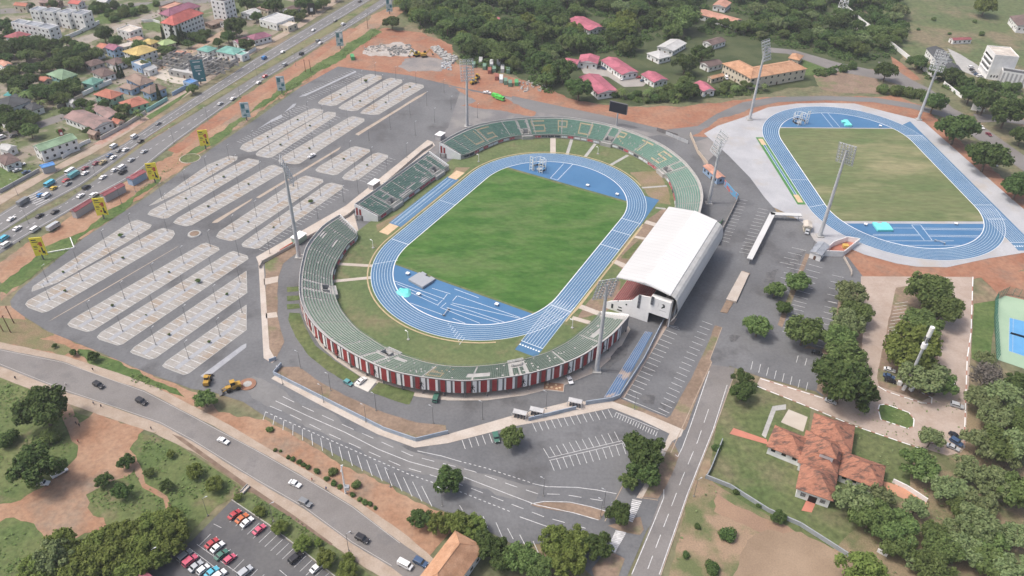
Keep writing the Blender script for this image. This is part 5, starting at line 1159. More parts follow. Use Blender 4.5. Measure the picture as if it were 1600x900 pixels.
# the wood and beyond
RD = 'low red roofed blocks in the wood'
for A, B, C, lab in (((886, 31), (921, 48), (941, 39.5), 'long maroon roofed block deep in the wood, above the car yard'), ((762, 29), (800, 42), (806, 36), 'maroon roof showing through trees at the left of the wood'), ((880, 98), (902, 101.5), (904, 93), 'short maroon block at the left corner of the car yard'), ((903, 97), (934, 100), (936, 88), 'white walled maroon roofed block at the top left of the car yard'), ((938, 94), (972, 117), (996, 111), 'longest maroon roofed block along the back of the car yard'), ((1001, 116), (1022, 129), (1046, 125), 'maroon roofed block closing the right end of the car yard'), ((904, 120), (934, 147), (962, 138), 'maroon roofed block along the front left of the car yard'), ((1083, 130), (1099, 143), (1114, 137), 'small maroon shed near the orange roofed school')):
    HS('low_block', lab, A, B, C, 4.2, 'gable', 1.6, 'white', 'pink', .6, group=RD)
HS('long_building', 'long salmon roofed building in the wood near the top edge', (1088, 21), (1146, 37), (1151, 28), 4.5, 'gable', 1.6, 'white', 'salmon', .6)
HS('house', 'white house with a salmon roof at the top edge above the long salmon roof', (1113, 8), (1134, 12), (1138, 3), 4.5, 'gable', 1.4, 'white', 'salmon', .6)
HS('bungalow', 'white bungalow with hipped grey roof at the edge of the wood', (1010, 83), (1030, 92.5), (1044, 85), 4, 'hip', 1.8, 'white', 'grey', .5)
HS('bungalow', 'long white bungalow with grey roof behind the hipped one', (1026, 73), (1052, 80), (1080, 69), 4, 'gable', 1.4, 'white', 'grey', .5)
HS('bungalow', 'dark roofed bungalow with white gable beside the dirt road', (1097, 65), (1113, 71), (1136, 64), 4, 'gable', 1.6, 'white', 'brown', .5)
HS('bungalow', 'small dark roofed white house left of the orange roofed school', (1093, 98), (1108, 105), (1128, 98), 4, 'gable', 1.5, 'white', 'brown', .5)
HS('school_building', 'two storey cream building with the orange roof sloping left of centre', (1128, 99), (1174, 123), (1194, 113), 8, 'hip', 3, 'cream', 'orange', .7, 2, gap=2.8)
HS('school_building', 'two storey cream building with the long orange roof running right', (1173, 123), (1262, 107.5), (1243, 93), 8, 'hip', 3, 'cream', 'orange', .7, 2, gap=2.8)
HS('gatehouse', 'small orange roofed pavilion beside the lawn of the school', (1231, 90.5), (1249, 94.5), (1256, 87), 4, 'hip', 2, 'cream', 'orange', .6)
HS('gatehouse', 'low orange roofed annex in front of the cream school', (1105, 120), (1112, 123.5), (1132, 118), 3.5, 'gable', 1.2, 'cream', 'orange', .4)
HS('modern_building', 'tall white modern block with ledges at the far right', (1542, 72), (1555, 87), (1590, 87.5), 17, 'flat', 0, 'white', 'pale', 0, 4, win=False)
mod = bpy.data.objects['modern_building']
wl = [c for c in mod.children if c.name.startswith('wall')][0]; ex = max(v.co.x for v in wl.data.vertices); ey = max(v.co.y for v in wl.data.vertices)
for z in (5, 8.6, 12.2):
    b = MB(); b.box((0, -ey-.5, z), (2*ex*.86, 1.0, .35)); b.build('ledge', WHITE, mod); b = MB(); b.box((0, -ey-.03, z+1.3), (2*ex*.8, .1, 1.5)); b.build('window', glass, mod)
for y in (-2, 0, 2): b = MB(); b.box((ex+.03, y-ey*.4, 2.4), (.1, .9, 1.6)); b.build('window', glass, mod)
HS('modern_building', 'lower white wing with tall grey strips right of the tall white block', (1566, 106), (1567, 112), (1625, 116), 9, 'flat', 0, 'white', 'slate', 0, 1, win=False)
mod = bpy.data.objects['modern_building.001']; wl = [c for c in mod.children if c.name.startswith('wall')][0]; ex = max(v.co.x for v in wl.data.vertices); ey = max(v.co.y for v in wl.data.vertices)
for k in range(9): b = MB(); b.box((ex+.03, -ey+ey*2*(k+.5)/9, 4.6), (.12, ey*.1, 8)); b.build('grey_strip', WM['grey'], mod)
for k in range(9): b = MB(); b.box((-ex+ex*2*(k+.5)/9, -ey-.03, 4.6), (ex*.1, .12, 8)); b.build('grey_strip', WM['grey'], mod)
HS('house', 'white house with dark slate gable roof beside the boundary wall', (1447, 75), (1462, 92.5), (1486, 90), 6, 'gable', 2.2, 'white', 'slate', .5)
HS('house', 'smaller white house with dark slate roof below its taller neighbour', (1475, 100), (1483, 111.5), (1502, 108.5), 4.6, 'gable', 1.8, 'white', 'slate', .5)
HS('hall', 'white hall with brown roof at the top right edge', (1577, 25), (1590, 40), (1625, 36), 6, 'gable', 2.2, 'white', 'brown', .6)
HS('container_shop', 'long low shed with red and blue roof in the meadow', (1483, 59), (1490, 63), (1518, 61), 3.2, 'gable', .8, 'white', 'maroon', .2)
HS('gate_lodge', 'white lodge with grey roof in the wood at the top, near the pylon', (1335, 37), (1343, 40), (1351, 36), 3.5, 'gable', 1, 'white', 'grey', .3)
HS('long_house', 'long hipped orange tile roof house at the bottom edge by the road', (643, 917), (711, 829), (749, 866), 6, 'hip', 4, 'white', 'orange', .9, 2)
HS('shed', 'faded pink roofed building at the bottom left edge by the car park', (203, 905), (224, 888), (246, 905), 4, 'gable', 1.2, 'white', 'pink', .4)
HS('track_office', 'small white office with grey and red roof beside the training track', (1265, 393), (1284, 400), (1300, 385), 3.6, 'gable', .9, 'white', 'bluegrey', .3)
HS('guard_hut', 'cream roofed guard hut by the training track entrance', (1256, 354), (1270, 356), (1274, 347), 3.2, 'gable', .7, 'cream', 'pale', .5)
HS('ticket_office', 'ticket office with a bright orange roof outside the far stand', (1098, 259), (1121, 279), (1131, 274), 4, 'gable', .8, 'blue', 'salmon', .4)
# track office walled yard
o = empty('walled_yard', G(1305, 388), 0, 'white walled roofless yard with red floor and yellow crate beside the track office', 'yard')
b = MB()
P = [G(*p)-o.location for p in ((1284, 400), (1316, 401), (1341, 381), (1322, 378), (1300, 386))]
for a, c in zip(P, P[1:]+P[:1]): b.box(((a+c)/2+Vector((0, 0, 1.6)))[:], ((c-a).length, .3, 3.2), math.atan2((c-a).y, (c-a).x))
b.build('wall', WHITE, o)
b = MB(); b.face([p+Vector((0, 0, .35)) for p in P]); b.build('floor', RM['terra'], o)
p = G(1320, 388); b = MB(); b.box((0, 0, .8), (2.6, 2.2, 1.6)); b.build('crate', M('crate_yellow', (.55, .36, .1)), None, 'yellow crate standing inside the white walled yard', 'crate', loc=(p.x, p.y, .5))
# red tile house
red = empty('red_tile_house', G(1295, 715), 0, 'large rambling house of many mottled red tile roofs at lower right', 'house')
def wing(A, B, C, h, rk, rh, win=True):
    a, b_, c_ = G(*A, h), G(*B, h), G(*C, h); e = b_-a; L = e.length; e.normalize(); n = Vector((-e.y, e.x, 0)); w = (c_-b_).dot(n)
    ctr = a+e*L/2+n*w/2
    x, y = L/2-.8, abs(w)/2-.8; rot = math.atan2(e.y, e.x)
    loc = (ctr.x-red.location.x, ctr.y-red.location.y, .1)
    b = MB(); b.box((0, 0, h/2-.1), (2*x, 2*y, h-.2)); wl = b.build('wall', WHITE, red, loc=loc); wl.rotation_euler.z = rot
    k0 = len(red.children); before = set(bpy.data.objects)
    roof_into(red, rk, -x, x, -y, y, h-.1, rh, tile_red, .8, WHITE)
    for q in set(bpy.data.objects)-before:
        if q.parent == red: q.location = loc; q.rotation_euler.z = rot
    if win:
        n_ = int(2*x/3)
        for k in range(n_):
            for off in (-y, y):
                o = bpy.data.objects.new('window', winm(1.5, 1.1)); COL.objects.link(o); o.parent = wl; o.location = (-x+2*x*(k+.5)/n_, off, h*.62)
    return wl, x, y
wing((1263, 690), (1272, 645), (1336, 668), 4.4, 'hip', 4.2)
wing((1197, 697), (1254, 720), (1262, 684), 4.2, 'hip', 3.6)
wl, wx, wy = wing((1252, 722), (1243, 763), (1302, 786), 4.8, 'hip', 4.4, False)
for k, (yy, ww, hh, mm) in enumerate(((0, 2.6, 2.8, 'door'), (-wy*.6, 1.6, 1.6, 'window'), (wy*.6, 1.6, 1.6, 'window'))):
    b = MB(); b.box((wx+.04, yy, hh/2+.1 if k == 0 else 2.2), (.12, ww, hh)); b.build(mm, black if k == 0 else M('lattice_grey', (.3, .3, .3), (.05, .05, .05), 3, .48, .52), wl)

wing((1309, 741), (1378, 766), (1384, 728), 4.0, 'hip', 3.8)
wing((1246, 722), (1308, 744), (1325, 694), 4.6, 'hip', 4.0, False)
wing((1278, 707), (1307, 717.5), (1312, 695), 9.2, 'hip', 2.2, False)
# ------------------------------------------------------------------ trees
TW_ = 'trees of the wood behind the far stand'
def grow(polyg, spacing, kinds, label, group, rmin, rmax, avoid=(), seed=0, limit=400, zr=None):
    rg = random.Random(seed); P = [G(*p) for p in polyg]; P2 = [(p.x, p.y) for p in P]
    x0, x1 = min(p[0] for p in P2), max(p[0] for p in P2); y0, y1 = min(p[1] for p in P2), max(p[1] for p in P2)
    pts = []; tries = 0
    while tries < 9000 and len(pts) < limit:
        tries += 1; q = (rg.uniform(x0, x1), rg.uniform(y0, y1))
        if not inside(P2, q): continue
        if any((q[0]-a)**2+(q[1]-b_)**2 < spacing**2 for a, b_ in pts): continue
        if any((q[0]-a)**2+(q[1]-b_)**2 < r*r for a, b_, r in avoid): continue
        pts.append(q)
        k = rg.choice(kinds); lab = label[k] if isinstance(label, dict) else label
        o, R = rg.choice(TREE[k]); s = rg.uniform(rmin, rmax)/R
        t = dup(o, (q[0], q[1], 0), rg.random()*6.28, (s, s, s*rg.uniform(.85, 1.15)), lab, group, cat='shrub' if k == 'shrub' else 'tree'); t.name = NAMES[k]
    return pts
AV = []
for px, r in (((912, 40), 19), ((930, 36), 18), ((893, 36), 12), ((785, 36), 18), ((893, 98), 14), ((920, 95), 17), ((967, 103), 22), ((950, 95), 16), ((985, 110), 16), ((1022, 122), 19), ((930, 130), 22), ((950, 135), 16), ((912, 120), 12), ((1098, 135), 13), ((1118, 27), 24), ((1140, 30), 18), ((1095, 22), 14), ((1027, 84), 18), ((1050, 76), 20), ((1070, 74), 14), ((1118, 66), 20), ((1110, 98), 18), ((1165, 107), 26), ((1220, 107), 28), ((1250, 105), 20), ((970, 125), 26), ((1000, 128), 20), ((940, 108), 16), ((1243, 90), 12), ((1125, 8), 16), ((1343, 38), 11), ((1310, 20), 14), ((1118, 120), 16)):
    p = G(*px); AV.append((p.x, p.y, r))
LB = {k: v for k, v in dict(broad='dark rounded tree in the dense wood', mid='mid green bushy tree in the dense wood', umbrella='flat topped spreading tree in the dense wood', lime='yellow green tree in the dense wood', olive='pale olive tree in the dense wood', palm='palm in the dense wood', shrub='low shrub in the wood').items()}
grow([(640, -25), (1090, -30), (1092, 15), (1060, 55), (1085, 60), (1010, 72), (1000, 90), (985, 95), (940, 85), (880, 92), (872, 130), (862, 148), (800, 112), (760, 104), (735, 100), (705, 62), (650, 40), (625, 8)], 7.6, ['broad']*5+['mid']*4+['umbrella', 'lime', 'olive'], LB, TW_, 5.2, 8.6, AV, 21, 210)
grow([(1150, -25), (1400, -30), (1418, 50), (1385, 85), (1330, 98), (1260, 78), (1205, 68), (1150, 55), (1090, 75), (1085, 88), (1040, 100), (1045, 88), (1085, 65)], 8, ['broad']*4+['mid']*3+['olive', 'umbrella'], {k: v.replace('the dense wood', 'the right part of the wood, near the pylon') for k, v in LB.items()}, 'trees of the wood near the pylon', 4.6, 7.6, AV, 22, 110)
grow([(918, 140), (935, 148), (1000, 160), (1060, 160), (1090, 146), (1150, 150), (1195, 142), (1120, 132), (1105, 122), (1075, 120), (1050, 130), (1010, 130), (975, 136), (960, 143)], 5.6, ['shrub', 'shrub', 'palm', 'mid', 'shrub'], dict(shrub='lush green bush between the red earth bank and the car yard', palm='small palm between the red earth bank and the car yard', mid='small bushy tree between the red earth bank and the car yard'), 'bushes along the red earth bank', 2.4, 4.6, AV, 23, 60)
for x, y, r, k in ((905, 138, 21, 'broad'), (880, 112, 20, 'broad'), (1071, 98, 18, 'broad'), (1098, 82, 17, 'broad'), (1068, 25, 24, 'mid'), (975, 40, 19, 'lime'), (1075, 138, 17, 'broad'), (973, 138, 12, 'palm'), (612, 33, 13, 'broad'), (560+75, 10, 12, 'broad'), (1385, 112, 15, 'broad'), (1540, 9, 14, 'lime')):
    tree(k, x, y, r, {905: 'big dark tree beside the front left maroon block', 880: 'dark tree left of the white walled maroon block', 1071: 'rounded dark tree in front of the long white bungalow', 1098: 'dark tree beside the dark roofed bungalow', 1068: 'tallest bright green tree at the back of the wood', 975: 'yellow green tree beside the long maroon roof', 1075: 'dark rounded tree left of the small maroon shed', 973: 'palm at the front edge of the car yard', 612: 'lone round tree on the bare ground by the highway', 635: 'dark tree beside the far billboard', 1385: 'tree standing where the two far roads meet', 1540: 'lone olive green tree in the far meadow'}[x])
for i, (x, y, r) in enumerate(((1285, 115, 7), (1300, 113, 7), (1318, 109, 7), (1331, 104, 8), (1378, 141, 10), (1398, 143, 11), (1418, 146, 11), (1438, 148, 11))):
    tree('shrub', x, y, r, 'bush in the hedge below the cream school' if i < 4 else 'bush in the dark hedge before the far right mast', 'hedge bushes beyond the training track')
for x, y, r, lab in ((1460, 160, 17, 'tree at the foot of the far right mast'), (1497, 198, 27, 'broad dark tree beside the white car at the far bend'), (1540, 160, 19, 'large dark tree behind the white roadside sign'), (1575, 175, 24, 'spreading dark tree at the right edge near the bend'), (1517, 147, 15, 'dark tree left of the white roadside sign'), (1597, 212, 15, 'tree at the right edge below the bend'), (1488, 118, 13, 'middle dark tree of the row beside the slate roofs'), (1508, 126, 12, 'right dark tree of the row beside the slate roofs'), (1465, 112, 12, 'left dark tree of the row beside the slate roofs'), (1435, 95, 14, 'dark tree right of the long white boundary wall'), (1545, 241, 27, 'wide dark tree sheltering a white car beyond the training track'), (1592, 290, 22, 'dark tree at the right edge beyond the red earth bank')):
    tree('broad', x, y, r, lab)
for i, x in enumerate((1535, 1552, 1570, 1588)): tree('shrub', x, 132+i*2, 10, 'dark hedge bush in front of the tall white modern block', 'hedge before the modern block')
grow([(1420, 20), (1530, 30), (1560, 60), (1480, 55), (1430, 50)], 22, ['shrub'], 'low dark bush scattered in the far meadow', 'meadow bushes', 1.5, 3.5, (), 31, 14)
# city trees
CITYAV = [(o.location.x, o.location.y, 9.5) for o in COL.objects if o.type == 'EMPTY' and not o.parent and o.get('category') in ('house', 'building') and o.location.x < -50]
CT = [(12, 75, 13, 'broad'), (30, 72, 14, 'broad'), (52, 70, 14, 'broad'), (70, 72, 12, 'broad'), (8, 90, 10, 'broad'), (38, 85, 11, 'mid'), (60, 85, 10, 'mid'), (85, 75, 8, 'palm'), (4, 40, 12, 'broad'), (105, 82, 13, 'broad'), (122, 80, 14, 'broad'), (95, 95, 13, 'broad'), (115, 97, 14, 'mid'), (135, 88, 12, 'broad'), (80, 102, 11, 'mid'), (150, 84, 11, 'mid'), (108, 76, 11, 'palm'), (30, 130, 13, 'broad'), (45, 125, 12, 'broad'), (60, 140, 14, 'broad'), (40, 145, 13, 'palm'), (80, 145, 14, 'broad'), (95, 140, 13, 'broad'), (62, 155, 11, 'palm'), (110, 132, 12, 'broad'), (98, 152, 13, 'mid'), (25, 140, 11, 'palm'), (14, 115, 11, 'mid'), (85, 128, 9, 'palm'), (15, 185, 14, 'broad'), (35, 180, 13, 'broad'), (5, 172, 12, 'broad'), (25, 197, 12, 'broad'), (50, 186, 10, 'mid'), (162, 54, 13, 'broad'), (180, 63, 10, 'broad'), (260, 77, 9, 'mid'), (367, 42, 16, 'broad'), (356, 57, 11, 'broad'), (384, 67, 12, 'broad'), (340, 66, 8, 'broad'), (47, 204, 12, 'mid'), (127, 162, 9, 'broad'), (104, 173, 9, 'mid'), (186, 182, 9, 'broad'), (300, 138, 9, 'mid'), (152, 8, 8, 'broad'), (45, 8, 7, 'broad'), (82, 6, 7, 'broad'), (324, 50, 6, 'broad'), (200, 95, 9, 'mid'), (230, 98, 9, 'olive'), (213, 172, 7, 'palm'), (218, 178, 7, 'palm'), (363, 18, 10, 'broad'), (430, 8, 12, 'broad'), (475, 5, 12, 'broad'), (455, 20, 10, 'mid'), (420, 10, 10, 'broad'), (400, 25, 9, 'broad'), (470, 25, 8, 'mid'), (385, 5, 12, 'broad'), (505, 3, 10, 'mid'), (95, 205, 6, 'mid'), (137, 205, 7, 'broad'), (126, 178, 6, 'shrub'), (210, 20, 8, 'shrub'), (225, 15, 8, 'shrub'), (180, 25, 8, 'shrub'), (195, 22, 9, 'shrub')]
for (zx, zl, zn, zs) in (([(0, 55), (80, 60), (95, 85), (60, 95), (0, 100)], 'below the white townhouses', 18, 41), ([(90, 70), (160, 80), (150, 95), (120, 112), (70, 112)], 'below the white townhouses', 20, 42), ([(20, 112), (70, 105), (75, 135), (125, 140), (105, 165), (40, 160), (10, 140)], 'around the turquoise houses', 26, 43), ([(-5, 165), (60, 178), (50, 195), (-5, 212)], 'beside the street at left', 12, 44), ([(195, 78), (260, 60), (345, 55), (300, 75), (240, 110), (200, 110)], 'among the city houses', 14, 45), ([(365, 0), (530, 0), (470, 32), (400, 20)], 'by the far stretch of highway', 16, 46), ([(140, 18), (240, 4), (250, 9), (175, 36)], 'in the rough plot by the townhouses', 14, 47), ([(95, 165), (190, 170), (230, 160), (150, 205)], 'among the city houses', 9, 48)):
    grow(zx, 6.5, ['broad', 'broad', 'mid', 'shrub'] if zs != 47 else ['shrub'], {k: v+zl for k, v in dict(broad='dark garden tree ', mid='light green garden tree ', shrub='shrub ').items()}, 'garden trees '+zl, 2.4, 5.4, CITYAV, zs, zn)
UL = {(162, 54): 'round dark tree at the kink of the dusty street', (260, 77): 'bright round tree before the lime roof', (367, 42): 'big dark tree left of the purple roof', (356, 57): 'dark tree below the big one, by the red street', (384, 67): 'round dark tree before the purple roof', (340, 66): 'small dark tree behind the aqua roof', (47, 204): 'bright round tree behind the service station', (127, 162): 'dark tree left of the mint green house', (324, 50): 'small round tree by the red roofed apartments'}
for x, y, r, k in CT:
    lab = UL.get((x, y))
    zone = 'below the white townhouses' if y < 105 and x < 155 else 'around the turquoise houses' if y < 160 and x < 130 else 'beside the street at left' if x < 60 else 'by the far stretch of highway' if x > 380 else 'among the city houses'
    kn = dict(broad='dark garden tree', mid='light green garden tree', palm='palm', shrub='shrub', olive='pale garden tree')[k]
    tree(k, x, y, r, lab or kn+' '+zone, None if lab else 'garden trees '+zone)
for x, y, h, lab in ((254, 52, 9, 'short dark cypress at the left corner of the red roofed apartments'), (262, 54, 8, 'stout cypress second from the left corner of the apartments'), (269, 52, 13, 'tall thin cypress before the red roofed apartments'), (279, 55, 12, 'cypress left of the balconies of the apartments'), (284, 56, 12, 'rightmost cypress before the balconies of the apartments'), (247, 144, 12, 'lone pointed cypress in front of the blue house'), (180, 113, 8, 'left one of three cypresses by the brown roof'), (185, 112, 9, 'middle one of three cypresses by the brown roof'), (190, 111, 8, 'right one of three cypresses by the brown roof')):
    tree('cypress', x, y, h, lab)
# east side
EAST = [(1212, 452, 15, 'mid', 'small tree at the left end of the dark parking row'), (1247, 440, 19, 'mid', 'tree over the bays at the top of the east car park'), (1225, 480, 13, 'broad', 'small dark tree on the strip between the bay rows'), (1258, 518, 28, 'mid', 'bushy tree at the corner kerb of the east car park'), (1185, 510, 21, 'mid', 'open crowned tree standing alone on the tarmac'), (1325, 462, 24, 'olive', 'uppermost tree in the column beside the beige forecourt'), (1338, 484, 24, 'mid', 'second tree down in the column beside the forecourt'), (1320, 505, 25, 'olive', 'third tree down in the column beside the forecourt'), (1312, 532, 26, 'mid', 'fourth tree down in the column beside the forecourt'), (1322, 560, 30, 'mid', 'fifth tree down in the column beside the forecourt'), (1318, 598, 42, 'broad', 'largest dark tree at the bottom of the column beside the forecourt'), (1345, 620, 24, 'broad', 'dark tree joined to the largest one at the forecourt corner'), (1452, 455, 32, 'mid', 'broad tree at the top of the forecourt island'), (1474, 482, 27, 'mid', 'tree at the right side of the forecourt island'), (1440, 507, 27, 'umbrella', 'thin feathery tree on the forecourt island'), (1425, 543, 37, 'lime', 'wide bright tree just left of the telecom mast'), (1447, 587, 33, 'olive', 'pale thin tree behind the telecom mast'), (1467, 598, 22, 'mid', 'tree over the black car on the forecourt island'), (1540, 592, 24, 'bare', 'grey leafless tree beside the tennis court path'), (1537, 628, 24, 'olive', 'pale tree below the leafless grey tree'), (1567, 617, 26, 'olive', 'tree right of the leafless grey tree'), (1592, 600, 22, 'broad', 'dark tree below the tennis court at the right edge'), (1540, 562, 14, 'olive', 'small tree at the corner of the tennis court'), (1162, 590, 16, 'broad', 'upper of two dark trees at the head of the service road'), (1160, 613, 19, 'broad', 'lower of two dark trees at the head of the service road')]
for x, y, r, k, lab in EAST: tree(k, x, y, r, lab)
SE = [(1440, 725, 33, 'mid'), (1455, 687, 22, 'olive'), (1335, 782, 35, 'olive'), (1362, 806, 34, 'mid'), (1400, 822, 37, 'mid'), (1405, 850, 29, 'mid'), (1468, 762, 26, 'olive'), (1495, 765, 25, 'olive'), (1512, 735, 27, 'olive'), (1532, 692, 31, 'olive'), (1560, 692, 32, 'mid'), (1592, 700, 30, 'olive'), (1560, 757, 32, 'olive'), (1588, 770, 34, 'mid'), (1525, 817, 34, 'olive'), (1545, 842, 32, 'mid'), (1462, 830, 22, 'mid'), (1470, 857, 32, 'mid'), (1457, 892, 33, 'mid'), (1510, 862, 30, 'olive'), (1552, 880, 33, 'mid'), (1585, 892, 35, 'olive'), (1532, 782, 28, 'olive'), (1557, 652, 28, 'olive'), (1590, 655, 26, 'mid'), (1375, 778, 24, 'olive'), (1430, 795, 22, 'olive'), (1500, 795, 20, 'mid'), (1430, 872, 22, 'olive'), (1490, 828, 20, 'olive'), (1590, 840, 26, 'olive'), (1575, 720, 20, 'olive')]
SEL = ['big dark tree between the forecourt and the orange path', 'olive tree over the cars at the forecourt bottom', 'pale tree against the east wing of the red tile house', 'bushy tree below the east wing of the red tile house', 'widest tree right of the red tile house', 'tree below the widest one, above the low wall']
for i, (x, y, r, k) in enumerate(SE): tree(k, x, y, r*.8, SEL[i] if i < 6 else ('pale olive tree' if k == 'olive' else 'mid green tree')+' in the grove at lower right', None if i < 6 else 'trees of the lower right grove')
tree('lime', 1352, 892, 34, 'round bright green tree at the bottom edge, right of the bare ground'); tree('broad', 1217, 807, 12, 'small dark bush against the grey wall of the lawn')
for x, y, r, lab in ((1135, 835, 15, 'round bush on the grass beside the bare ground'), (1112, 890, 14, 'bush at the bottom edge beside the service road'), (1150, 768, 7, 'little bush at the bend of the grey wall'), (1186, 788, 6, 'little bush near the middle of the grey wall'), (1090, 822, 6, 'tiny shrub beside the service road'), (1071, 868, 7, 'small shrub below the round bush by the service road'), (1118, 700, 8, 'shrub by the grey wall at the road edge')): tree('shrub', x, y, r, lab)
# middle foreground
FG = [(1007, 702, 33, 'broad', 'large dark tree at the right end of the herringbone bays'), (1008, 735, 27, 'broad', 'lower half hidden tree next to the large dark one by the footpath'), (982, 752, 15, 'mid', 'small light tree left of the footpath crossing'), (967, 803, 20, 'broad', 'round tree on the little island between two crossings'), (700, 751, 24, 'broad', 'lone round grey green tree in the middle of the marked road'), (800, 683, 20, 'mid', 'lone tree at the kerb of the south car park'), (657, 812, 18, 'broad', 'leftmost tree of the row by the orange roof'), (687, 817, 19, 'lime', 'second tree from left in the row by the orange roof'), (715, 818, 22, 'lime', 'third tree from left in the row by the orange roof'), (738, 822, 20, 'lime', 'fourth tree from left in the row by the orange roof'), (765, 853, 26, 'broad', 'tree just right of the orange roof'), (790, 870, 24, 'broad', 'second tree right of the orange roof'), (815, 874, 26, 'mid', 'third tree right of the orange roof'), (868, 846, 25, 'lime', 'left tree of the clump before the crossing'), (905, 847, 24, 'lime', 'middle tree of the clump before the crossing'), (932, 851, 25, 'broad', 'right tree of the clump before the crossing'), (886, 875, 27, 'lime', 'lower tree of the clump before the crossing'), (840, 888, 24, 'mid', 'tree at the bottom edge left of the clump')]
for x, y, r, k, lab in FG: tree(k, x, y, r, lab)
SH = [(450, 715, 4), (458, 717, 5), (467, 722, 5), (475, 727, 5), (482, 730, 5), (495, 737, 6), (520, 738, 9), (510, 748, 5), (522, 755, 6), (531, 761, 5), (557, 757, 9), (551, 773, 5), (562, 780, 5), (570, 785, 6), (578, 788, 5), (586, 794, 4), (422, 671, 7), (430, 703, 4), (438, 705, 3)]
for x, y, r in SH: tree('shrub', x, y, r, 'clipped round shrub on the red verge between the two roads', 'clipped shrubs on the red verge')
for x, y, r in ((437, 823, 12), (472, 848, 13), (510, 872, 16), (542, 893, 16), (405, 798, 9), (545, 873, 9), (497, 847, 7), (372, 777, 7)): tree('lime', x, y, r, 'round tree on the grass strip between the small car park and the road', 'trees on the strip beside the small car park')
SW = [(57, 730, 33, 'broad', 'big dark tree shading the parked pickup on the dirt track'), (197, 722, 12, 'broad', 'small dark tree at the top of the narrow footpath'), (162, 750, 12, 'broad', 'left small dark tree on the grass island of the dirt track'), (190, 768, 14, 'broad', 'right small dark tree on the grass island of the dirt track'), (260, 758, 10, 'broad', 'small dark tree right of the narrow footpath'), (232, 738, 8, 'mid', 'thin bush beside the narrow footpath'), (304, 736, 12, 'lime', 'round bush on the slope beside the road drain'), (267, 709, 7, 'lime', 'smallest bush on the slope beside the road drain'), (335, 756, 13, 'lime', 'light bush near the small footbridge'), (67, 638, 34, 'broad', 'large spreading dark tree beside the left end of the road'), (320, 623, 17, 'mid', 'feathery green tree by the yellow loaders'), (145, 557, 9, 'broad', 'bush on the verge below the big car park'), (115, 551, 6, 'broad', 'small bush on the verge, left of its bigger neighbour'), (85, 540, 4, 'broad', 'tiny round bush near the grass circle'), (15, 686, 16, 'shrub', 'bush at the left edge below the large tree'), (78, 685, 16, 'shrub', 'bush between the dirt track and the large tree')]
for x, y, r, k, lab in SW: tree(k, x, y, r, lab)
for x, y, r in ((260, 815, 25), (225, 830, 27), (190, 837, 27), (265, 842, 25), (225, 865, 28), (175, 872, 28), (140, 870, 27), (155, 850, 25), (95, 852, 22), (60, 890, 24), (195, 892, 25), (115, 895, 25), (245, 860, 22)): tree('lime', x, y, r, 'yellow green tree in the thick clump beside the small car park', 'clump of trees at bottom left')
tree('olive', 82, 875, 26, 'greyish tree at the left end of the thick bottom left clump')
for p, s in SAPL:
    o, R = random.choice(TREE['mid']); t = dup(o, (p.x, p.y, .18), random.random()*6, s*.27, 'young sapling on a paved island of the big car park', 'saplings in the big car park', cat='tree'); t.name = 'sapling'
# undergrowth (one mass of low leaves, uncountable)
def undergrowth(polys, n, s, mat, seed, hmax=.6):
    rg = random.Random(seed); b = MB(); tot = []
    for pg in polys:
        P = [G(*p) for p in pg]; P2 = [(p.x, p.y) for p in P]; x0, x1 = min(p[0] for p in P2), max(p[0] for p in P2); y0, y1 = min(p[1] for p in P2), max(p[1] for p in P2)
        area = (x1-x0)*(y1-y0); clus = [(rg.uniform(x0, x1), rg.uniform(y0, y1), rg.uniform(1.5, 6)) for _ in range(int(area/45)+3)]
        for _ in range(int(n*area)):
            c = rg.choice(clus); q = (c[0]+rg.gauss(0, c[2]*.6), c[1]+rg.gauss(0, c[2]*.6))
            if not inside(P2, q): continue
            a = s*rg.uniform(.5, 1.4); z = rg.uniform(.1, hmax)*(1 if rg.random() < .8 else 1.8); t = rg.random()*6.28; u = Vector((math.cos(t), math.sin(t), rg.uniform(-.4, .4)))*a; w = Vector((-math.sin(t), math.cos(t), rg.uniform(-.5, .5)))*a*.7; p = Vector((*q, z+.1))
            b.face([p-u, p-w, p+u, p+w])
    b.build('undergrowth', mat, kind='stuff')
undergrowth([[(-20, 590), (60, 615), (130, 650), (128, 660), (100, 655), (110, 700), (60, 740), (-20, 790)], [(210, 690), (235, 672), (380, 765), (340, 790), (300, 845), (262, 800), (265, 775), (220, 725)], [(135, 780), (160, 755), (210, 740), (255, 785), (262, 805), (175, 815)], [(-20, 820), (60, 825), (70, 845), (40, 910), (-20, 910)]], .55, .42, fol['mid'], 5, .5)
undergrowth([[(60, 425), (215, 300), (285, 240), (290, 250), (180, 335), (60, 430)], [(400, 170), (520, 85), (590, 42), (600, 50), (470, 132), (330, 228)]], .5, .4, fol['mid'], 6, .5)
undergrowth([[(120, 548), (230, 590), (285, 612), (288, 622), (200, 595)], [(385, 770), (470, 818), (580, 898), (530, 905), (420, 820)]], .6, .4, fol['mid'], 7, .6)
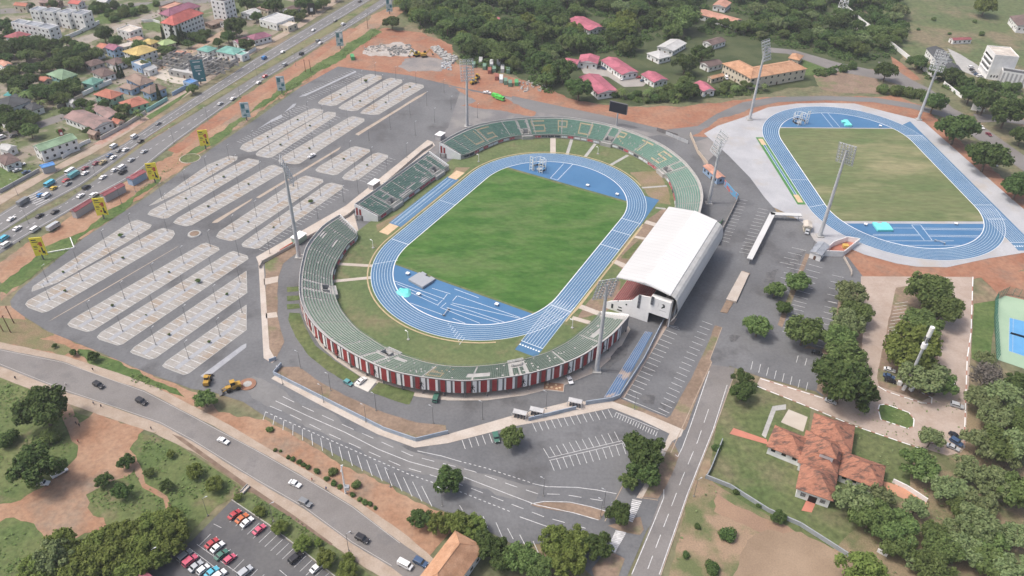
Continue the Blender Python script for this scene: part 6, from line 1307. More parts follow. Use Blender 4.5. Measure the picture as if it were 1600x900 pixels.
def thicket(name, polys, per, rr, mat, seed, avoid=(), lab=None):
    rg = random.Random(seed); b = MB()
    for pg in polys:
        P = [G(*p) for p in pg]; P2 = [(p.x, p.y) for p in P]; x0, x1 = min(p[0] for p in P2), max(p[0] for p in P2); y0, y1 = min(p[1] for p in P2), max(p[1] for p in P2)
        for _ in range(int((x1-x0)*(y1-y0)/per)):
            q = (rg.uniform(x0, x1), rg.uniform(y0, y1))
            if not inside(P2, q) or any((q[0]-a)**2+(q[1]-c)**2 < (r*.92)**2 for a, c, r in avoid): continue
            r = rg.uniform(*rr)
            for _k in range(int(16*r)):
                d = Vector((rg.gauss(0, 1), rg.gauss(0, 1), abs(rg.gauss(0, 1)))).normalized(); p = Vector((*q, 0))+Vector((d.x*r, d.y*r, d.z*r*.9))*rg.uniform(.8, 1.1)
                nn = (d+Vector((rg.gauss(0, .4), rg.gauss(0, .4), rg.gauss(.3, .4)))).normalized(); u = nn.cross(Vector((rg.uniform(-1, 1), rg.uniform(-1, 1), .3))).normalized(); w = nn.cross(u); a = rg.uniform(.4, .95)
                b.face([p-u*a, p-w*a*.8, p+u*a, p+w*a*.8])
    b.build(name, mat, kind='stuff')
WOOD1 = [(640, -25), (1090, -30), (1092, 15), (1060, 55), (1085, 60), (1010, 72), (1000, 90), (985, 95), (940, 85), (880, 92), (872, 130), (862, 150), (800, 116), (760, 108), (735, 104), (702, 66), (650, 44), (625, 10)]
WOOD2 = [(1100, -25), (1400, -30), (1418, 50), (1390, 90), (1330, 98), (1260, 78), (1205, 68), (1150, 55), (1090, 75)]
thicket('thicket', [WOOD1, WOOD2], 20, (1.6, 3.6), fol['dark'], 8, AV)
thicket('thicket', [[(918, 140), (935, 148), (1000, 160), (1060, 162), (1090, 150), (1150, 152), (1195, 145), (1120, 132), (1105, 122), (1075, 120), (1050, 130), (1010, 132), (975, 138), (960, 143)]], 9, (1.0, 2.2), fol['mid'], 9, AV)
thicket('thicket', [[(1375, 138), (1400, 136), (1445, 146), (1442, 156), (1400, 152)], [(1270, 112), (1335, 100), (1338, 108), (1275, 122)], [(1430, 100), (1470, 105), (1530, 140), (1640, 150), (1640, 170), (1560, 170), (1500, 150), (1440, 118)]], 12, (1.2, 2.6), fol['dark'], 14)
undergrowth([[(25, 352), (100, 317), (175, 262), (232, 215), (400, 109), (590, -4), (598, -4), (400, 117), (225, 224), (60, 335)]], .2, .35, fol['olive'], 9, .5)
undergrowth([[(0, 20), (40, 5), (525, -5), (180, 206), (0, 300)]], .035, .8, fol['mid'], 10, 1.0)
undergrowth([[(1330, 640), (1620, 600), (1620, 920), (1330, 920), (1345, 800)], [(1085, 750), (1130, 765), (1140, 900), (1045, 900)], [(1370, 590), (1395, 460), (1482, 450), (1460, 620), (1440, 628)]], .08, .38, fol['olive'], 12, .4)
# ------------------------------------------------------------------ vehicles
HW = (10, -6.6)
HWC = [(178, 229, 'van', 'white', 'white van in the far lanes, first behind the grey car near the service station'), (186, 235, 'sedan', 'grey', 'grey car right of the white van in the far lanes'), (196, 234, 'sedan', 'white', 'white car leading the queue in the far lanes'), (171, 243, 'sedan', 'darkblue', 'dark blue car left of the leading white car in the far lanes'), (177, 246, 'sedan', 'white', 'white car beside the median behind the leading white car'), (150, 255, 'sedan', 'darkred', 'red car in the middle of the far lanes queue'), (161, 254, 'pickup', 'tan', 'tan pickup right of the red car in the queue'), (133, 263, 'sedan', 'darkred', 'dark red car left of a white car in the queue'), (133, 270.5, 'sedan', 'white', 'white car hugging the median halfway along the queue'), (110, 269, 'minibus', 'white', 'white minibus in the outer far lane'), (116, 275, 'truck', 'teal', 'grey green truck beside the white minibus'), (103, 282, 'sedan', 'red', 'bright red car behind the truck'), (106, 287, 'sedan', 'grey', 'dark car beside the bright red car'), (78, 288, 'minibus', 'cyan', 'light blue minibus in the outer far lane'), (84, 294, 'hatch', 'yellow', 'small yellow and black car behind the light blue minibus'), (63, 305, 'hatch', 'blue', 'blue car behind the small yellow car'), (73, 306, 'van', 'white', 'white van by the painted crossing'), (37, 317, 'truck', 'grey', 'grey truck with a pale load in the far lanes'), (18, 342, 'sedan', 'white', 'white car nearest the left edge in the far lanes'), (126, 306, 'sedan', 'white', 'white car in the near lanes above the lowest maroon shed'), (147, 305, 'suv', 'white', 'white four wheel drive beside the middle maroon shed'), (161, 277, 'sedan', 'white', 'white car alone between median and middle shed'), (179, 266, 'hatch', 'white', 'small white car left of the white van in the near lanes'), (191, 262, 'van', 'white', 'white van before the short blue shed'), (192, 269, 'pickup', 'black', 'black pickup below the white van in the near lanes'), (205, 250, 'sedan', 'silver', 'silver car past the short blue shed'), (225, 237, 'sedan', 'silver', 'silver car above the grass circle'), (135, 293, 'suv', 'black', 'dark four wheel drive in the middle of the near lanes'), (62, 337, 'sedan', 'black', 'black car by the median at left'), (86, 331, 'sedan', 'black', 'black car left of the lowest maroon shed'), (27, 357, 'sedan', 'white', 'white car near the left end of the median'), (55, 359, 'van', 'white', 'white van at the kerb above the lowest billboard'), (84, 356, 'truck', 'silver', 'parked silver box truck beside the highway stalls'), (7, 373, 'van', 'cyan', 'pale blue van at the left edge'), (10, 383, 'van', 'white', 'white van at the left edge, nearest the verge'), (247, 193, 'sedan', 'grey', 'dark grey car alone on the far lanes past the mint house'), (210, 214, 'van', 'white', 'white van below the dark grey car'), (220, 220.5, 'sedan', 'black', 'black car beside the white van at the median'), (344, 162, 'sedan', 'silver', 'silver car in the near lanes, left of the white and blue billboard'), (364, 154, 'sedan', 'white', 'white car in the near lanes above the white and blue billboard'), (413, 91, 'van', 'blue', 'bright blue van on the far lanes'), (442, 81, 'sedan', 'white', 'white car ahead of the bright blue van'), (490, 47, 'sedan', 'white', 'white car far up the far lanes'), (445, 101, 'suv', 'silver', 'silver car by the tall poles on the near lanes'), (471, 84, 'suv', 'black', 'black car on the near lanes by the red verge'), (497, 64, 'suv', 'grey', 'grey car left of a white car near the far billboard'), (500.5, 67, 'sedan', 'white', 'white car right of a grey car near the far billboard'), (536, 38, 'suv', 'white', 'white car below the furthest billboard'), (524, 32, 'sedan', 'grey', 'dark car on the far lanes near the wood'), (562, 2, 'sedan', 'black', 'dark car at the top edge of the highway'), (414, 119, 'sedan', 'red', 'red car beside the second white billboard'), (404, 129, 'sedan', 'white', 'white car behind the red car on the near lanes')]
for x, y, k, c, lab in HWC: car(k, x, y, HW, c, lab, 'traffic on the dual carriageway')
for x, y, k, c, lab in ((33, 257, 'sedan', 'white', 'white car nearest the white house by the service station'), (20, 263, 'suv', 'white', 'first white car in the service station yard row'), (27, 266, 'sedan', 'silver', 'silver car in the service station yard row'), (41, 269, 'sedan', 'darkblue', 'dark blue car in the service station yard row'), (2, 215, 'van', 'white', 'white van on the street behind the service station'), (21, 212, 'sedan', 'grey', 'grey car on the street behind the service station'), (62, 86, 'sedan', 'white', 'white car on the street under the dark trees')): car(k, x, y, (9, -3), c, lab)
RD2 = (10, 5.2)
for x, y, k, c, lab in ((154, 602, 'suv', 'black', 'black four wheel drive at the left of the front road'), (221, 627.5, 'suv', 'black', 'dark four wheel drive ahead of the black one on the front road'), (349, 689, 'sedan', 'white', 'white car at the middle bend of the front road'), (461, 756, 'sedan', 'white', 'white car above the grey car on the front road'), (477, 786, 'suv', 'grey', 'grey four wheel drive on the front road'), (566, 842, 'suv', 'black', 'black four wheel drive near the bottom of the front road'), (633, 883, 'van', 'white', 'white car left of the orange roof'), (657, 879, 'suv', 'darkblue', 'dark blue car touching the orange roof edge')): car(k, x, y, RD2 if k != 'sedan' else (10, 4.3), c, lab)
LOT = (10, -8)
for x, y, k, c, lab in ((366.5, 804, 'sedan', 'red', 'red taxi at the head of the top row of the small car park'), (378, 810, 'sedan', 'orange', 'orange red taxi second in the top row'), (386, 816, 'sedan', 'white', 'white car third in the top row of the small car park'), (405, 827.5, 'sedan', 'pink', 'pink red car alone further down the top row'), (331, 849, 'sedan', 'red', 'dusty red car first in the middle row'), (340, 855, 'sedan', 'white', 'white car second in the middle row of the small car park'), (346, 867, 'sedan', 'green', 'dark green car third in the middle row'), (359, 873.5, 'hatch', 'pink', 'bright pink red car fourth in the middle row'), (383, 894, 'suv', 'silver', 'silver car alone at the lower end of the middle row'), (289, 869, 'suv', 'grey', 'blue grey car first in the bottom row'), (297, 876.5, 'suv', 'pink', 'crimson car second in the bottom row'), (306, 885, 'sedan', 'silver', 'silver car third in the bottom row'), (317.5, 890, 'hatch', 'white', 'white car fourth in the bottom row'), (331, 894, 'sedan', 'cyan', 'sky blue car fifth in the bottom row'), (342, 900, 'suv', 'white', 'white car cut by the bottom edge in the bottom row'), (462, 872, 'suv', 'black', 'black car facing the grass strip of the small car park'), (495, 887, 'sedan', 'white', 'white car at the right end by the grass strip')): car(k, x, y, LOT, c, lab, 'cars in the small car park')
for x, y, k, c, d, lab in ((565, 595, 'sedan', 'white', (8, -6), 'white car on the pale slab beside the curved stand'), (544, 598, 'hatch', 'teal', (9, 5), 'small teal car at the kerb left of the pale slab'), (681, 622, 'suv', 'green', (3, -10), 'dark green four wheel drive in front of the striped wall'), (890, 594, 'sedan', 'white', (5, 9), 'white car beside the square flower bed at the stand'), (487, 244, 'pickup', 'white', (9, -5), 'white pickup crossing the big car park'), (761, 145, 'pickup', 'white', (10, 1), 'white pickup left of the green trucks'), (775, 684, 'suv', 'green', (3, 10), 'dark car half under the kerb tree of the south car park'), (939, 105, 'sedan', 'black', (10, 3), 'dark car in the maroon car yard, back left'), (943, 107, 'sedan', 'darkblue', (10, 3), 'blue car in front of the dark one in the maroon car yard'), (971, 123, 'sedan', 'white', (2, 9), 'white car by the long maroon block'), (999, 121, 'sedan', 'red', (10, 0), 'red car at the right end of the maroon car yard'), (1005, 126, 'sedan', 'darkblue', (10, -1), 'blue car below the red one in the maroon car yard'), (938, 127, 'sedan', 'white', (9, 4), 'white car at the front left of the maroon car yard'), (943, 131, 'sedan', 'silver', (9, 4), 'silver car at the front of the maroon car yard'), (1135, 122, 'van', 'white', (4, 8), 'white van in front of the orange annex'), (1534, 199, 'sedan', 'white', (9, 7), 'white car at the far right bend'), (1545, 210, 'sedan', 'darkred', (10, 6), 'dark red car ahead of the white one at the bend'), (1554, 257, 'sedan', 'white', (10, 6), 'white car under the wide dark tree'), (1517, 105, 'suv', 'white', (9, -1), 'white car at the top of the row by the tall white block'), (1519, 109, 'sedan', 'black', (9, -1), 'first black car in the row by the tall white block'), (1522, 112.5, 'sedan', 'grey', (9, -1), 'grey car in the row by the tall white block'), (1526, 116, 'sedan', 'darkblue', (9, -1), 'blue car in the row by the tall white block'), (1531, 119, 'suv', 'white', (9, -1), 'white car at the bottom of the row by the tall white block'), (1390, 578, 'sedan', 'white', (10, 3), 'white car at the top of the row under the bright tree'), (1389, 588, 'sedan', 'darkblue', (10, 3), 'blue car second in the row under the bright tree'), (1391, 595, 'sedan', 'black', (10, 3), 'black car third in the row under the bright tree'), (1447, 609, 'suv', 'black', (8, 4), 'black car beneath the trees right of the telecom mast'), (1487, 600, 'sedan', 'white', (4, -8), 'white car at the right side of the forecourt island'), (1495, 634, 'suv', 'silver', (10, 3), 'silver four wheel drive by the painted forecourt kerb'), (1277, 552, 'sedan', 'black', (9, 3), 'black car in the shade at the corner of the east car park'), (1298, 627, 'sedan', 'silver', (8, 3), 'pale car under the largest dark tree'), (1492, 681, 'sedan', 'black', (8, 5), 'black car at the bottom right of the forecourt'), (1494, 691, 'suv', 'darkblue', (8, 5), 'dark car below the black one at the forecourt bottom'), (1489, 699, 'sedan', 'silver', (9, 4), 'silver car lowest at the forecourt bottom'), (93, 739, 'pickup', 'white', (9, -5), 'white pickup parked beneath the big tree on the dirt track'), (67, 755, 'sedan', 'white', (9, 0), 'white car peeking from under the big tree'), (1261, 362, 'van', 'silver', (-2, 10), 'silver van before the guard hut'), (781, 155, 'truck', 'lime', (10, 3), 'bright lime green truck on the ring road behind the far stand'), (776, 152, 'truck', 'lime', (10, 3), 'second lime green truck just behind the first')): car(k, x, y, d, c, lab)
# loaders and diggers
def loader(px, d, label, col=(.5, .3, .06), s=1.0):
    p = G(*px); q = G(px[0]+d[0], px[1]+d[1])-p; o = empty('wheel_loader', (p.x, p.y, .15), math.atan2(q.y, q.x), label, 'loader', 'construction machines'); o.scale = (s,)*3
    my = M('machine_%.2f' % col[0], col, tuple(x*.75 for x in col), 1)
    b = MB(); b.box((-1.3, 0, 1.5), (2.8, 1.9, 1.4)); b.box((1.2, 0, 1.3), (1.8, 1.3, .9)); bd = b.build('body', my, o)
    b = MB(); b.box((-.3, 0, 2.7), (1.5, 1.5, 1.5), 0, .9); cb = b.build('cab', glass, o); b = MB(); b.box((-.3, 0, 3.5), (1.6, 1.6, .15)); b.build('cab_roof', my, cb)
    b = MB(); [b.tube((1.2, y, 1.6), (3.3, y, .7), .16) for y in (-.6, .6)]; b.build('arm', my, o)
    b = MB(); b.prism([(3.2, .1), (4.4, .1), (3.5, .5), (3.3, 1.3)], -1.4, 1.4); b.build('bucket', steel_dark, o)
    for x in (-1.6, 1.3):
        for y in (-1, 1): w = MB(); w.tube((x, y*.75, .75), (x, y*1.25, .75), .75, n=14); w.build('wheel', rubber, o)
def digger(px, d, label, col, s=1.0):
    p = G(*px); q = G(px[0]+d[0], px[1]+d[1])-p; o = empty('excavator', (p.x, p.y, .1), math.atan2(q.y, q.x), label, 'excavator', 'construction machines'); o.scale = (s,)*3
    my = M('machine_%.2f' % col[0], col, tuple(x*.75 for x in col), 1)
    for y in (-1.1, 1.1): b = MB(); b.prism([(-1.9, .3), (-1.5, 0), (1.5, 0), (1.9, .3), (1.6, .9), (-1.6, .9)], y-.3, y+.3); b.build('track', rubber, o)
    b = MB(); b.box((-.5, 0, 1.7), (3.2, 2.4, 1.3)); b.build('body', my, o); b = MB(); b.box((.6, .7, 2.6), (1.4, 1.0, 1.4)); b.build('cab', glass, o)
    b = MB(); b.tube((.9, -.3, 1.8), (3.4, -.3, 4.4), .3, .22); b.build('boom', my, o); b = MB(); b.tube((3.4, -.3, 4.4), (5.2, -.3, 1.6), .2, .15); b.build('arm', my, o)
    b = MB(); b.prism([(4.8, 1.7), (5.6, 1.6), (5.4, .6), (4.8, .8)], -.9, .3); b.build('bucket', steel_dark, o)
loader((325, 598), (3, -10), 'rusty brown loader at the end of the thin island')
loader((364, 609), (-10, 3), 'yellow wheel loader beside the round manhole kerb', (.5, .33, .1), 1.15)
loader((745, 124), (-8, 6), 'yellow loader near the shipping containers', (.55, .36, .05)); loader((740, 131), (9, -3), 'orange loader below the yellow one near the containers', (.55, .25, .05))
digger((651, 88), (-10, 3), 'yellow excavator on the grey gravel heap', (.6, .45, .05), 1.2); digger((663, 89), (10, -1), 'red excavator beside the yellow one', (.5, .09, .05), 1.2)
# containers
def container(px, ang, col, label, L=6.1):
    p = G(*px); o = empty('shipping_container', (p.x, p.y, .1), ang, label, 'container', 'shipping containers on the building site')
    m_ = M('container_'+col, dict(green=(.16, .27, .2), grey=(.45, .46, .46), red=(.33, .13, .1), white=(.58, .6, .6), lime=(.1, .35, .15))[col], None, fine=.15)
    b = MB(); b.box((0, 0, 1.3), (L, 2.44, 2.6))
    for i in range(int(L/.6)): x = -L/2+.3+.6*i; b.box((x, 0, 1.3), (.25, 2.54, 2.3)); b.box((x, 0, 2.6), (.25, 2.3, .06))
    b.build('body', m_, o); b = MB()
    for y in (-.6, .6): b.box((L/2+.03, y, 1.3), (.06, 1.1, 2.3))
    b.build('door', steel, o)
ca = T1.a+.5
for px, col, lab in (((751, 98), 'grey', 'pale container furthest from the road'), ((768, 102), 'white', 'white container with the widest roof'), ((779, 100), 'white', 'white container at the right end of the back row'), ((757, 107), 'green', 'green container behind the loader'), ((765, 113), 'red', 'rusty container in the middle row'), ((772, 111), 'green', 'green container right of the rusty one'), ((785, 110), 'grey', 'grey container of the right pair'), ((794, 113), 'green', 'green container at the far right'), ((776, 123), 'red', 'rusty red container in the front row'), ((783, 126), 'white', 'pale container in the front row'), ((790, 130), 'green', 'green container in the front row'), ((797, 133), 'green', 'last green container of the front row'), ((740, 104), 'green', 'green container at the left end'), ((551, 92), 'lime', 'lone green container on the bare earth'), ((807, 132), 'lime', 'bright green skip at the edge of the wood')):
    container(px, ca+(.0 if lab != 'lone green container on the bare earth' else .3), col, lab, 9 if col in ('grey', 'white') else 6.1)
def rubble(pts, n, mat, seed, smax=1.2):
    rg = random.Random(seed); b = MB(); P = [G(*p) for p in pts]; P2 = [(p.x, p.y) for p in P]
    x0, x1 = min(p[0] for p in P2), max(p[0] for p in P2); y0, y1 = min(p[1] for p in P2), max(p[1] for p in P2); k = 0
    while k < n:
        q = (rg.uniform(x0, x1), rg.uniform(y0, y1))
        if inside(P2, q): s = rg.uniform(.3, smax); b.box((q[0], q[1], s*.3), (s*rg.uniform(.8, 2), s, s*.8), rg.random()*3, .7); k += 1
    b.build('rubble', mat, kind='stuff')
rubble([(672, 74), (684, 72), (700, 84), (716, 92), (708, 100), (690, 92)], 150, concrete, 1, 2.2); rubble([(604, 74), (640, 70), (648, 80), (610, 90)], 140, MATS['conc_raw'], 2, 1.5); rubble([(805, 125), (850, 130), (862, 140), (830, 145), (810, 142)], 50, concrete, 3, 1.4); rubble([(568, 74), (600, 68), (604, 78), (572, 84)], 60, paving, 4, 1.2); rubble([(690, 97), (706, 97), (706, 110), (690, 108)], 40, steel, 5, 1.5)

# ------------------------------------------------------------------ street furniture
lp = empty('light_pole', (0, 0, 0), 0, 'thin grey light pole standing in the big car park', 'light pole', 'light poles of the big car park')
b = MB(); b.box((0, 0, .2), (.45, .45, .4)); b.build('footing', MATS['conc_raw'], lp)
b = MB(); b.tube((0, 0, .3), (0, 0, 8.6), .09, .055, 6); b.build('pole', steel_dark, lp)
b = MB(); b.tube((0, 0, 8.5), (1.0, 0, 8.8), .05, n=5); b.box((1.2, 0, 8.8), (.7, .3, .12)); b.build('lamp_head', steel, lp)
def pole(p, rz, lab, grp): return dup(lp, (p.x, p.y, .1), rz, 1, lab, grp)
for p in POLES: pole(p, A1, None, None)
for q in ((667, 165), (705, 172), (694, 145), (641, 182), (679, 191), (610, 202), (649, 212), (746, 184), (577, 222), (560, 302), (605, 269), (636, 247), (537, 315), (497, 342), (422, 397)): pole(G(*q), A1, 'thin grey light pole standing on the open plaza beside the big car park', 'light poles of the plaza')
for q in ((470, 576), (517, 611), (506, 629), (442, 601), (572, 660), (588, 642), (677, 662), (754, 655), (853, 639), (849, 775), (610, 761), (691, 791), (943, 793), (938, 808), (991, 640)): pole(G(*q), A1+1.6, 'thin grey light pole along the road in front of the curved stand', 'light poles before the curved stand')
for q in ((212, 300), (190, 318), (150, 275), (45, 350), (28, 305), (272, 224), (325, 190), (375, 152), (402, 120), (462, 103), (500, 20), (575, 33), (303, 148), (235, 152)): pole(G(*q), A1+1.6, 'grey street lamp beside the dual carriageway', 'street lamps of the dual carriageway')
for q, lab in (((325, 806), 'street lamp at the grass edge of the small car park'), ((427, 815), 'street lamp on the strip beside the small car park'), ((247, 886), 'street lamp at the dark bottom corner of the small car park'), ((1266, 399), 'lamp pole at the head of the dirt divider in the east car park'), ((545, 861), 'street lamp beside the front road footpath'), ((1084, 776), 'street lamp at the right kerb of the service road')): pole(G(*q), .5, lab, 'street lamps')
for ch in list(lp.children): bpy.data.objects.remove(ch)
bpy.data.objects.remove(lp)
o = empty('pole', (0, 0, 0))
b = MB(); b.tube((0, 0, 0), (0, 0, 4.2), .1); b.tube((0, 0, 4.1), (.9, 0, 4.2), .1); b.box((1.1, 0, 4.2), (.7, .4, .2)); b.build('post', white_paint, o); b = MB(); b.box((0, 0, .15), (1.0, 1.0, .3)); b.build('footing', concrete, o)
for q, lab in (((748, 253), 'white post lamp on the rim grass near the straight stand gap'), ((583, 388), 'white post lamp on the rim grass inside the left end of the curved stand'), ((638, 531), 'white post lamp on the rim grass below the bottom bend'), ((894, 513), 'white post lamp on bare rim ground near the sprint start'), ((934, 241), 'white post lamp on the rim grass at the top bend')): t = dup(o, G(*q)+Vector((0, 0, .2)), 2.5, 1, lab, 'white post lamps round the track', cat='lamp'); t.name = 'post_lamp'
for ch in list(o.children): bpy.data.objects.remove(ch)
bpy.data.objects.remove(o)
def billboard(base, w, h, z0, face, mat, marks, label, two=False, top=None):
    p = G(*base); o = empty('billboard', p, math.atan2(face.y, face.x), label, 'billboard', 'roadside billboards')
    b = MB(); b.tube((0, 0, 0), (0, 0, z0+.5), .35); b.build('post', steel_dark, o)
    b = MB(); b.box((0, 0, z0+h/2), (.35, w, h)); pn = b.build('panel', mat, o)
    for i, (mc, quads) in enumerate(marks):
        k = MB()
        for (x0, y0, x1, y1) in quads:
            for xx in (.19, -.19): k.face([(xx, (x0-.5)*w, z0+y0*h), (xx, (x1-.5)*w, z0+y0*h), (xx, (x1-.5)*w, z0+y1*h), (xx, (x0-.5)*w, z0+y1*h)])
        k.build('printing', mc, pn)
ybb = M('board_yellow', (.85, .72, .08), (.78, .65, .07), .5); bred = M('board_red', (.5, .1, .05)); bdark = M('board_dark', (.05, .05, .04)); bteal = M('board_teal', (.06, .2, .23)); bpale = M('board_pale', (.5, .6, .62), (.3, .42, .45), .5, .5, .6)
fc = Vector((.25, -1, 0)).normalized()
for base, lab in (((68, 405), 'yellow billboard nearest the left edge'), ((163, 342), 'yellow billboard beside the lowest maroon shed'), ((243, 286), 'yellow billboard beside the short blue shed'), ((322, 233), 'yellow billboard furthest along the car park, above the grass circle')):
    billboard(base, 5.2, 9.5, 2.2, fc, ybb, [(bdark, [(.12, .84, .5, .9), (.12, .74, .6, .78), (.12, .52, .4, .55), (.12, .46, .45, .49), (.12, .36, .36, .39), (.66, .12, .78, .45), (.78, .08, .88, .25)]), (bred, [(.62, .5, .85, .75), (.5, .6, .62, .68), (.4, .2, .55, .3)])], lab)
for base, lab in (((386, 188), 'pale blue white billboard beside the car park entrance road'), ((441, 146), 'pale blue white billboard above the first car park bays'), ((532, 76), 'pale blue white billboard near the top corner of the car park'), ((609, 22), 'small pale billboard at the top edge of the highway')):
    billboard(base, 5.0, 9.5 if base[1] > 100 else 10.5, 2, fc, bpale, [(bteal, [(.1, .6, .5, .9), (.55, .3, .9, .5), (.2, .1, .6, .2)]), (white_paint, [(.55, .6, .9, .85)])], lab)
billboard((314, 131), 7.5, 14.5, 1.5, Vector((.35, -1, 0)).normalized(), bteal, [(white_paint, [(.2, .9, .8, .94), (.25, .72, .75, .75), (.25, .67, .7, .69), (.25, .62, .75, .64), (.3, .5, .8, .53), (.45, .32, .6, .42), (.6, .12, .8, .16)])], 'tall dark teal totem sign with white lettering before the unfinished building')
billboard((488, 26), 5.5, 9, 1.5, Vector((.3, -1, 0)).normalized(), bdark, [(white_paint, [(.3, .3, .7, .6)])], 'dark billboard beside the highway hedge')
billboard((1526, 176), 8, 4.5, 1.2, Vector((-.35, -1, 0)).normalized(), white_paint, [(MATS['wall_green'], [(.4, .3, .7, .5)])], 'white roadside sign board at the far right bend')
billboard((101, 224), 2, 8, .5, Vector((.6, -1, 0)).normalized(), M('sign_maroon', (.25, .04, .05)), [(white_paint, [(.2, .6, .8, .8), (.2, .2, .8, .4)])], 'tall maroon service station price sign')
# telecom mast
o = empty('telecom_mast', G(1415, 604), 0, 'grey telecom mast with white antennas rising from a forecourt island', 'mast')
b = MB(); b.tube((0, 0, 0), (0, 0, 27), .62, .48, 12); b.build('pole', steel, o)
b = MB(); b.tube((0, 0, 20), (0, 0, 22.2), 1.05, 1.05, 14); b.build('antenna_drum', white_paint, o)
b = MB(); b.tube((0, 0, 25.5), (0, 0, 30), .85, .85, 12); b.build('antenna_shroud', white_paint, o)
b = MB(); [b.box((1.0*math.cos(t), 1.0*math.sin(t), 24), (.3, .4, 1.8), t) for t in (0, 2.1, 4.2)]; b.build('antennas', steel_dark, o)
b = MB(); [b.box((2.4*math.cos(t), 2.4*math.sin(t), .9), (1.5, 1.2, 1.8), t) for t in (.3, 1.5, 2.8, 4, 5.2)]; b.build('equipment_cabinets', white_paint, o)
def lattice(px, h, w, label):
    o = empty('pylon', G(*px), .4, label, 'pylon'); b = MB(); n = 9
    for k in range(n):
        z0, z1 = h*k/n, h*(k+1)/n; a0, a1 = w*(1-.7*k/n), w*(1-.7*(k+1)/n); c0 = [(i*a0, j*a0, z0) for i, j in ((-1, -1), (1, -1), (1, 1), (-1, 1))]; c1 = [(i*a1, j*a1, z1) for i, j in ((-1, -1), (1, -1), (1, 1), (-1, 1))]
        for i in range(4): b.tube(c0[i], c1[i], .28, n=4); b.tube(c0[i], c1[(i+1) % 4], .18, n=4); b.tube(c1[i], c1[(i+1) % 4], .18, n=4)
    b.build('lattice', white_paint, o); b = MB(); [b.box((i*w, j*w, .4), (1, 1, .8)) for i in (-1, 1) for j in (-1, 1)]; b.build('footings', concrete, o)
lattice((1312, 29), 42, 3, 'white lattice pylon rising out of the wood at the top edge')
# walls and fences
def wall(px, h, t, mat, label, name='wall', z=.1, posts=None, cat='wall'):
    P = [G(*p) for p in px]; c = P[0].copy(); o = empty(name, c, 0, label, cat); b = MB()
    for a, d in zip(P, P[1:]):
        mid = (a+d)/2-c; b.box((mid.x, mid.y, h/2+z), ((d-a).length+t*.3, t, h), math.atan2((d-a).y, (d-a).x))
    b.build('panel' if posts else 'masonry', mat, o)
    if posts:
        k = MB()
        for a, d in zip(P, P[1:]):
            n = max(1, int((d-a).length/posts))
            for i in range(n+1): q = a+(d-a)*(i/n)-c; k.tube((q.x, q.y, 0), (q.x, q.y, h+.3+z), .12, n=5)
        k.build('posts', steel_dark, o)
    return o
wall([(1322, 14), (1345, 35), (1360, 46), (1420, 94)], 3, .4, WHITE, 'long white boundary wall running down from the pylon')
wall([(1434, 104), (1462, 126)], 3, .4, WHITE, 'short white wall right of the boundary wall gap'); wall([(1474, 132), (1502, 154)], 2.4, .4, WHITE, 'white wall section near the roadside sign')
wall([(86, 68), (100, 63), (124, 53), (156, 37)], 2.6, .4, WHITE, 'white wall along the dusty street before the townhouses'); wall([(130, 150), (175, 130)], 2.6, .6, WHITE, 'bright white wall in front of the sea green roof', z=.1); wall([(90, 170), (130, 152)], 2.2, .4, MATS['yard_pale'], 'pale wall continuing the bright white one')
wall([(158, 219), (200, 196), (228, 178)], 2.2, .4, M('wall_pale', (.5, .48, .45)), 'pale wall along the brick walk'); wall([(230, 176), (262, 157)], 2.4, .4, WM['turq'], 'turquoise green wall before the cypress'); wall([(270, 150), (292, 138)], 2.4, .4, WM['blue'], 'blue wall of the blue compound')
wall([(98, 248), (113, 238), (130, 227), (142, 222)], 2, .4, WHITE, 'white panelled wall right of the service station'); wall([(0, 302), (40, 280), (62, 268)], 1.8, .4, WM['grey'], 'grey wall beside the green plot at left')
wall([(303, 128), (345, 108), (380, 90)], 2, .3, WM['grey'], 'grey wall before the unfinished building'); wall([(384, 88), (400, 78)], 2.2, .3, WHITE, 'white wall by the highway trees'); wall([(222, 35), (240, 34), (250, 37)], 2, .3, WHITE, 'white fence wall of the green lawn')
bl = M('fence_bluegrey', (.28, .34, .42), (.36, .41, .47), .3)
wall([(428, 586), (440, 572)], 1.8, .3, bl, 'short blue grey wall at the precinct gate'); wall([(428, 586), (505, 625), (600, 673), (650, 690), (700, 678)], 1.8, .3, bl, 'long blue grey precinct wall along the marked road')
wall([(826, 658), (892, 642), (900, 640)], 1.8, .3, bl, 'blue grey wall in front of the turnstiles'); wall([(915, 633), (955, 627), (968, 622), (1005, 565), (1042, 492)], 2, .3, bl, 'blue grey wall beside the blue practice strip')
wall([(421, 566), (432, 562)], 1.6, .3, bl, 'stub wall at the top of the precinct gate')
wall([(1102, 747), (1140, 762), (1200, 800), (1250, 822), (1328, 872)], 1.7, .4, M('wall_slate', (.26, .29, .31), (.33, .35, .36), .3), 'long slate grey wall between the lawn and the bare ground')
wall([(1128, 690), (1110, 735), (1103, 748)], 1.6, .3, MATS['wall_slate'], 'grey fence wall beside the service road'); wall([(1394, 754), (1415, 764), (1447, 785)], 1.8, .4, WHITE, 'white wall half hidden by the grove'); wall([(1370, 862), (1385, 870)], 1.5, .4, WHITE, 'short white wall under the lower trees')
wall([(676, 228), (660, 238), (545, 338), (410, 412), (406, 420)], 1.6, .25, M('fence_pale', (.5, .46, .42)), 'pale fence wall along the walkway beside the big car park', posts=8); wall([(438, 395), (458, 383)], 1.6, .3, bred, 'red banner wall beside the left mast')
wall([(1078, 212), (1090, 240), (1106, 260)], 2.2, .3, M('fence_tan', (.5, .42, .34)), 'tan fence right of the far stand', posts=6); wall([(1026, 205), (1058, 215)], 2.4, .3, MATS['grey_wall'], 'low grey wall behind the far stand')
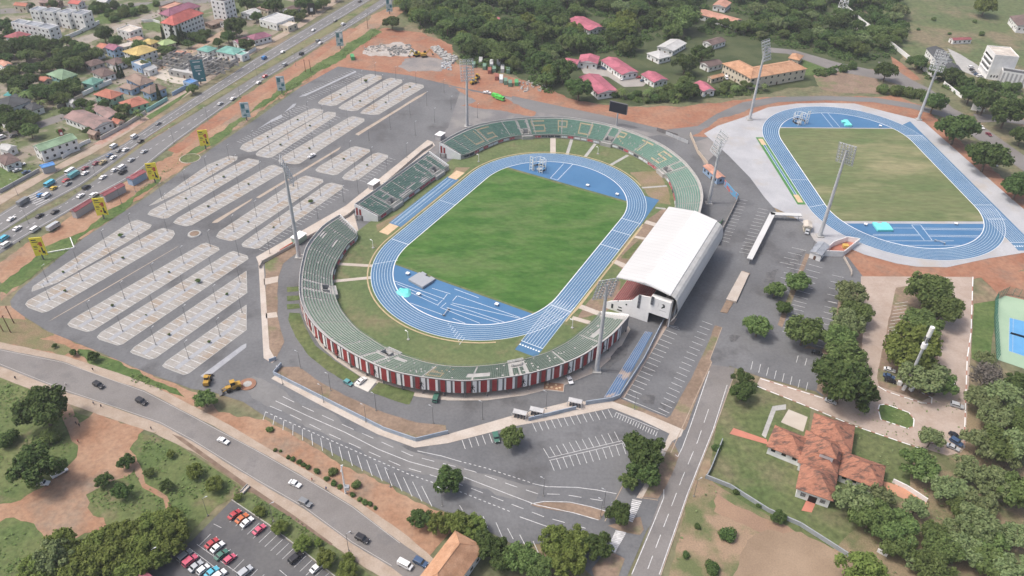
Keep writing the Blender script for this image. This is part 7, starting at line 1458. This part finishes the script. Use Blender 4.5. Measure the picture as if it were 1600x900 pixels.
wall([(1131, 290), (1144, 305), (1152, 313)], 3.4, .3, M('mural_blue', (.14, .35, .55), (.5, .14, .1), .3, .5, .56), 'painted blue and red hoarding beside the ticket office', 'hoarding', cat='hoarding'); wall([(1152, 313), (1148, 322), (1128, 362), (1123, 384)], 2, .25, M('fence_tan2', (.36, .33, .3)), 'fence from the hoarding to the roofed grandstand', posts=6)
wall([(1318, 403), (1330, 425), (1330, 432)], 1.2, .25, walkway, 'low kerb wall by the red earth near the track office'); wall([(1040, 210), (1075, 225)], 2, .2, steel, 'grey fence panel behind the letters', posts=5)
# tennis fence
tf = M('net_green', (.03, .17, .12))
o = empty('tennis_fence', G(1555, 466), 0, 'tall dark green mesh fence round the tennis court', 'fence'); b = MB(); k = MB(); P = [G(*p)-o.location for p in ((1557, 566), (1553, 500), (1555, 468), (1572, 460), (1640, 476))]
for a, d in zip(P, P[1:]):
    n = int((d-a).length/2.5)+1
    for i in range(n+1): q = a+(d-a)*(i/n); k.tube((q.x, q.y, 0), (q.x, q.y, 4.5), .07, n=5)
    for z in [x*.3 for x in range(1, 15)]: b.tube(a+Vector((0, 0, z)), d+Vector((0, 0, z)), .03, n=3, caps=False)
    m2 = int((d-a).length/.5)
    for i in range(m2): q = a+(d-a)*(i/m2); b.tube(q, q+Vector((0, 0, 4.4)), .02, n=3, caps=False)
b.build('mesh_panel', tf, o); k.build('posts', tf, o)
b = MB(); a, d = G(1578, 522), G(1640, 540); c = (a+d)/2; b.box((0, 0, .5), ((d-a).length, .05, 1), math.atan2((d-a).y, (d-a).x)); b.build('tennis_net', black, None, 'tennis net across the blue court at the right edge', 'net', loc=(c.x, c.y, .15))
# white canopy, covered walk
o = empty('covered_walk', G(1205, 335), 0, 'long white L shaped covered walkway roof on thin posts', 'canopy')
P = [G(*p, 3.2)-o.location for p in ((1172, 403), (1207, 334), (1249, 336))]
b = MB(); k = MB()
for a, d in zip(P, P[1:]):
    m_ = (a+d)/2; b.box((m_.x, m_.y, 3.2), ((d-a).length+2, 2.6, .5), math.atan2((d-a).y, (d-a).x))
    n = int((d-a).length/5)
    for i in range(n+1): q = a+(d-a)*(i/n); k.tube((q.x, q.y, 0), (q.x, q.y, 3), .15, n=6)
b.build('roof', roof_white, o); k.build('posts', steel, o)
o = empty('planter', G(1150, 460), 0, 'long raised bed with a pale slab roof on the east tarmac', 'planter')
P = [G(*p)-o.location for p in ((1125, 488), (1136, 490), (1172, 428), (1160, 424))]; Q = [G(*p)-o.location for p in ((1134, 470), (1150, 474), (1170, 430), (1158, 426))]
b = MB(); b.face([p+Vector((0, 0, .35)) for p in P])
for a, d in zip(P, P[1:]+P[:1]): b.face([a, d, d+Vector((0, 0, .35)), a+Vector((0, 0, .35))])
b.build('bed', soil_dull, o); b = MB(); b.face([p+Vector((0, 0, 1.0)) for p in Q])
for a, d in zip(Q, Q[1:]+Q[:1]): b.face([a, d, d+Vector((0, 0, 1)), a+Vector((0, 0, 1))])
b.build('slab', walkway, o)
# turnstiles
for q, lab in (((812, 652), 'left white turnstile canopy at the south gate'), ((838, 648), 'middle white turnstile canopy at the south gate'), ((898, 634), 'right turnstile gate at the end of the blue grey wall')):
    o = empty('turnstile_canopy', G(*q), A1-1.35, lab, 'turnstile', 'turnstiles at the south gate'); b = MB()
    for x in (-2.6, 2.6):
        for y in (-1.2, 1.2): b.tube((x, y, 0), (x, y, 2.6), .1, n=6)
    b.build('posts', steel, o); b = MB(); b.box((0, 0, 2.7), (5, 2.2, .2)); b.build('roof', M('canopy_pale', (.5, .5, .5), (.42, .42, .42), .5), o); b = MB(); [b.box((x, 0, .6), (.4, 1.8, 1.2)) for x in (-1.8, -.6, .6, 1.8)]; b.build('barriers', steel_dark, o)
# ------------------------------------------------------------------ athletics equipment
def cage(px, rz, label):
    o = empty('hammer_cage', G(*px, .25), rz, label, 'hammer cage', 'throwing cages'); k = MB(); n = 9
    for i in range(n+1):
        t = math.pi*(.12+1.76*i/n); x, y = 3.8*math.cos(t), 3.8*math.sin(t); k.tube((x, y, 0), (x, y, 5.6), .14, n=5)
        if i:
            t0 = math.pi*(.12+1.76*(i-1)/n); k.tube((3.8*math.cos(t0), 3.8*math.sin(t0), 5.6), (x, y, 5.6), .1, n=4); k.tube((3.8*math.cos(t0), 3.8*math.sin(t0), 2.8), (x, y, 2.8), .07, n=4)
    k.build('frame', white_paint, o); b = MB()
    for i in range(n):
        t0, t1 = math.pi*(.12+1.76*i/n), math.pi*(.12+1.76*(i+1)/n); b.face([(3.9*math.cos(t0), 3.9*math.sin(t0), .1), (3.9*math.cos(t1), 3.9*math.sin(t1), .1), (3.9*math.cos(t1), 3.9*math.sin(t1), 1.1), (3.9*math.cos(t0), 3.9*math.sin(t0), 1.1)])
    b.build('net', black, o); b = MB(); b.tube((0, 0, 0), (0, 0, .04), 1.3, n=20); b.build('throwing_circle', concrete, o)
    for s in (-1, 1):
        b = MB(); x, y = 3.6, s*2.2
        for d in (0, 1.6): b.tube((x, y+s*d, 0), (x, y+s*d, 8.5), .2, n=5)
        for z in (1, 2.8, 4.6, 6.4, 8.2): b.tube((x, y, z), (x, y+s*1.6, z), .15, n=4)
        b.build('gate', white_paint, o)
cage((842, 264), A1+math.pi, 'white framed hammer cage on the blue zone of the main track'); cage((1248, 191), A2+math.pi+.4, 'white framed hammer cage on the blue zone of the training track')
def mat_pad(px, rz, dims, mat, label):
    o = empty('landing_mat', G(*px, .25), rz, label, 'landing mat', 'landing mats'); b = MB(); b.box((0, 0, dims[2]/2), dims); md = b.build('pad', mat, o).modifiers.new('bevel', 'BEVEL'); md.width = .2; md.segments = 2
    b = MB(); b.box((dims[0]/2+.7, -dims[1]*.3, dims[2]*.35), (1.6, dims[1]*.3, dims[2]*.7)); b.box((dims[0]/2+.7, dims[1]*.3, dims[2]*.35), (1.6, dims[1]*.3, dims[2]*.7)); b.build('front_pad', mat, o)
cy = M('cover_cyan', (.16, .66, .62), (.2, .72, .68), .5, rough=.5)
mat_pad((658, 440), A1-.2, (7, 9, 1.3), M('mat_grey', (.33, .35, .38)), 'grey pole vault landing mat on the blue zone of the main track'); mat_pad((1379, 357), A2, (6, 8, 1.3), cy, 'large cyan covered landing mat on the near end of the training track'); mat_pad((1324, 194), A2+math.pi/2, (2.6, 8, 1.4), cy, 'cyan rolled landing mat at the far end of the training track')
o = empty('covered_mat', G(632, 457, .25), A1, 'crumpled bright cyan tarpaulin heap beside the inner bend of the main track', 'tarpaulin'); b = MB(); rg = random.Random(2)
P = [(3.2*math.cos(t)*rg.uniform(.7, 1.1), 4.2*math.sin(t)*rg.uniform(.7, 1.1)) for t in [i*6.283/12 for i in range(12)]]
for (a, d) in zip(P, P[1:]+P[:1]): b.face([(a[0], a[1], 0), (d[0], d[1], 0), (d[0]*.6, d[1]*.6, .9+.3*rg.random()), (a[0]*.6, a[1]*.6, .9)]); b.face([(a[0]*.6, a[1]*.6, .9), (d[0]*.6, d[1]*.6, 1.0), (0, 0, 1.1)])
b.build('cover', cy, o)
for q, rz, lab in (((697, 489), A1+.1, 'grey steeplechase hurdle on the blue zone of the main track'), ((1468, 379), A2+.9, 'dark steeplechase hurdle on the training track zone')):
    o = empty('hurdle', G(*q, .25), rz, lab, 'hurdle', 'steeplechase hurdles'); b = MB(); b.box((0, 0, .8), (5, .25, .25)); b.build('beam', steel, o); b = MB(); [b.box((x, 0, .35), (.2, 1.2, .7)) for x in (-2.2, 2.2)]; b.build('feet', steel_dark, o)
for q, lab in (((637, 429), 'white judge stand near the grey mat'), ((918, 291), 'white discus marker stand at the top of the field'), ((964, 305), 'white marker stand at the top right of the field'), ((654, 461), 'small white trolley beside the cyan tarpaulin'), ((1352, 352), 'orange and white judge stand left of the cyan mat'), ((1493, 351), 'white judge stand at the right of the training field'), ((1375, 198), 'white box at the far end of the training field'), ((776, 477), 'white marker stand on the edge of the pitch')):
    o = empty('judge_stand', G(*q, .25), A1, lab, 'stand', 'small stands on the field'); b = MB(); b.box((0, 0, .9), (1.6, 1.6, .15)); b.build('top', white_paint, o); b = MB(); [b.tube((x, y, 0), (x*.7, y*.7, .85), .07, n=5) for x in (-.7, .7) for y in (-.7, .7)]; b.build('legs', steel, o)
# flower bed, notice boards, people
o = empty('flower_bed', G(865, 605), A1-1.2, 'square raised earth bed with round stumps in front of the striped wall', 'flower bed'); b = MB(); b.box((0, 0, .25), (8, 4.5, .3)); b.build('border', walkway, o); b = MB(); b.box((0, 0, .42), (7.4, 3.9, .1)); b.build('soil', soil, o); b = MB(); [b.tube((x, y, .4), (x, y, .7), .5, n=10) for x, y in ((-2.4, .8), (-.8, -.7), (.8, .8), (2.4, -.6), (-2.6, -1), (1.2, -1.2))]; b.build('stumps', sand, o)
o = empty('manhole_kerb', G(387, 601), 0, 'ring of red earth and kerb beside the yellow loader', 'kerb ring'); b = MB(); b.tube((0, 0, .1), (0, 0, .4), 3.2, 3.2, 20); b.build('kerb', soil_red, o); b = MB(); b.tube((0, 0, .38), (0, 0, .45), 1.6, 1.6, 14); b.build('cover', concrete, o)
for q, lab in (((297, 248), 'oval grass circle with pale kerb beside the highway verge'),):
    o = empty('grass_circle', G(*q), 0, lab, 'grass circle'); b = MB(); b.tube((0, 0, .05), (0, 0, .3), 5.6, 5.6, 26); b.build('kerb', walkway if q[0] > 100 else soil, o); b = MB(); b.tube((0, 0, .29), (0, 0, .36), 5.2, 5.2, 26); b.build('grass', grass, o)
def person(px, shirt, label, step=.25):
    p = G(*px); o = empty('person', (p.x, p.y, .12), random.random()*6.28, label, 'person', 'people on foot')
    me = bpy.data.meshes.new('body'); V = [(0, 0, .95), (0, 0, 1.2), (0, 0, 1.42), (0, 0, 1.55), (0, 0, 1.68), (0, .2, 1.4), (.05, .26, 1.12), (.15, .27, .88), (0, -.2, 1.4), (-.05, -.26, 1.12), (-.1, -.27, .88), (0, .1, .9), (step*.5, .11, .5), (step*.6, .11, .06), (0, -.1, .9), (-step*.4, -.11, .5), (-step, -.11, .08)]
    E_ = [(0, 1), (1, 2), (2, 3), (3, 4), (2, 5), (5, 6), (6, 7), (2, 8), (8, 9), (9, 10), (0, 11), (11, 12), (12, 13), (0, 14), (14, 15), (15, 16)]
    me.from_pydata(V, E_, []); b_ = bpy.data.objects.new('body', me); COL.objects.link(b_); b_.parent = o
    md = b_.modifiers.new('skin', 'SKIN'); rr = [.14, .15, .16, .06, .11, .07, .05, .04, .07, .05, .04, .1, .075, .05, .1, .075, .05]
    for i, r in enumerate(rr): me.skin_vertices[0].data[i].radius = (r, r)
    me.skin_vertices[0].data[0].use_root = True; b_.modifiers.new('sub', 'SUBSURF').levels = 1; me.materials.append(M('skin', (.1, .06, .04)))
    b = MB(); b.tube((0, 0, .98), (0, 0, 1.46), .19, .22, 10); b.build('shirt', M('cloth_'+shirt, dict(white=(.6, .6, .6), red=(.4, .06, .05), dark=(.03, .03, .05), orange=(.6, .25, .05), blue=(.08, .15, .35))[shirt]), o)
    b = MB(); b.tube((0, .1, .55), (0, .08, .98), .1, .13, 8); b.tube((0, -.1, .55), (0, -.08, .98), .1, .13, 8); b.build('shorts', M('cloth_dark', (.03, .03, .05)), o)
for q, s, lab in (((25, 593), 'dark', 'person in dark clothes walking at the left end of the front road'), ((146, 580), 'dark', 'person on the upper footpath left of the bushes'), ((104, 603), 'white', 'person in white crossing the front road'), ((147, 632), 'white', 'person in white on the lower footpath'), ((159, 637), 'dark', 'person in dark clothes on the lower footpath'), ((120, 664), 'dark', 'left one of two people on the red path'), ((125, 667), 'dark', 'right one of two people on the red path'), ((488, 752), 'red', 'person in red on the upper footpath'), ((510, 766), 'blue', 'person in blue on the upper footpath'), ((548, 834), 'white', 'person in white beside the black car on the front road'), ((123, 692), 'red', 'person in red on the dirt track'), ((237, 672), 'dark', 'person sitting astride the kerb by the front road'), ((617, 330), 'white', 'person in white beside the sand pit'), ((32, 381), 'dark', 'person beside the white vans at left')): person(q, s, lab)
# roadside tower with lamps, tall utility poles
o = empty('utility_pole', G(540, 771), 0, 'tall slender white utility pole on the red verge', 'utility pole'); b = MB(); b.tube((0, 0, 0), (0, 0, 14), .35, .2, 8); b.build('pole', white_paint, o); b = MB(); b.box((0, 0, 12.5), (.3, 3, .25)); b.box((.8, 0, 3), (1.4, 1.2, 1.6)); b.build('transformer', steel, o)
for q, lab in (((17, 520), 'rusty post right of its pair at the left edge'), ((5, 518), 'rusty post at the left edge'), ((22, 505), 'thin rusty post furthest up at the left edge'), ((478, 113), 'left wooden pole on the verge above the car park'), ((486, 113), 'right wooden pole on the verge above the car park'), ((575, 45), 'wooden pole beside the top of the highway')):
    o = empty('utility_pole', G(*q), 0, lab, 'utility pole', 'rusty and wooden poles'); b = MB(); b.tube((0, 0, 0), (-.3, 0, 9), .2, .14, 7); b.build('pole', M('wood_rust', (.16, .07, .045)), o); b = MB(); b.box((-.3, 0, 8.4), (.15, 1.6, .15)); b.build('crossarm', MATS['wood_rust'], o)
o = empty('stall', G(21, 298), 0); bpy.data.objects.remove(o)
o = empty('barrier', G(95, 372), 0, 'white V shaped kerb rails on the verge between two yellow billboards', 'rail'); b = MB(); P = [G(*p)-o.location for p in ((72, 396), (116, 388), (110, 372))]
for a, d in zip(P, P[1:]): m_ = (a+d)/2; b.box((m_.x, m_.y, .3), ((d-a).length, .4, .5), math.atan2((d-a).y, (d-a).x))
b.build('rail', white_paint, o)
o = empty('footbridge', G(382, 767), 0, 'small pale footbridge slab over the roadside drain', 'footbridge'); P = [G(*p)-o.location for p in ((376, 770), (380, 773), (391, 761), (387, 758))]; b = MB(); b.face([p+Vector((0, 0, .35)) for p in P]); [b.face([a, d, d+Vector((0, 0, .35)), a+Vector((0, 0, .35))]) for a, d in zip(P, P[1:]+P[:1])]; b.build('slab', walkway, o); b = MB(); [b.box((((P[i]+P[j])/2).x, ((P[i]+P[j])/2).y, .6), ((P[j]-P[i]).length, .15, .5), math.atan2((P[j]-P[i]).y, (P[j]-P[i]).x)) for i, j in ((0, 3), (1, 2))]; b.build('parapet', concrete, o)
o = empty('green_tarpaulin', G(29, 152), 0, 'teal tarpaulin roof between two slate roofed houses', 'tarpaulin'); b = MB(); b.box((0, 0, 3), (12, 10, .2)); b.build('sheet', M('teal_sheet', (.08, .3, .3)), o); b = MB(); [b.tube((x, y, 0), (x, y, 3), .1) for x in (-5.5, 5.5) for y in (-4.5, 4.5)]; b.build('posts', steel, o)
o = empty('skip', G(1123, 348), A1, 'green skip beside the back of the roofed grandstand', 'skip'); b = MB(); b.box((0, 0, 1), (5, 2.4, 2)); b.build('body', M('skip_green', (.14, .42, .17)), o); b = MB(); b.box((0, 0, 2.05), (5.2, 2.6, .15)); b.build('rim', steel_dark, o)
o = empty('shelter', G(688, 217), A1, 'white flat roofed kiosk at the corner between straight and far stands', 'kiosk'); b = MB(); b.box((0, 0, 1.6), (5, 3.5, 3.2)); b.build('wall', WM['grey'], o); b = MB(); b.box((0, 0, 3.3), (5.6, 4.2, .25)); b.build('roof', white_paint, o)
o = empty('shelter', G(585, 293), A1, 'white flat roofed kiosk behind the straight stand', 'kiosk'); b = MB(); b.box((0, 0, 1.6), (6, 3, 3.2)); b.build('wall', WM['grey'], o); b = MB(); b.box((0, 0, 3.3), (6.6, 3.8, .25)); b.build('roof', white_paint, o)
o = empty('shelter', G(468, 377), A1, 'white flat roofed kiosk next to the left floodlight mast', 'kiosk'); b = MB(); b.box((0, 0, 1.6), (6, 4, 3.2)); b.build('wall', WM['green'], o); b = MB(); b.box((0, 0, 3.3), (6.8, 4.6, .25)); b.build('roof', white_paint, o)
# ------------------------------------------------------------------ thin haze over the whole place
hz = MB(); hz.box((0, 2150, 111), (6100, 4800, 224)); ho = hz.build('haze', None, kind='stuff')
hm = bpy.data.materials.new('haze_air'); hm.use_nodes = True; t = hm.node_tree; t.nodes.clear()
pv = t.nodes.new('ShaderNodeVolumePrincipled'); pv.inputs['Color'].default_value = (.93, .95, 1, 1); pv.inputs['Density'].default_value = .00015; pv.inputs['Anisotropy'].default_value = .2
oo = t.nodes.new('ShaderNodeOutputMaterial'); t.links.new(pv.outputs[0], oo.inputs['Volume']); ho.data.materials.clear(); ho.data.materials.append(hm)
# ------------------------------------------------------------------ remove the prototypes
for o in [p[0] for v in TREE.values() for p in v]+list(CAR.values()):
    for ch in list(o.children): bpy.data.objects.remove(ch)
    bpy.data.objects.remove(o)
